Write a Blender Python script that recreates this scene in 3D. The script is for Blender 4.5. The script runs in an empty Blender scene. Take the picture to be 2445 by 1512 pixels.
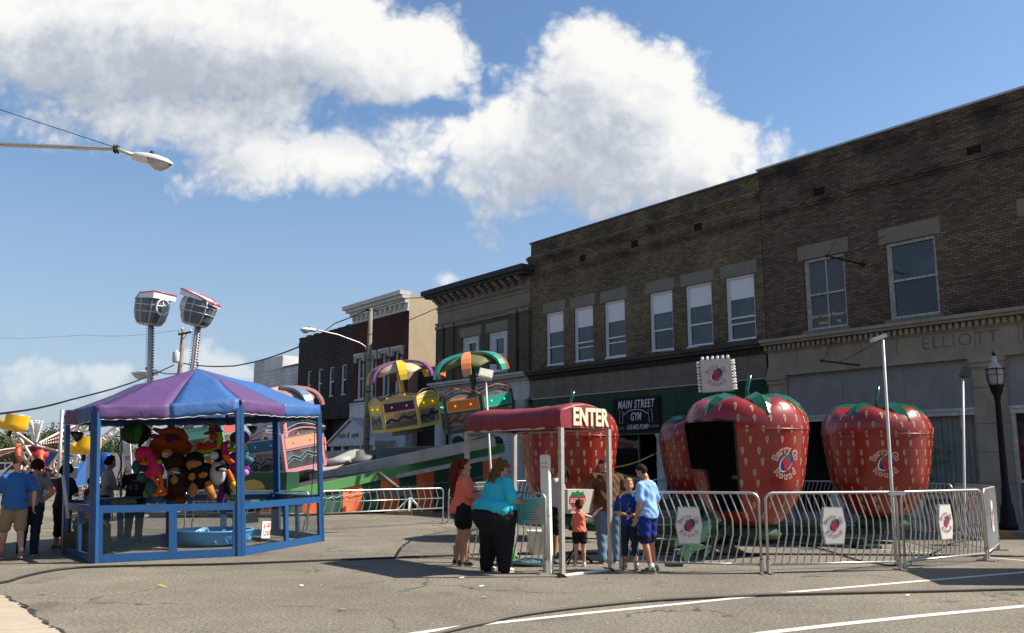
import bpy, math, random
from mathutils import Vector, Matrix, Quaternion
R = math.radians
rnd = random.Random(7)
sc = bpy.context.scene
C = sc.collection
# ---------------------------------------------------------------- camera geometry
F = 2139.; PIT = math.atan(352/2139.); cp, sp = math.cos(PIT), math.sin(PIT); H = 1.6
AF = math.atan(1652/2168.); ca, sa = math.cos(AF), math.sin(AF); N0 = 24.5
def ray(x, y):
    u = x-1222.5; v = 756-y
    return (u, F*cp-v*sp, F*sp+v*cp)
def ground(x, y, z=0.):
    r = ray(x, y); t = (z-H)/r[2]; return Vector((r[0]*t, r[1]*t, z))
def at(x, y, Y):
    r = ray(x, y); t = Y/r[1]; return Vector((r[0]*t, Y, H+r[2]*t))
cam = bpy.data.cameras.new('camera'); camo = bpy.data.objects.new('camera', cam); C.objects.link(camo)
cam.sensor_width = 36; cam.lens = 36*F/2445.; cam.clip_end = 3000
camo.location = (0, 0, H); camo.rotation_euler = (math.pi/2+PIT, 0, 0)
sc.camera = camo
SUN_EL = R(45); SUNH = (0.9987, 0.05)
SUND = Vector((SUNH[0]*math.cos(SUN_EL), SUNH[1]*math.cos(SUN_EL), math.sin(SUN_EL))).normalized()
# ---------------------------------------------------------------- materials
MATS = {}
def nt(name):
    m = bpy.data.materials.new(name); m.use_nodes = True
    n = m.node_tree.nodes; l = m.node_tree.links
    return m, n, l, n['Principled BSDF']
def mat(name, col, rough=.6, metal=0., var=.12, scale=6., bump=0., bscale=40., spec=None, alpha=1., trans=0., emit=None, es=0., coat=0.):
    if name in MATS: return MATS[name]
    m, n, l, b = nt(name)
    tc = n.new('ShaderNodeTexCoord'); no = n.new('ShaderNodeTexNoise'); no.inputs['Scale'].default_value = scale; no.inputs['Detail'].default_value = 5
    l.new(tc.outputs['Object'], no.inputs['Vector'])
    mx = n.new('ShaderNodeMix'); mx.data_type = 'RGBA'
    mx.inputs[6].default_value = (*[c*(1-var) for c in col], 1); mx.inputs[7].default_value = (*[min(1, c*(1+var)) for c in col], 1)
    l.new(no.outputs['Fac'], mx.inputs[0]); l.new(mx.outputs[2], b.inputs['Base Color'])
    b.inputs['Roughness'].default_value = rough; b.inputs['Metallic'].default_value = metal
    if spec is not None: b.inputs['Specular IOR Level'].default_value = spec
    if coat: b.inputs['Coat Weight'].default_value = coat; b.inputs['Coat Roughness'].default_value = .08
    if trans: b.inputs['Transmission Weight'].default_value = trans
    if alpha < 1: b.inputs['Alpha'].default_value = alpha
    if emit: b.inputs['Emission Color'].default_value = (*emit, 1); b.inputs['Emission Strength'].default_value = es
    if bump:
        n2 = n.new('ShaderNodeTexNoise'); n2.inputs['Scale'].default_value = bscale; n2.inputs['Detail'].default_value = 4
        l.new(tc.outputs['Object'], n2.inputs['Vector'])
        bp = n.new('ShaderNodeBump'); bp.inputs['Strength'].default_value = bump; bp.inputs['Distance'].default_value = .02
        l.new(n2.outputs['Fac'], bp.inputs['Height']); l.new(bp.outputs['Normal'], b.inputs['Normal'])
    MATS[name] = m
    return m
def ramp(n, pts):
    r = n.new('ShaderNodeValToRGB'); e = r.color_ramp.elements
    while len(e) < len(pts): e.new(.5)
    for i, (p, c) in enumerate(pts): e[i].position = p; e[i].color = (*c, 1) if len(c) == 3 else c
    return r
def brick(name, c1, c2, mort, bw=.23, bh=.078, dirt=.5, dcol=(.02, .02, .022), msize=.012, bumps=.5, zd=None):
    m, n, l, b = nt(name)
    tc = n.new('ShaderNodeTexCoord'); sx = n.new('ShaderNodeSeparateXYZ'); l.new(tc.outputs['Object'], sx.inputs[0])
    ad = n.new('ShaderNodeMath'); l.new(sx.outputs[0], ad.inputs[0]); l.new(sx.outputs[1], ad.inputs[1])
    cb = n.new('ShaderNodeCombineXYZ'); l.new(ad.outputs[0], cb.inputs[0]); l.new(sx.outputs[2], cb.inputs[1])
    br = n.new('ShaderNodeTexBrick'); l.new(cb.outputs[0], br.inputs['Vector'])
    br.inputs['Scale'].default_value = 1; br.inputs['Brick Width'].default_value = bw; br.inputs['Row Height'].default_value = bh
    br.inputs['Mortar Size'].default_value = msize; br.inputs['Mortar Smooth'].default_value = .3; br.inputs['Bias'].default_value = -.1
    br.inputs['Color1'].default_value = (*c1, 1); br.inputs['Color2'].default_value = (*c2, 1); br.inputs['Mortar'].default_value = (*mort, 1)
    no = n.new('ShaderNodeTexNoise'); no.inputs['Scale'].default_value = .9; no.inputs['Detail'].default_value = 8; no.inputs['Roughness'].default_value = .65
    mp = n.new('ShaderNodeMapping'); mp.inputs['Scale'].default_value = (1, 1, .45); l.new(tc.outputs['Object'], mp.inputs[0]); l.new(mp.outputs[0], no.inputs['Vector'])
    rp = ramp(n, [(.42, (0, 0, 0)), (.72, (1, 1, 1))]); l.new(no.outputs['Fac'], rp.inputs[0])
    f = n.new('ShaderNodeMath'); f.operation = 'MULTIPLY'; f.inputs[1].default_value = dirt; l.new(rp.outputs[0], f.inputs[0])
    fac = f.outputs[0]
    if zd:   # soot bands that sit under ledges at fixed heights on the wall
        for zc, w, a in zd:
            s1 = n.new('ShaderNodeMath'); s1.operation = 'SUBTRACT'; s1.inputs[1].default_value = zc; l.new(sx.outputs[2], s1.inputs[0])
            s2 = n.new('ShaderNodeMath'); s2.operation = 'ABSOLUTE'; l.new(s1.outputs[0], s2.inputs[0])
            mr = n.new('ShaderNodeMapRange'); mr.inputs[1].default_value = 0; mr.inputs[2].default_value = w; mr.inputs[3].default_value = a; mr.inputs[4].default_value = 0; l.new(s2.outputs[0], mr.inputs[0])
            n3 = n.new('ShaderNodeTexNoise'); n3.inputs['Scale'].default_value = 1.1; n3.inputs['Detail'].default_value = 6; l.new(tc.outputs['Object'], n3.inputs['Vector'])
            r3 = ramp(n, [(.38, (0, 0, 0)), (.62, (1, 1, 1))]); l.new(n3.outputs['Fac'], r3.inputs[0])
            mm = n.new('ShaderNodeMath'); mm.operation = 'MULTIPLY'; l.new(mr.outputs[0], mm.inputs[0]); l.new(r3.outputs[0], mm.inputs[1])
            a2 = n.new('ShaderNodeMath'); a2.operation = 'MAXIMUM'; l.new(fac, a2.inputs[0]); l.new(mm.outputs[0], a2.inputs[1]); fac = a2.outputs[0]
    # tone drift between patches of wall
    n4 = n.new('ShaderNodeTexNoise'); n4.inputs['Scale'].default_value = .35; n4.inputs['Detail'].default_value = 3; l.new(tc.outputs['Object'], n4.inputs['Vector'])
    hs = n.new('ShaderNodeHueSaturation'); l.new(br.outputs['Color'], hs.inputs['Color'])
    mr2 = n.new('ShaderNodeMapRange'); mr2.inputs[1].default_value = .3; mr2.inputs[2].default_value = .7; mr2.inputs[3].default_value = .75; mr2.inputs[4].default_value = 1.3; l.new(n4.outputs['Fac'], mr2.inputs[0]); l.new(mr2.outputs[0], hs.inputs['Value'])
    mx = n.new('ShaderNodeMix'); mx.data_type = 'RGBA'; l.new(fac, mx.inputs[0]); l.new(hs.outputs[0], mx.inputs[6]); mx.inputs[7].default_value = (*dcol, 1)
    l.new(mx.outputs[2], b.inputs['Base Color']); b.inputs['Roughness'].default_value = .9; b.inputs['Specular IOR Level'].default_value = .2
    bp = n.new('ShaderNodeBump'); bp.inputs['Strength'].default_value = bumps; bp.inputs['Distance'].default_value = .012; bp.invert = True
    l.new(br.outputs['Fac'], bp.inputs['Height']); l.new(bp.outputs[0], b.inputs['Normal'])
    MATS[name] = m
    return m
def stone(name, col, dirt=.4, scale=1.5, rough=.85, dcol=(.03, .03, .032)):
    m, n, l, b = nt(name)
    tc = n.new('ShaderNodeTexCoord'); no = n.new('ShaderNodeTexNoise'); no.inputs['Scale'].default_value = scale; no.inputs['Detail'].default_value = 9; no.inputs['Roughness'].default_value = .7
    mp = n.new('ShaderNodeMapping'); mp.inputs['Scale'].default_value = (1, 1, .5); l.new(tc.outputs['Object'], mp.inputs[0]); l.new(mp.outputs[0], no.inputs['Vector'])
    rp = ramp(n, [(.4, (0, 0, 0)), (.75, (1, 1, 1))]); l.new(no.outputs['Fac'], rp.inputs[0])
    f = n.new('ShaderNodeMath'); f.operation = 'MULTIPLY'; f.inputs[1].default_value = dirt; l.new(rp.outputs[0], f.inputs[0])
    n2 = n.new('ShaderNodeTexNoise'); n2.inputs['Scale'].default_value = 30; l.new(tc.outputs['Object'], n2.inputs['Vector'])
    m1 = n.new('ShaderNodeMix'); m1.data_type = 'RGBA'; m1.inputs[6].default_value = (*[c*.85 for c in col], 1); m1.inputs[7].default_value = (*[c*1.15 for c in col], 1); l.new(n2.outputs['Fac'], m1.inputs[0])
    mx = n.new('ShaderNodeMix'); mx.data_type = 'RGBA'; l.new(f.outputs[0], mx.inputs[0]); l.new(m1.outputs[2], mx.inputs[6]); mx.inputs[7].default_value = (*dcol, 1)
    l.new(mx.outputs[2], b.inputs['Base Color']); b.inputs['Roughness'].default_value = rough; b.inputs['Specular IOR Level'].default_value = .25
    MATS[name] = m
    return m
# ---------------------------------------------------------------- mesh builder
ROOTM = {}
class MB:
    def __init__(s): s.v = []; s.f = []; s.m = []; s.sm = []
    def add(s, vs, fs, mi=0, sm=False, M=None):
        o = len(s.v)
        for p in vs:
            p = Vector(p)
            s.v.append(M @ p if M is not None else p)
        for f in fs: s.f.append([i+o for i in f]); s.m.append(mi); s.sm.append(sm)
        return s
    def box(s, x0, x1, y0, y1, z0, z1, mi=0, M=None):
        if x0 > x1: x0, x1 = x1, x0
        if y0 > y1: y0, y1 = y1, y0
        if z0 > z1: z0, z1 = z1, z0
        vs = [(x0,y0,z0),(x1,y0,z0),(x1,y1,z0),(x0,y1,z0),(x0,y0,z1),(x1,y0,z1),(x1,y1,z1),(x0,y1,z1)]
        return s.add(vs, [(0,3,2,1),(4,5,6,7),(0,1,5,4),(1,2,6,5),(2,3,7,6),(3,0,4,7)], mi, False, M)
    def quad(s, a, b, c, d, mi=0, M=None, sm=False): return s.add([a,b,c,d], [(0,1,2,3)], mi, sm, M)
    def bar(s, a, b, w, h, mi=0, up=(0,0,1), M=None):
        a = Vector(a); b = Vector(b); d = (b-a); L = d.length
        if L < 1e-6: return s
        d = d/L; up = Vector(up)
        if abs(d.dot(up)) > .98: up = Vector((1,0,0))
        x = d.cross(up).normalized(); z = x.cross(d)
        vs = []
        for t in (a, b):
            for sx, sz in ((-1,-1),(1,-1),(1,1),(-1,1)): vs.append(t+x*(sx*w/2)+z*(sz*h/2))
        return s.add(vs, [(0,1,2,3),(7,6,5,4),(0,4,5,1),(1,5,6,2),(2,6,7,3),(3,7,4,0)], mi, False, M)
    def tube(s, pts, r, seg=8, mi=0, caps=True, ry=None, up=None, M=None, closed=False):
        pts = [Vector(p) for p in pts]; n = len(pts)
        rs = r if isinstance(r, (list, tuple)) else [r]*n
        rys = ry if isinstance(ry, (list, tuple)) else ([ry]*n if ry else rs)
        ds = []
        for i in range(n):
            a = pts[i-1] if (i > 0 or closed) else pts[i]; b = pts[(i+1) % n] if (i < n-1 or closed) else pts[i]
            d = b-a; ds.append(d.normalized() if d.length > 1e-9 else Vector((0,0,1)))
        u = Vector(up) if up else (Vector((0,0,1)) if abs(ds[0].z) < .9 else Vector((0,1,0)))
        x = ds[0].cross(u)
        if x.length < 1e-6: x = ds[0].cross(Vector((1,0,0)))
        x.normalize(); vs = []
        for i in range(n):
            if i > 0: x = (x - ds[i]*x.dot(ds[i])).normalized()
            z = x.cross(ds[i])
            for k in range(seg):
                a = 2*math.pi*k/seg
                vs.append(pts[i]+x*(math.cos(a)*rs[i])+z*(math.sin(a)*rys[i]))
        fs = []
        for i in range(n if closed else n-1):
            j = (i+1) % n
            for k in range(seg):
                k2 = (k+1) % seg
                fs.append((i*seg+k, i*seg+k2, j*seg+k2, j*seg+k))
        if caps and not closed:
            fs.append(tuple(range(seg-1, -1, -1))); fs.append(tuple((n-1)*seg+k for k in range(seg)))
        return s.add(vs, [f[::-1] for f in fs], mi, True, M)
    def lathe(s, prof, seg=24, mi=0, c=(0,0,0), M=None, a0=0, a1=2*math.pi, sm=True):
        vs = []; full = abs(a1-a0-2*math.pi) < 1e-6; ns = seg if full else seg+1
        for (r, z) in prof:
            for k in range(ns):
                a = a0+(a1-a0)*k/seg
                vs.append((c[0]+r*math.cos(a), c[1]+r*math.sin(a), c[2]+z))
        fs = []
        for i in range(len(prof)-1):
            for k in range(seg):
                k2 = (k+1) % ns
                fs.append((i*ns+k, i*ns+k2, (i+1)*ns+k2, (i+1)*ns+k))
        return s.add(vs, fs, mi, sm, M)
    def ball(s, c, r, seg=16, mi=0, M=None, rot=None):
        if not isinstance(r, (list, tuple)): r = (r, r, r)
        c = Vector(c); rings = max(6, seg//2); vs = []
        for i in range(rings+1):
            t = math.pi*i/rings
            for k in range(seg):
                a = 2*math.pi*k/seg
                p = Vector((r[0]*math.sin(t)*math.cos(a), r[1]*math.sin(t)*math.sin(a), -r[2]*math.cos(t)))
                if rot: p = rot @ p
                vs.append(c+p)
        fs = []
        for i in range(rings):
            for k in range(seg):
                k2 = (k+1) % seg
                if i == 0: fs.append((k, (i+1)*seg+k2, (i+1)*seg+k))
                elif i == rings-1: fs.append((i*seg+k, i*seg+k2, (i+1)*seg+k))
                else: fs.append((i*seg+k, i*seg+k2, (i+1)*seg+k2, (i+1)*seg+k))
        return s.add(vs, fs, mi, True, M)
    def prism(s, poly, a, b, mi=0, M=None):
        """polygon [(x,z)...] extruded in y from a to b"""
        n = len(poly); vs = [(p[0], a, p[1]) for p in poly]+[(p[0], b, p[1]) for p in poly]
        fs = [tuple(range(n)), tuple(range(2*n-1, n-1, -1))]+[(i+n, (i+1) % n+n, (i+1) % n, i) for i in range(n)]
        return s.add(vs, fs, mi, False, M)
    def slab(s, poly, z0, z1, mi=0, M=None):
        """polygon [(x,y)...] extruded in z"""
        n = len(poly); vs = [(p[0], p[1], z0) for p in poly]+[(p[0], p[1], z1) for p in poly]
        fs = [tuple(range(n-1, -1, -1)), tuple(range(n, 2*n))]+[(i, (i+1) % n, (i+1) % n+n, i+n) for i in range(n)]
        return s.add(vs, fs, mi, False, M)
    def build(s, name, mats, parent=None, world=True, weld=False):
        me = bpy.data.meshes.new(name)
        Mi = None
        if parent is not None and world: Mi = ROOTM[parent].inverted()
        vs = [tuple(Mi @ p) if Mi is not None else tuple(p) for p in s.v]
        me.from_pydata(vs, [], s.f)
        if not isinstance(mats, (list, tuple)): mats = [mats]
        for m in mats: me.materials.append(m)
        me.polygons.foreach_set('material_index', s.m); me.polygons.foreach_set('use_smooth', s.sm)
        me.update()
        o = bpy.data.objects.new(name, me); C.objects.link(o)
        if parent is not None: o.parent = parent; ROOTM[o] = ROOTM[parent]
        else: ROOTM[o] = Matrix.Identity(4)
        return o
def wordy(o, label, cat, group=None, kind=None):
    o['label'] = label; o['category'] = cat
    if group: o['group'] = group
    if kind: o['kind'] = kind
    return o
def thing(name, label, cat, loc=(0,0,0), rotz=0., group=None):
    o = bpy.data.objects.new(name, None); C.objects.link(o); o.location = loc; o.rotation_euler = (0,0,rotz)
    o.empty_display_size = .2
    ROOTM[o] = Matrix.Translation(Vector(loc)) @ Matrix.Rotation(rotz, 4, 'Z')
    return wordy(o, label, cat, group)
def struct(o): o['kind'] = 'structure'; return o
def copy_tree(o, parent=None):
    c = o.copy(); C.objects.link(c)
    if parent is not None: c.parent = parent
    for ch in [x for x in C.objects if x.parent == o]: copy_tree(ch, c)
    return c
TMP = bpy.data.scenes.new('workshop')      # shapes are finished here one at a time, away from the big scene
def to_mesh(o, name=None):
    TMP.collection.objects.link(o); main = o.name in C.objects
    if main: C.objects.unlink(o)
    with bpy.context.temp_override(scene=TMP, view_layer=TMP.view_layers[0]):
        dg = bpy.context.evaluated_depsgraph_get(); dg.update(); me = bpy.data.meshes.new_from_object(o.evaluated_get(dg))
    TMP.collection.objects.unlink(o)
    if main: C.objects.link(o)
    return me
def remesh(mb, name, mats, parent, vox, smooth=2, world=True):
    o = mb.build('tmp_shape', mats, parent, world)
    par = o.parent; o.parent = None
    md = o.modifiers.new('r', 'REMESH'); md.mode = 'VOXEL'; md.voxel_size = vox; md.use_smooth_shade = True
    if smooth:
        m2 = o.modifiers.new('s', 'SMOOTH'); m2.factor = .5; m2.iterations = smooth
    me = to_mesh(o); me.name = name
    old = o.data; o.modifiers.clear(); o.data = me; o.name = name; o.parent = par
    if not me.materials: me.materials.append(mats)
    bpy.data.meshes.remove(old)
    return o
def text(name, s, size, M, mats, parent, ext=.004, align='CENTER', sx=1., shear=0., spacing=1., off=0.):
    """M places the text: its x axis along the writing, y up, z out of the surface"""
    cu = bpy.data.curves.new(name, 'FONT'); cu.body = s; cu.size = size; cu.align_x = align; cu.align_y = 'CENTER'; cu.extrude = ext; cu.shear = shear; cu.space_character = spacing; cu.offset = off
    cu.resolution_u = 3
    t = bpy.data.objects.new('tmp_text', cu)
    me = to_mesh(t); me.name = name
    bpy.data.objects.remove(t)
    W = M @ Matrix.Diagonal((sx, 1, 1, 1))
    if parent is not None: W = ROOTM[parent].inverted() @ W
    me.transform(W); me.materials.clear(); me.materials.append(mats)
    o = bpy.data.objects.new(name, me); C.objects.link(o)
    if parent is not None: o.parent = parent; ROOTM[o] = ROOTM[parent]
    else: ROOTM[o] = Matrix.Identity(4)
    return o
def frame(o, x, z):
    """matrix with axis x along the surface, z out of it, y up"""
    x = Vector(x).normalized(); z = Vector(z).normalized(); y = z.cross(x).normalized(); x = y.cross(z)
    return Matrix(((x.x, y.x, z.x, o[0]), (x.y, y.y, z.y, o[1]), (x.z, y.z, z.z, o[2]), (0,0,0,1)))
# ---------------------------------------------------------------- sky, sun
sun = bpy.data.lights.new('sun', 'SUN'); sun.energy = 5; sun.angle = R(.5); sun.color = (1, .93, .82)
so = bpy.data.objects.new('sun', sun); C.objects.link(so); so.rotation_euler = SUND.to_track_quat('Z', 'Y').to_euler()
w = bpy.data.worlds.new('World'); sc.world = w; w.use_nodes = True
n = w.node_tree.nodes; l = w.node_tree.links; bg = n['Background']
sky = n.new('ShaderNodeTexSky'); sky.sky_type = 'NISHITA'; sky.sun_disc = False; sky.sun_elevation = SUN_EL; sky.sun_rotation = math.atan2(SUND.x, SUND.y); sky.air_density = 1.0; sky.dust_density = .6; sky.ozone_density = 2.0
import numpy as np
B = [(90,60,230,150,1),(300,60,260,170,1.1),(520,60,260,160,1.15),(740,80,230,115,1.15),(930,140,200,100,1.1),(1060,170,90,75,.8),(1000,60,90,60,.75),(300,230,300,130,.85),(520,235,260,115,.85),(160,190,230,120,.8),
(620,372,200,80,.95),(840,395,190,62,.95),(960,330,110,70,.85),(500,430,120,60,.75),(740,435,230,48,.7),(1020,400,80,60,.6),
(1425,110,90,75,1),(1390,150,105,90,1),(1330,210,75,90,.95),(1500,185,160,110,1.1),(1600,170,75,75,.95),(1450,260,210,110,1.1),(1590,250,80,90,.9),(1190,330,110,85,.95),(1060,330,60,60,.8),(1310,370,200,110,1.05),(1500,370,240,115,1.1),(1680,360,150,90,1.),(1790,390,110,60,.8),(1865,355,42,45,.65),(1560,465,290,75,.68),(1330,480,210,70,.6),(1145,470,50,22,.75),(1205,550,40,16,.7),
(912,693,50,24,1.),(1050,686,52,32,1.2),(228,893,62,36,1.1),(100,868,54,30,.85),(430,850,46,40,1.05),(30,925,90,60,.8),(575,880,72,38,.95),(140,940,120,30,.4),(350,880,60,30,.4)]
# the broad shape of the cloud banks, factored into products of curves over bearing and height
XA, XB, ZA, ZB = -.75, .75, -.05, .75
def factor(rank, dx, dz, nst=32):
    gx = np.linspace(XA, XB, 240); gz = np.linspace(ZA, ZB, 140); X, Z = np.meshgrid(gx+dx, gz+dz)
    acc = np.zeros_like(X)
    for (x, y, rx, ry, a) in B:
        r = ray(x, y); cx, cz = r[0]/r[1], r[2]/r[1]
        q = ((X-cx)*2080./rx)**2+((Z-cz)*2080./ry)**2; t = np.clip((2.3-q)/2.3, 0, 1); v = a*t*t*(3-2*t)
        k = .25; h = np.clip(k-np.abs(acc-v), 0, None)/k; acc = np.maximum(acc, v)+h*h*h*k/6*(acc > .02)*(v > .02)
    U, S, V = np.linalg.svd(acc, full_matrices=False)
    fx = V[:rank]*np.sqrt(S[:rank])[:, None]; fz = (U[:, :rank]*np.sqrt(S[:rank])).T
    xi = np.linspace(XA, XB, nst); zi = np.linspace(ZA, ZB, nst)
    return xi, zi, [np.interp(xi, gx, f) for f in fx], [np.interp(zi, gz, f) for f in fz]
RANK = 12
def field(off):
    xi, zi, fx, fz = factor(RANK, off[0], off[1])
    sp_ = {}
    def chans(vals, src, lo_, hi_):
        outs = []
        for i in range(0, len(vals), 3):
            grp = vals[i:i+3]; lim = max(np.abs(np.array(grp)).max(), 1e-6)
            mrn = n.new('ShaderNodeMapRange'); mrn.inputs[1].default_value = lo_; mrn.inputs[2].default_value = hi_; l.new(src, mrn.inputs[0])
            r = n.new('ShaderNodeValToRGB'); r.color_ramp.interpolation = 'LINEAR'; e = r.color_ramp.elements
            while len(e) < 32: e.new(.5)
            for k in range(32):
                e[k].position = k/31.
            for k in range(32):
                c = [.5+.5*float(v[k])/lim for v in grp]+[.5]*(3-len(grp)); e[k].color = (*c, 1)
            l.new(mrn.outputs[0], r.inputs[0])
            s1 = n.new('ShaderNodeVectorMath'); s1.operation = 'MULTIPLY_ADD'; s1.inputs[1].default_value = (2*lim,)*3; s1.inputs[2].default_value = (-lim,)*3; l.new(r.outputs[0], s1.inputs[0])
            outs.append(s1.outputs[0])
        return outs
    A_ = chans(fx, wx, XA, XB); B_ = chans(fz, wz, ZA, ZB); last = None
    for p, q in zip(A_, B_):
        d = n.new('ShaderNodeVectorMath'); d.operation = 'DOT_PRODUCT'; l.new(p, d.inputs[0]); l.new(q, d.inputs[1])
        if last is None: last = d.outputs['Value']
        else:
            ad_ = n.new('ShaderNodeMath'); l.new(last, ad_.inputs[0]); l.new(d.outputs['Value'], ad_.inputs[1]); last = ad_.outputs[0]
    return last
tc = n.new('ShaderNodeTexCoord'); sx = n.new('ShaderNodeSeparateXYZ'); l.new(tc.outputs['Generated'], sx.inputs[0])
my = n.new('ShaderNodeMath'); my.operation = 'MAXIMUM'; my.inputs[1].default_value = .08
ab = n.new('ShaderNodeMath'); ab.operation = 'ABSOLUTE'; l.new(sx.outputs[1], ab.inputs[0]); l.new(ab.outputs[0], my.inputs[0])
dx = n.new('ShaderNodeMath'); dx.operation = 'DIVIDE'; l.new(sx.outputs[0], dx.inputs[0]); l.new(my.outputs[0], dx.inputs[1])
dz = n.new('ShaderNodeMath'); dz.operation = 'DIVIDE'; l.new(sx.outputs[2], dz.inputs[0]); l.new(my.outputs[0], dz.inputs[1])
cb = n.new('ShaderNodeCombineXYZ'); l.new(dx.outputs[0], cb.inputs[0]); l.new(dz.outputs[0], cb.inputs[1])
def noise2(scale, det, rough, src, dist=0):
    t = n.new('ShaderNodeTexNoise'); t.noise_dimensions = '2D'; t.inputs['Scale'].default_value = scale; t.inputs['Detail'].default_value = det; t.inputs['Roughness'].default_value = rough; t.inputs['Distortion'].default_value = dist; l.new(src, t.inputs['Vector']); return t
nz = noise2(9, 3, .5, cb.outputs[0])
sb = n.new('ShaderNodeVectorMath'); sb.operation = 'MULTIPLY_ADD'; sb.inputs[1].default_value = (.05,.05,.05); sb.inputs[2].default_value = (-.025,-.025,-.025); l.new(nz.outputs['Color'], sb.inputs[0])
ad = n.new('ShaderNodeVectorMath'); l.new(cb.outputs[0], ad.inputs[0]); l.new(sb.outputs[0], ad.inputs[1])
sw_ = n.new('ShaderNodeSeparateXYZ'); l.new(ad.outputs[0], sw_.inputs[0]); wx, wz = sw_.outputs[0], sw_.outputs[1]
def detail(off):
    a = n.new('ShaderNodeVectorMath'); a.inputs[1].default_value = off; l.new(cb.outputs[0], a.inputs[0])
    f1 = noise2(11, 7, .58, a.outputs[0], .25)
    f2 = noise2(34, 4, .5, a.outputs[0])
    # rounded billows
    b1 = n.new('ShaderNodeMath'); b1.operation = 'SUBTRACT'; b1.inputs[1].default_value = .5; l.new(f2.outputs['Fac'], b1.inputs[0])
    b2 = n.new('ShaderNodeMath'); b2.operation = 'ABSOLUTE'; l.new(b1.outputs[0], b2.inputs[0])
    s1 = n.new('ShaderNodeMath'); s1.operation = 'MULTIPLY_ADD'; s1.inputs[1].default_value = 1.25; s1.inputs[2].default_value = -.66; l.new(f1.outputs['Fac'], s1.inputs[0])
    s2 = n.new('ShaderNodeMath'); s2.operation = 'MULTIPLY_ADD'; s2.inputs[1].default_value = .9; l.new(b2.outputs[0], s2.inputs[0]); l.new(s1.outputs[0], s2.inputs[2])
    return s2.outputs[0]
def dens(off, det=True):
    f = field(off)
    if not det: return f
    q = n.new('ShaderNodeMath'); l.new(f, q.inputs[0]); l.new(detail(off), q.inputs[1]); return q.outputs[0]
d0 = dens((0,0,0)); d1 = dens((.018,.028,0)); d2 = dens((.045,.075,0), False)
w.cycles.sampling_method = 'MANUAL'; w.cycles.sample_map_resolution = 256
al = n.new('ShaderNodeMapRange'); al.interpolation_type = 'SMOOTHSTEP'; al.inputs[1].default_value = .34; al.inputs[2].default_value = .86; l.new(d0, al.inputs[0])
# light reaching this point of the cloud: thick cloud towards the sun makes it grey
def mr(src, a, b, c, d):
    q = n.new('ShaderNodeMapRange'); q.inputs[1].default_value = a; q.inputs[2].default_value = b; q.inputs[3].default_value = c; q.inputs[4].default_value = d; l.new(src, q.inputs[0]); return q.outputs[0]
sh1 = n.new('ShaderNodeMath'); sh1.operation = 'SUBTRACT'; l.new(d0, sh1.inputs[0]); l.new(d1, sh1.inputs[1])
e1 = mr(sh1.outputs[0], -.25, .3, 0, 1); e2 = mr(d2, .45, 1.3, 1, 0)
mm = n.new('ShaderNodeMath'); mm.operation = 'MULTIPLY_ADD'; mm.inputs[1].default_value = .34; l.new(e1, mm.inputs[0])
m3 = n.new('ShaderNodeMath'); m3.operation = 'MULTIPLY'; m3.inputs[1].default_value = .7; l.new(e2, m3.inputs[0]); l.new(m3.outputs[0], mm.inputs[2])
cr = ramp(n, [(.0, (.45,.50,.60)), (.35, (.64,.69,.77)), (.7, (.93,.95,.98)), (1, (1.1,1.09,1.06))]); l.new(mm.outputs[0], cr.inputs[0])
cs = n.new('ShaderNodeVectorMath'); cs.operation = 'SCALE'; l.new(cr.outputs[0], cs.inputs[0])
SKYS = .085
cs.inputs['Scale'].default_value = .525/SKYS
# clouds sink into the haze near the horizon
hz = mr(sx.outputs[2], .03, .26, .3, 1.)
am = n.new('ShaderNodeMath'); am.operation = 'MULTIPLY'; l.new(al.outputs[0], am.inputs[0]); l.new(hz, am.inputs[1])
hc = n.new('ShaderNodeMix'); hc.data_type = 'RGBA'; hf = mr(sx.outputs[2], .0, .36, .8, 0.); l.new(hf, hc.inputs[0]); hsn = n.new('ShaderNodeHueSaturation'); hsn.inputs['Saturation'].default_value = 1.1; hsn.inputs['Value'].default_value = 1.12; l.new(sky.outputs[0], hsn.inputs['Color']); l.new(hsn.outputs[0], hc.inputs[6]); hc.inputs[7].default_value = (2.5, 3.15, 4.2, 1)
mx = n.new('ShaderNodeMix'); mx.data_type = 'RGBA'; l.new(am.outputs[0], mx.inputs[0]); l.new(hc.outputs[2], mx.inputs[6]); l.new(cs.outputs[0], mx.inputs[7])
l.new(mx.outputs[2], bg.inputs[0]); bg.inputs[1].default_value = SKYS
vs = sc.view_settings; vs.view_transform = 'Standard'; vs.look = 'None'; vs.exposure = .75; vs.gamma = 1
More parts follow.
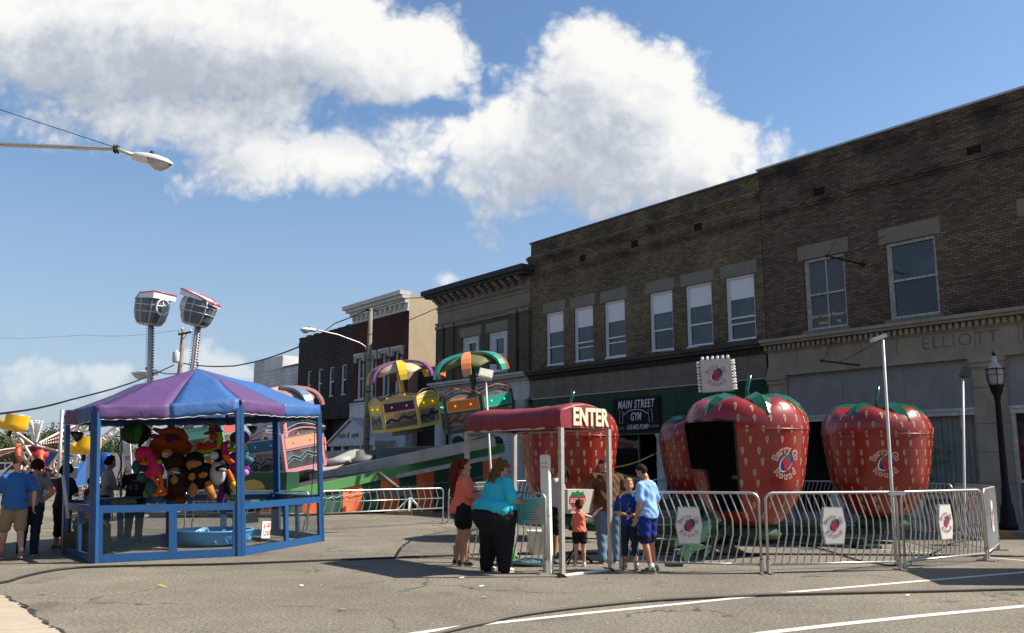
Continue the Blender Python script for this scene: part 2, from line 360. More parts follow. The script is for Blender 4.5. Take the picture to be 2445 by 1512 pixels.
# ---------------------------------------------------------------- ground
TD = Vector((sa, -ca, 0)); ND = Vector((ca, sa, 0))      # along the facades (towards the camera) / into the buildings
def fw(s, d, z): return TD*s + ND*(N0+d) + Vector((0,0,z))   # s along the facade, d into the building
def asphalt():
    m, n, l, b = nt('asphalt')
    tc = n.new('ShaderNodeTexCoord')
    def noise(sc_, det, rg=.6):
        t = n.new('ShaderNodeTexNoise'); t.inputs['Scale'].default_value = sc_; t.inputs['Detail'].default_value = det; t.inputs['Roughness'].default_value = rg; l.new(tc.outputs['Object'], t.inputs['Vector']); return t
    fine = noise(70, 3, .7); grit = noise(260, 2, .8); big = noise(.28, 5); mid = noise(1.6, 6)
    r1 = ramp(n, [(.36, (.09,.079,.064)), (.5, (.175,.156,.127)), (.66, (.31,.278,.226))]); l.new(fine.outputs['Fac'], r1.inputs[0])
    r1b = ramp(n, [(.3, (.55,.55,.55)), (.7, (1.5,1.5,1.45))]); l.new(grit.outputs['Fac'], r1b.inputs[0])
    r2 = ramp(n, [(.33, (.8,.8,.81)), (.5, (1,1,1)), (.68, (1.2,1.18,1.13))]); l.new(big.outputs['Fac'], r2.inputs[0])
    r3 = ramp(n, [(.3, (.88,.88,.88)), (.7, (1.1,1.1,1.08))]); l.new(mid.outputs['Fac'], r3.inputs[0])
    spk = noise(24, 4, .85); r1c = ramp(n, [(.36, (.5,.49,.47)), (.5, (.95,.95,.95)), (.64, (1.6,1.58,1.5))]); l.new(spk.outputs['Fac'], r1c.inputs[0])
    cur = r1.outputs[0]
    for rr in (r1b, r1c, r2, r3):
        q = n.new('ShaderNodeMix'); q.data_type = 'RGBA'; q.blend_type = 'MULTIPLY'; q.inputs[0].default_value = 1; l.new(cur, q.inputs[6]); l.new(rr.outputs[0], q.inputs[7]); cur = q.outputs[2]
    # cracks
    wn = noise(1.3, 5); sub = n.new('ShaderNodeVectorMath'); sub.operation = 'SCALE'; sub.inputs['Scale'].default_value = .9; l.new(wn.outputs['Color'], sub.inputs[0])
    ad = n.new('ShaderNodeVectorMath'); l.new(tc.outputs['Object'], ad.inputs[0]); l.new(sub.outputs[0], ad.inputs[1])
    vo = n.new('ShaderNodeTexVoronoi'); vo.feature = 'DISTANCE_TO_EDGE'; vo.inputs['Scale'].default_value = .33; l.new(ad.outputs[0], vo.inputs['Vector'])
    cr = ramp(n, [(.0, (1,1,1)), (.009, (0,0,0))]); l.new(vo.outputs['Distance'], cr.inputs[0])
    mk = noise(.55, 3); mr_ = ramp(n, [(.5, (0,0,0)), (.57, (1,1,1))]); l.new(mk.outputs['Fac'], mr_.inputs[0])
    mu = n.new('ShaderNodeMath'); mu.operation = 'MULTIPLY'; l.new(cr.outputs[0], mu.inputs[0]); l.new(mr_.outputs[0], mu.inputs[1])
    # oil stains
    os_ = noise(.8, 2); orr = ramp(n, [(.6, (0,0,0)), (.72, (.42,.42,.42))]); l.new(os_.outputs['Fac'], orr.inputs[0])
    mxx = n.new('ShaderNodeMath'); mxx.operation = 'MAXIMUM'; l.new(mu.outputs[0], mxx.inputs[0]); l.new(orr.outputs[0], mxx.inputs[1])
    q = n.new('ShaderNodeMix'); q.data_type = 'RGBA'; l.new(mxx.outputs[0], q.inputs[0]); l.new(cur, q.inputs[6]); q.inputs[7].default_value = (.03,.027,.024,1)
    l.new(q.outputs[2], b.inputs['Base Color']); b.inputs['Roughness'].default_value = .92; b.inputs['Specular IOR Level'].default_value = .25
    bp = n.new('ShaderNodeBump'); bp.inputs['Strength'].default_value = .7; bp.inputs['Distance'].default_value = .01; l.new(fine.outputs['Fac'], bp.inputs['Height']); l.new(bp.outputs[0], b.inputs['Normal'])
    return m
ASPH = asphalt()
mb = MB(); mb.quad((-1500,-300,0),(1500,-300,0),(1500,2500,0),(-1500,2500,0)); struct(mb.build('road', ASPH))
M_CONC = stone('concrete', (.36,.32,.26), .25, 3)
M_CONC2 = stone('sidewalk_concrete', (.26,.24,.21), .4, 2)
# pavement along the shop fronts, a real step above the road
mb = MB()
Mf = Matrix.Translation(ND*N0) @ Matrix.Rotation(math.atan2(-ca, sa), 4, 'Z')     # facade frame: x along, y into building
mb.box(-80, 60, -3.45, 12, -.2, .13, 0, Mf); struct(mb.build('sidewalk', M_CONC2))
def kerbm():
    m, n, l, b = nt('kerb_paint')
    tc = n.new('ShaderNodeTexCoord'); no = n.new('ShaderNodeTexNoise'); no.inputs['Scale'].default_value = 3; no.inputs['Detail'].default_value = 6; l.new(tc.outputs['Object'], no.inputs['Vector'])
    r = ramp(n, [(.45, (.2,.185,.16)), (.55, (.5,.27,.06))]); l.new(no.outputs['Fac'], r.inputs[0]); l.new(r.outputs[0], b.inputs['Base Color']); b.inputs['Roughness'].default_value = .8
    return m
mb = MB(); mb.box(-80, 60, -3.6, -3.453, -.2, .134, 0, Mf); struct(mb.build('kerb', kerbm()))
# near pavement, bottom left, with a broken edge
edge = [(-700,1240),(-300,1340),(0,1426),(14,1431),(25,1444),(42,1446),(55,1459),(68,1462),(76,1479),(96,1486),(110,1500),(140,1512),(175,1540),(260,1600),(420,1760)]
pts = [ground(*p) for p in edge]; rr = random.Random(3); pp = []
for a, b in zip(pts, pts[1:]):
    for k in range(6):
        q = a.lerp(b, k/6); pp.append((q.x+rr.uniform(-.03,.03), q.y+rr.uniform(-.03,.03)))
poly = pp+[(pts[-1].x,-3),(-30,-3),(-30,pts[0].y)]
mb = MB(); mb.slab(poly[::-1], -.1, .03); struct(mb.build('pavement', stone('worn_concrete', (.46,.38,.28), .3, 4)))
# dark broken asphalt lip
mb = MB()
for a, b in zip(pp, pp[1:]):
    if a[1] > 11.5: continue
    w1, w2 = rr.uniform(.03,.09), rr.uniform(.03,.09)
    mb.quad((a[0],a[1],.034),(b[0],b[1],.034),(b[0]+w2*.9,b[1]+w2*.5,.004),(a[0]+w1*.9,a[1]+w1*.5,.004))
struct(mb.build('pavement_edge', mat('tar_dark', (.03,.027,.024), .95, var=.5, scale=20)))
def stripe(name, c, wd, z=.004):
    mb = MB(); P = [ground(*p) for p in c]; n_ = len(P)
    L = []; Rr = []
    for i, p in enumerate(P):
        d = (P[min(i+1,n_-1)]-P[max(i-1,0)]).normalized(); s_ = Vector((-d.y, d.x, 0))
        L.append(p+s_*wd/2+Vector((0,0,z))); Rr.append(p-s_*wd/2+Vector((0,0,z)))
    for i in range(n_-1): mb.quad(Rr[i], Rr[i+1], L[i+1], L[i])
    return struct(mb.build(name, M_LINE))
def linem():
    m, n, l, b = nt('road_paint')
    tc = n.new('ShaderNodeTexCoord'); no = n.new('ShaderNodeTexNoise'); no.inputs['Scale'].default_value = 45; no.inputs['Detail'].default_value = 5; l.new(tc.outputs['Object'], no.inputs['Vector'])
    r = ramp(n, [(.33, (.2,.18,.15)), (.44, (.68,.65,.56)), (.8, (.8,.77,.68))]); l.new(no.outputs['Fac'], r.inputs[0]); l.new(r.outputs[0], b.inputs['Base Color']); b.inputs['Roughness'].default_value = .75
    return m
M_LINE = linem()
stripe('road_marking', [(900,1530),(985,1514),(1100,1497),(1225,1484),(1400,1465),(1640,1441),(1900,1414),(2222,1386),(2445,1367),(2800,1338),(3200,1305)], .11)
stripe('road_marking', [(1700,1530),(1845,1510),(2000,1492),(2200,1471),(2445,1448),(2800,1418),(3300,1380)], .13)
stripe('road_marking', [(2272,1325),(2350,1331),(2445,1339),(2700,1362)], .08)
stripe('road_marking', [(2050,1309),(2116,1314),(2180,1318),(2250,1323)], .07)
mb = MB()
for a, b in (((378,1396),(398,1402)),((398,1402),(383,1407))):
    A_, B_ = ground(*a, .005), ground(*b, .005); mb.quad(A_+Vector((0,-.06,0)), B_+Vector((0,-.06,0)), B_+Vector((0,.06,0)), A_+Vector((0,.06,0)))
struct(mb.build('road_marking', mat('yellow_paint', (.42,.28,.08), .8)))
# litter: leaves and paper scraps
def litter():
    r = random.Random(12); spots = [(240,1296),(240,1300),(415,1357),(720,1401),(770,1401),(925,1326),(998,1328),(1150,1402),(1158,1429),(1102,1382),(1450,1384),(1527,1432),(105,1421),(130,1423),(818,1459),(2167,1424)]
    for i, s in enumerate(spots):
        p = ground(*s); mb = MB(); a = r.uniform(0, 6.28); q = r.uniform(.02,.045)
        M = Matrix.Translation(p+Vector((0,0,.012))) @ Matrix.Rotation(a, 4, 'Z')
        leaf = i % 2 == 0
        if leaf: mb.add([(-q*1.4,0,0),(-q*.3,-q*.7,.012),(q*1.5,0,.004),(-q*.3,q*.7,.015)], [(0,1,2,3)], 0, False, M)
        else: mb.add([(-q,-q*.5,0),(q,-q*.6,.006),(q*.9,q*.5,.012),(-q*.9,q*.55,.003)], [(0,1,2,3)], 0, False, M)
        o = mb.build('fallen_leaf' if leaf else 'paper_scrap', mat('leaf_tan', (.42,.27,.13), .8) if leaf else mat('paper_white', (.75,.73,.68), .8))
        wordy(o, 'small dry tan leaf lying on the asphalt' if leaf else 'small white paper scrap lying on the asphalt', 'leaf' if leaf else 'litter', 'dry leaves on the asphalt' if leaf else 'paper scraps on the asphalt')
litter()
# ================================================================ buildings
FR = math.atan2(-ca, sa)
def fthing(name, label, cat, s, z=0., d=0., group=None):
    return thing(name, label, cat, tuple(fw(s, d, z)), FR, group)
def FM(mb, name, mats, parent): return mb_build_local(mb, name, mats, parent)
def mb_build_local(mb, name, mats, parent):
    """mb is in facade coordinates (x=s, y=into building, z up)"""
    for i, p in enumerate(mb.v): mb.v[i] = Mf @ p
    return mb.build(name, mats, parent)
def wall_open(mb, x0, x1, z0, z1, ops, y=0., dep=.28, mi=0):
    xs = sorted({x0, x1, *[a for o in ops for a in (o[0], o[1])]}); xs = [x for x in xs if x0 <= x <= x1]
    for a, b in zip(xs, xs[1:]):
        c = (a+b)/2; cuts = sorted([(o[2], o[3]) for o in ops if o[0] < c < o[1]]); z = z0
        for (p, q) in cuts:
            if p > z: mb.quad((a,y,z),(b,y,z),(b,y,p),(a,y,p), mi)
            z = max(z, q)
        if z < z1: mb.quad((a,y,z),(b,y,z),(b,y,z1),(a,y,z1), mi)
    for (a, b, p, q) in ops:
        mb.quad((a,y,p),(b,y,p),(b,y+dep,p),(a,y+dep,p), mi); mb.quad((a,y+dep,q),(b,y+dep,q),(b,y,q),(a,y,q), mi)
        mb.quad((a,y,q),(a,y,p),(a,y+dep,p),(a,y+dep,q), mi); mb.quad((b,y,p),(b,y,q),(b,y+dep,q),(b,y+dep,p), mi)
def shell(mb, x0, x1, zt, dep=14, mi=0, left=True, right=True, zr=None):
    zr = zt-.4 if zr is None else zr
    if left: mb.quad((x0,dep,0),(x0,0,0),(x0,0,zt),(x0,dep,zt), mi)
    if right: mb.quad((x1,0,0),(x1,dep,0),(x1,dep,zt),(x1,0,zt), mi)
    mb.quad((x0,.3,zr),(x1,.3,zr),(x1,dep,zr),(x0,dep,zr), mi); mb.quad((x0,.3,zr),(x0,.3,zt),(x1,.3,zt),(x1,.3,zr), mi)
    mb.quad((x0,0,zt),(x1,0,zt),(x1,.3,zt),(x0,.3,zt), mi); mb.quad((x1,dep,0),(x0,dep,0),(x0,dep,zt),(x1,dep,zt), mi)
def glassm(name, col, rough=.04):
    m, n, l, b = nt(name)
    tc = n.new('ShaderNodeTexCoord'); no = n.new('ShaderNodeTexNoise'); no.inputs['Scale'].default_value = 1.4; no.inputs['Detail'].default_value = 4; l.new(tc.outputs['Object'], no.inputs['Vector'])
    r = ramp(n, [(.35, tuple(c*.5 for c in col)), (.65, tuple(c*1.5 for c in col))]); l.new(no.outputs['Fac'], r.inputs[0]); l.new(r.outputs[0], b.inputs['Base Color'])
    b.inputs['Roughness'].default_value = rough; b.inputs['Specular IOR Level'].default_value = .5
    bp = n.new('ShaderNodeBump'); bp.inputs['Strength'].default_value = .06; bp.inputs['Distance'].default_value = .05; l.new(no.outputs['Fac'], bp.inputs['Height']); l.new(bp.outputs[0], b.inputs['Normal'])
    MATS[name] = m; return m
G_DARK = glassm('window_glass', (.012,.014,.016)); G_BLUE = glassm('window_glass_pale', (.032,.042,.045))
M_WFR = mat('white_window_paint', (.62,.64,.66), .5, var=.1, scale=15)
M_OLDFR = stone('peeling_paint', (.5,.49,.46), .9, 14, dcol=(.12,.11,.1))
M_SHADE = mat('roller_shade', (.72,.72,.72), .8, var=.05)
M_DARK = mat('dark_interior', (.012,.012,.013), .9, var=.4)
M_LIME = stone('limestone', (.19,.163,.125), .55, 1.2)
M_LINT = stone('lintel_stone', (.21,.185,.14), .3, 2)
M_CREAM = stone('cream_stone', (.33,.28,.205), .45, 1.1)
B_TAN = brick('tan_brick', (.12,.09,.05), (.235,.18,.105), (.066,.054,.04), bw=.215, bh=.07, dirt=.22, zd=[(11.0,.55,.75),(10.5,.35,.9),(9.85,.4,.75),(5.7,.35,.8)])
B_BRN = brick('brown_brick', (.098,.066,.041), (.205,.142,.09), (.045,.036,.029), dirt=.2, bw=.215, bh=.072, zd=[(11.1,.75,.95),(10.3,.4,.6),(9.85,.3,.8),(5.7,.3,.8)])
def sash_window(parent, x0, x1, z0, z1, zm, fr=M_WFR, up=G_BLUE, lo=G_DARK, d=.12, fw_=.075, shade=None, opened=False, muntin=False, blinds=False):
    mb = MB(); e = .001
    mb.box(x0, x0+fw_, d-.05, d+.08, z0, z1); mb.box(x1-fw_, x1, d-.05, d+.08, z0, z1)
    mb.box(x0+fw_, x1-fw_, d-.05, d+.08, z0, z0+fw_); mb.box(x0+fw_, x1-fw_, d-.05, d+.08, z1-fw_, z1)
    mb.box(x0+fw_, x1-fw_, d-.02, d+.06, zm-.03, zm+.03)
    mb.box(x0-.03, x1+.03, d-.12, d-.05, z0-.045, z0+.03)
    for (a, b) in ((z0+fw_, zm-.03), (zm+.03, z1-fw_)):
        mb.box(x0+fw_, x0+fw_+.035, d, d+.05, a, b); mb.box(x1-fw_-.035, x1-fw_, d, d+.05, a, b)
    if muntin:
        c = (x0+x1)/2; mb.box(c-.02, c+.02, d+.005, d+.045, z0+fw_, zm-.03); mb.box(c-.02, c+.02, d+.005, d+.045, zm+.03, z1-fw_)
    f = mb_build_local(mb, 'window', fr, parent)
    mb = MB(); mb.quad((x0+fw_, d+.03, zm), (x1-fw_, d+.03, zm), (x1-fw_, d+.03, z1-fw_), (x0+fw_, d+.03, z1-fw_)); mb_build_local(mb, 'upper_pane', up, f)
    mb = MB()
    mb.quad((x0+fw_, d+.045, z0+fw_), (x1-fw_, d+.045, z0+fw_), (x1-fw_, d+.045, zm), (x0+fw_, d+.045, zm)); mb_build_local(mb, 'lower_pane', lo, f)
    if shade:
        mb = MB(); mb.box(x0+fw_+.035, x1-fw_-.035, d+.012, d+.022, shade, z1-fw_); mb_build_local(mb, 'roller_shade', M_SHADE, f)
    if opened:
        mb = MB(); zo = z0+(zm-z0)*.72; mb.box(x0+fw_+.036, x1-fw_-.036, d+.006, d+.04, zo, zo+.05); mb_build_local(mb, 'raised_sash', fr, f)
    if blinds:
        mb = MB(); z = z0+fw_+.03
        while z < z1-fw_-.04:
            mb.box(x0+fw_+.05, x1-fw_-.05, d+.022, d+.027, z, z+.022); z += .05
        mb_build_local(mb, 'blinds', mat('blind_slats', (.16,.16,.155), .7), f)
    return f
def dentils(mb, x0, x1, y0, y1, z0, z1, w=.07, gap=.07, mi=0):
    x = x0
    while x < x1-w: mb.box(x, x+w, y0, y1, z0, z1, mi); x += w+gap
def vents(root, L):
    for (a, b) in L:
        mb = MB(); mb.box(a, a+.4, .02, .2, b-.16, b+.16); q = mb_build_local(mb, 'vent', M_DARK, root)
# ---------------------------------------------------------------- office building with the carved name (right)
EA0, EA1 = -18.25, -6.4
root = fthing('office_building', 'dark brown brick two storey building with a carved stone name band, at the right', 'building', EA0)
wa = [(-16.72,-15.25,5.75,8.06), (-13.9,-12.38,5.75,8.04), (-9.95,-8.45,5.75,8.04)]
va = [(-16.2,10.15), (-11.3,10.12)]
mb = MB(); wall_open(mb, EA0, EA1, 5.6, 11.45, wa+[(a,a+.4,b-.16,b+.16) for a,b in va]); shell(mb, EA0, EA1, 11.45)
for z, o, h in ((11.2,.05,.25),(10.98,.025,.222),(9.78,.035,.085),(9.87,.06,.085),(9.96,.035,.08)):
    mb.box(EA0+.001, EA1, -o, -.001, z, z+h-.004)
mb_build_local(mb, 'wall', B_BRN, root)
for a, b in va:
    mb = MB(); mb.box(a+.002, a+.398, .06, .12, b-.158, b+.158)
    for k in range(5): mb.box(a+.002, a+.398, .03, .058, b-.14+k*.062, b-.125+k*.062)
    mb_build_local(mb, 'vent', M_DARK, root)
mb = MB(); mb.box(EA0-.06, EA1, -.1, .36, 11.45, 11.51); mb_build_local(mb, 'coping', mat('grey_metal_coping', (.42,.42,.43), .5, .3), root)
for (a, b, p, q) in wa:
    mb = MB(); mb.box(a-.17, b+.17, -.012, .06, q, q+.46); mb_build_local(mb, 'lintel', M_LINT, root)
    mb = MB(); mb.box(a-.12, b+.12, -.09, .1, p-.12, p-.005); mb_build_local(mb, 'window_sill', M_LINT, root)
for i, (a, b, p, q) in enumerate(wa):
    sash_window(root, a, b, p, q, 6.9, M_OLDFR, G_BLUE if i else G_DARK, G_DARK, .14, .09, muntin=(i == 0), blinds=(i == 0))
# window lettering
MT = lambda s, z, d=-.01: frame(fw(s, d, z), TD, -ND)
M_GOLD = mat('gold_leaf', (.75,.68,.3), .5)
text('window_lettering', 'Wayne County Finance Co', .155, MT(-15.98,6.2,.13), M_GOLD, root, .002, sx=.88)
text('window_lettering', 'SMALL        NS', .13, MT(-15.95,5.97,.13), M_GOLD, root, .002, sx=.95, shear=.2)
# stone band
mb = MB()
mb.box(EA0-.02, EA1, -.42, -.0, 5.5, 5.6); mb.box(EA0-.0, EA1, -.34, 0, 5.42, 5.498)
dentils(mb, EA0+.05, EA1, -.24, -.101, 5.25, 5.4, .09, .09)
mb.box(EA0+.04, EA1, -.1, 0, 5.2, 5.418)
x = EA0+.06
while x < EA1:
    x2 = min(x+1.12, EA1); mb.box(x, x2-.012, -.05, 0, 4.68, 5.198); x = x2
mb.box(EA0+.04, EA1, -.09, 0, 4.58, 4.678); mb.box(EA0+.04, EA1, -.14, 0, 4.5, 4.578); mb.box(EA0+.04, EA1, -.2, 0, 4.4, 4.498)
mb_build_local(mb, 'stone_entablature', M_CREAM, root)
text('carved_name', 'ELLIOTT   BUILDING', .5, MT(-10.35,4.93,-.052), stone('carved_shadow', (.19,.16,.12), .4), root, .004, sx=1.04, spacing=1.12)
for (a, b) in ((EA0+.06,-17.5), (-11.62,-10.75), (-7.2,-6.45)):
    mb = MB()
    mb.box(a-.04, b+.04, -.2, 0, 4.28, 4.4); mb.box(a-.02, b+.02, -.15, 0, 4.15, 4.279)
    z = 4.15
    for h in (.55,.95,.75,.8,1.1):
        z2 = max(0, z-h); mb.box(a, b, -.1, 0, z2+.012, z); z = z2
    mb.box(a-.03, b+.03, -.13, 0, .0, .35)
    mb_build_local(mb, 'pilaster', M_CREAM, root)
M_GREYP = stone('grey_board', (.25,.24,.225), .35, 2)
M_WW = stone('weathered_white', (.5,.5,.48), .5, 5)
for (a, b) in ((-17.5,-11.62),(-10.75,-7.2)):
    k = 3; wd = (b-a)/k; mb = MB()
    for i in range(k): mb.box(a+i*wd+.004, a+(i+1)*wd-.004, -.03, .1, 3.1, 4.4)
    mb_build_local(mb, 'sign_board', M_GREYP, root); mb = MB()
    mb.box(a, b, -.08, .1, 3.02, 3.098); mb.box(a, b, -.05, .1, 2.9, 3.018); mb_build_local(mb, 'shop_frame_head', M_WW, root)
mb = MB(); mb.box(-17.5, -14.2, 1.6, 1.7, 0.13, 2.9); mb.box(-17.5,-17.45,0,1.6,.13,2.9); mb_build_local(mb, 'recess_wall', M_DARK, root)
mb = MB(); mb.box(-16.2, -15.2, 1.52, 1.58, .14, 2.3); dr = mb_build_local(mb, 'door', mat('dark_red_door', (.05,.014,.012), .6), root)
mb = MB(); mb.ball(tuple(Mf @ Vector((-15.32,1.49,1.15))), .03, 8); mb.build('door_knob', M_GOLD, dr)
# curtained shop window
def curtm():
    m, n, l, b = nt('curtain_cloth'); tc = n.new('ShaderNodeTexCoord'); wv = n.new('ShaderNodeTexNoise'); wv.inputs['Scale'].default_value = 3
    l.new(tc.outputs['Object'], wv.inputs['Vector']); r = ramp(n, [(.3,(.5,.56,.54)), (.7,(.75,.8,.77))]); l.new(wv.outputs['Fac'], r.inputs[0]); l.new(r.outputs[0], b.inputs['Base Color']); b.inputs['Roughness'].default_value = .9; return m
mb = MB(); xs = -14.2; vv = []
k = 0
while xs < -11.62:
    d = .24+.05*math.sin(xs*34)+.02*math.sin(xs*79); vv.append((xs, d)); xs += .022
for (a, da), (b, db) in zip(vv, vv[1:]): mb.quad((a,da,.72),(b,db,.72),(b,db,2.9),(a,da,2.9), 0, None, True)
mb_build_local(mb, 'curtain', curtm(), root)
def paneglass():
    m, n, l, b = nt('shop_glass'); out = n['Material Output']
    gl = n.new('ShaderNodeBsdfGlossy'); gl.inputs['Roughness'].default_value = .02; tr = n.new('ShaderNodeBsdfTransparent'); tr.inputs[0].default_value = (.82,.86,.85,1)
    fr = n.new('ShaderNodeFresnel'); fr.inputs[0].default_value = 1.6; mxs = n.new('ShaderNodeMixShader'); l.new(fr.outputs[0], mxs.inputs[0]); l.new(tr.outputs[0], mxs.inputs[1]); l.new(gl.outputs[0], mxs.inputs[2]); l.new(mxs.outputs[0], out.inputs[0])
    n.remove(b); return m
PG = paneglass(); MATS['shop_glass'] = PG
mb = MB(); mb.quad((-14.2,.08,.75),(-11.62,.08,.75),(-11.62,.08,2.9),(-14.2,.08,2.9)); mb_build_local(mb, 'shop_window_pane', PG, root)
mb = MB(); mb.box(-14.24,-14.16,.02,1.6,.13,2.9); mb.box(-14.16,-11.62,.02,.12,.66,.74); mb_build_local(mb, 'shop_window_frame', MATS['weathered_white'], root)
mb = MB(); mb.box(-14.16,-11.62,-.02,.1,0.1,.658); mb_build_local(mb, 'bulkhead', stone('bulkhead_panel', (.1,.1,.1), .4), root)
M_LET = mat('window_letters_dark', (.09,.045,.03), .6)
text('window_lettering', 'ROBISON, Jr.', .24, MT(-12.95,1.93,.06), M_LET, root, .002, sx=.9)
text('window_lettering', 'Attorney At Law', .2, MT(-13.1,1.68,.06), M_LET, root, .002, sx=.85)
# right-hand shop window
for (a, b) in ((-10.75,-7.2),):
    mb = MB(); mb.box(a,a+.1,.0,.1,.13,2.9); mb.box(b-.1,b,.0,.1,.13,2.9); mb.box(a+.1,b-.1,.0,.1,1.12,1.2); mb_build_local(mb, 'shop_window_frame', MATS['weathered_white'], root)
    mb = MB(); mb.quad((a+.1,.06,1.2),(b-.1,.06,1.2),(b-.1,.06,2.9),(a+.1,.06,2.9)); mb_build_local(mb, 'shop_window_pane', G_DARK, root)
    mb = MB(); mb.box(a+.1,b-.1,-.02,.05,.13,1.12); mb_build_local(mb, 'bulkhead', brick('grey_roman_brick', (.12,.11,.1), (.16,.15,.135), (.07,.07,.065), bw=.4, bh=.06, dirt=.3), root)
# iron sign brackets on the wall
def bracket(s, z, L, dz, lab):
    # anchored on the wall at (s), reaching out over the pavement
    r_ = fthing('sign_bracket', lab, 'bracket', s, z, -.02, 'iron sign arms on the office facade')
    mb = MB(); a = fw(s, -.02, z); b = fw(s, -L, z+dz*0); mb.tube([a, b], .028, 6); mb.ball(tuple(b), .05, 8); mb.ball(tuple(a), .07, 8); mb.build('arm', M_IRON, r_)
    mb = MB(); mb.tube([fw(s, -L*.97, z), fw(s-.9, -.01, z+.9)], .008, 5); mb.tube([fw(s, -L*.6, z), fw(s+.8, -.01, z+.75)], .008, 5); mb.build('stay_wire', M_IRON, r_)
M_IRON = mat('rusty_iron', (.035,.025,.02), .7, .4)
bracket(-14.62, 7.55, 1.9, 0, 'upper rusty iron sign arm between the two office windows')
bracket(-14.85, 4.5, 2.1, 0, 'lower rusty iron sign arm above the grey sign board')
# ---------------------------------------------------------------- gym building
EB0, EB1 = -30.75, -18.27
root = fthing('gym_building', 'long tan brick building with six white sash windows above a dark green shop front', 'building', EB0)
wb = [(-29.72,-28.56,5.75,8.06),(-27.88,-26.7,5.75,8.04),(-26.03,-24.86,5.75,8.02),(-23.53,-22.36,5.75,8.0),(-21.72,-20.5,5.75,8.0),(-19.88,-18.66,5.75,7.99)]
vb = [(-27.48,10.08),(-24.43,10.08),(-21.2,10.08)]
mb = MB(); wall_open(mb, EB0, EB1, 5.6, 11.36, wb+[(a,a+.38,b-.15,b+.15) for a,b in vb]); shell(mb, EB0, EB1, 11.36)
for z, o, h in ((10.3,.03,.08),(10.38,.07,.08),(10.46,.11,.08),(10.54,.15,.08),(10.62,.18,.08),(10.7,.13,.07),(9.68,.03,.07),(9.75,.07,.07),(9.82,.1,.07),(9.89,.04,.06)):
    mb.box(EB0-(o*.8 if z > 10 else 0), EB1-.002, -o, -.001, z, z+h-.003)
mb_build_local(mb, 'wall', B_TAN, root)
for a, b in vb:
    mb = MB(); mb.box(a+.002, a+.378, .06, .12, b-.148, b+.148)
    for k in range(5): mb.box(a+.002, a+.378, .03, .058, b-.13+k*.058, b-.116+k*.058)
    mb_build_local(mb, 'vent', M_DARK, root)
mb = MB(); mb.box(EB0-.05, EB1, -.06, .34, 11.36, 11.42); mb_build_local(mb, 'coping', stone('dark_coping', (.12,.12,.12), .5), root)
for (a, b, p, q) in wb: mb = MB(); mb.box(a-.2, b+.14, -.012, .06, q, q+.45); mb_build_local(mb, 'lintel', M_LINT, root)
for i, (a, b, p, q) in enumerate(wb):
    sash_window(root, a, b, p, q, 6.55, shade=7.2, opened=i in (1,2,5), lo=G_DARK if i != 4 else G_BLUE, up=G_BLUE)
mb = MB()
mb.box(EB0+.0, EB1, -.42, 0, 5.5, 5.6); mb.box(EB0+.0, EB1, -.34, 0, 5.4, 5.498)
dentils(mb, EB0+.05, EB1-.05, -.2, -.101, 5.24, 5.38, .06, .06); mb.box(EB0+.02, EB1, -.1, 0, 5.2, 5.398)
mb_build_local(mb, 'ledge', stone('sooty_ledge', (.07,.062,.052), .75, 1.5), root)
mb = MB()
x = EB0+.02
while x < EB1-.05:
    x2 = min(x+1.25, EB1); mb.box(x, x2-.012, -.04, 0, 4.76, 5.198); x = x2
for k, (z, o) in enumerate(((4.67,.07),(4.585,.1),(4.5,.14),(4.42,.18))): mb.box(EB0+.02, EB1, -o, 0, z, z+.08)
mb_build_local(mb, 'stone_frieze', M_LIME, root)
mb = MB(); mb.box(EB0+.02, EB1, -.06, .02, 4.37, 4.418); mb_build_local(mb, 'metal_trim', mat('bright_trim', (.5,.5,.48), .4, .5), root)
def tilem():
    m, n, l, b = nt('green_glass_tile'); tc = n.new('ShaderNodeTexCoord'); no = n.new('ShaderNodeTexNoise'); no.inputs['Scale'].default_value = .8; no.inputs['Detail'].default_value = 4; l.new(tc.outputs['Object'], no.inputs['Vector'])
    r = ramp(n, [(.35,(.006,.03,.017)),(.6,(.012,.055,.03)),(.75,(.05,.05,.012))]); l.new(no.outputs['Fac'], r.inputs[0]); l.new(r.outputs[0], b.inputs['Base Color']); b.inputs['Roughness'].default_value = .3; b.inputs['Specular IOR Level'].default_value = .12; return m
mb = MB(); x = EB0+.1; TW = .93
while x < EB1-.02:
    x2 = min(x+TW, EB1-.02)
    for (z0, z1) in ((2.72,3.3),(3.31,4.365)): mb.box(x, x2-.008, -.03, .1, z0, z1-.004)
    x = x2
mb_build_local(mb, 'tile_panel', tilem(), root)
mb = MB(); mb.box(EB0+.1, EB1-.02, -.015, .09, 2.7, 4.37); mb_build_local(mb, 'tile_joint', mat('tile_joint', (.25,.27,.24), .6), root)
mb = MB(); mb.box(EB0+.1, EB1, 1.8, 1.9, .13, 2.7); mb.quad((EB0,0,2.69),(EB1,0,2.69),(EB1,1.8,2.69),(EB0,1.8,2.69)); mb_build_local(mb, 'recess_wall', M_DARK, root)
for x in (-29.2,-26.9,-24.6,-22.9,-20.9): mb = MB(); mb.box(x,x+.07,.3,.38,.13,2.7); mb_build_local(mb, 'shop_window_mullion', mat('dull_metal', (.12,.12,.12), .5, .6), root)
for (a, b) in ((-30.6,-24.6),(-22.9,-18.4)):
    mb = MB(); mb.quad((a,.34,.6),(b,.34,.6),(b,.34,2.7),(a,.34,2.7)); mb_build_local(mb, 'shop_window_pane', G_DARK, root)
    mb = MB(); mb.box(a,b,.28,.4,.13,.598); mb_build_local(mb, 'bulkhead', MATS['bulkhead_panel'], root)
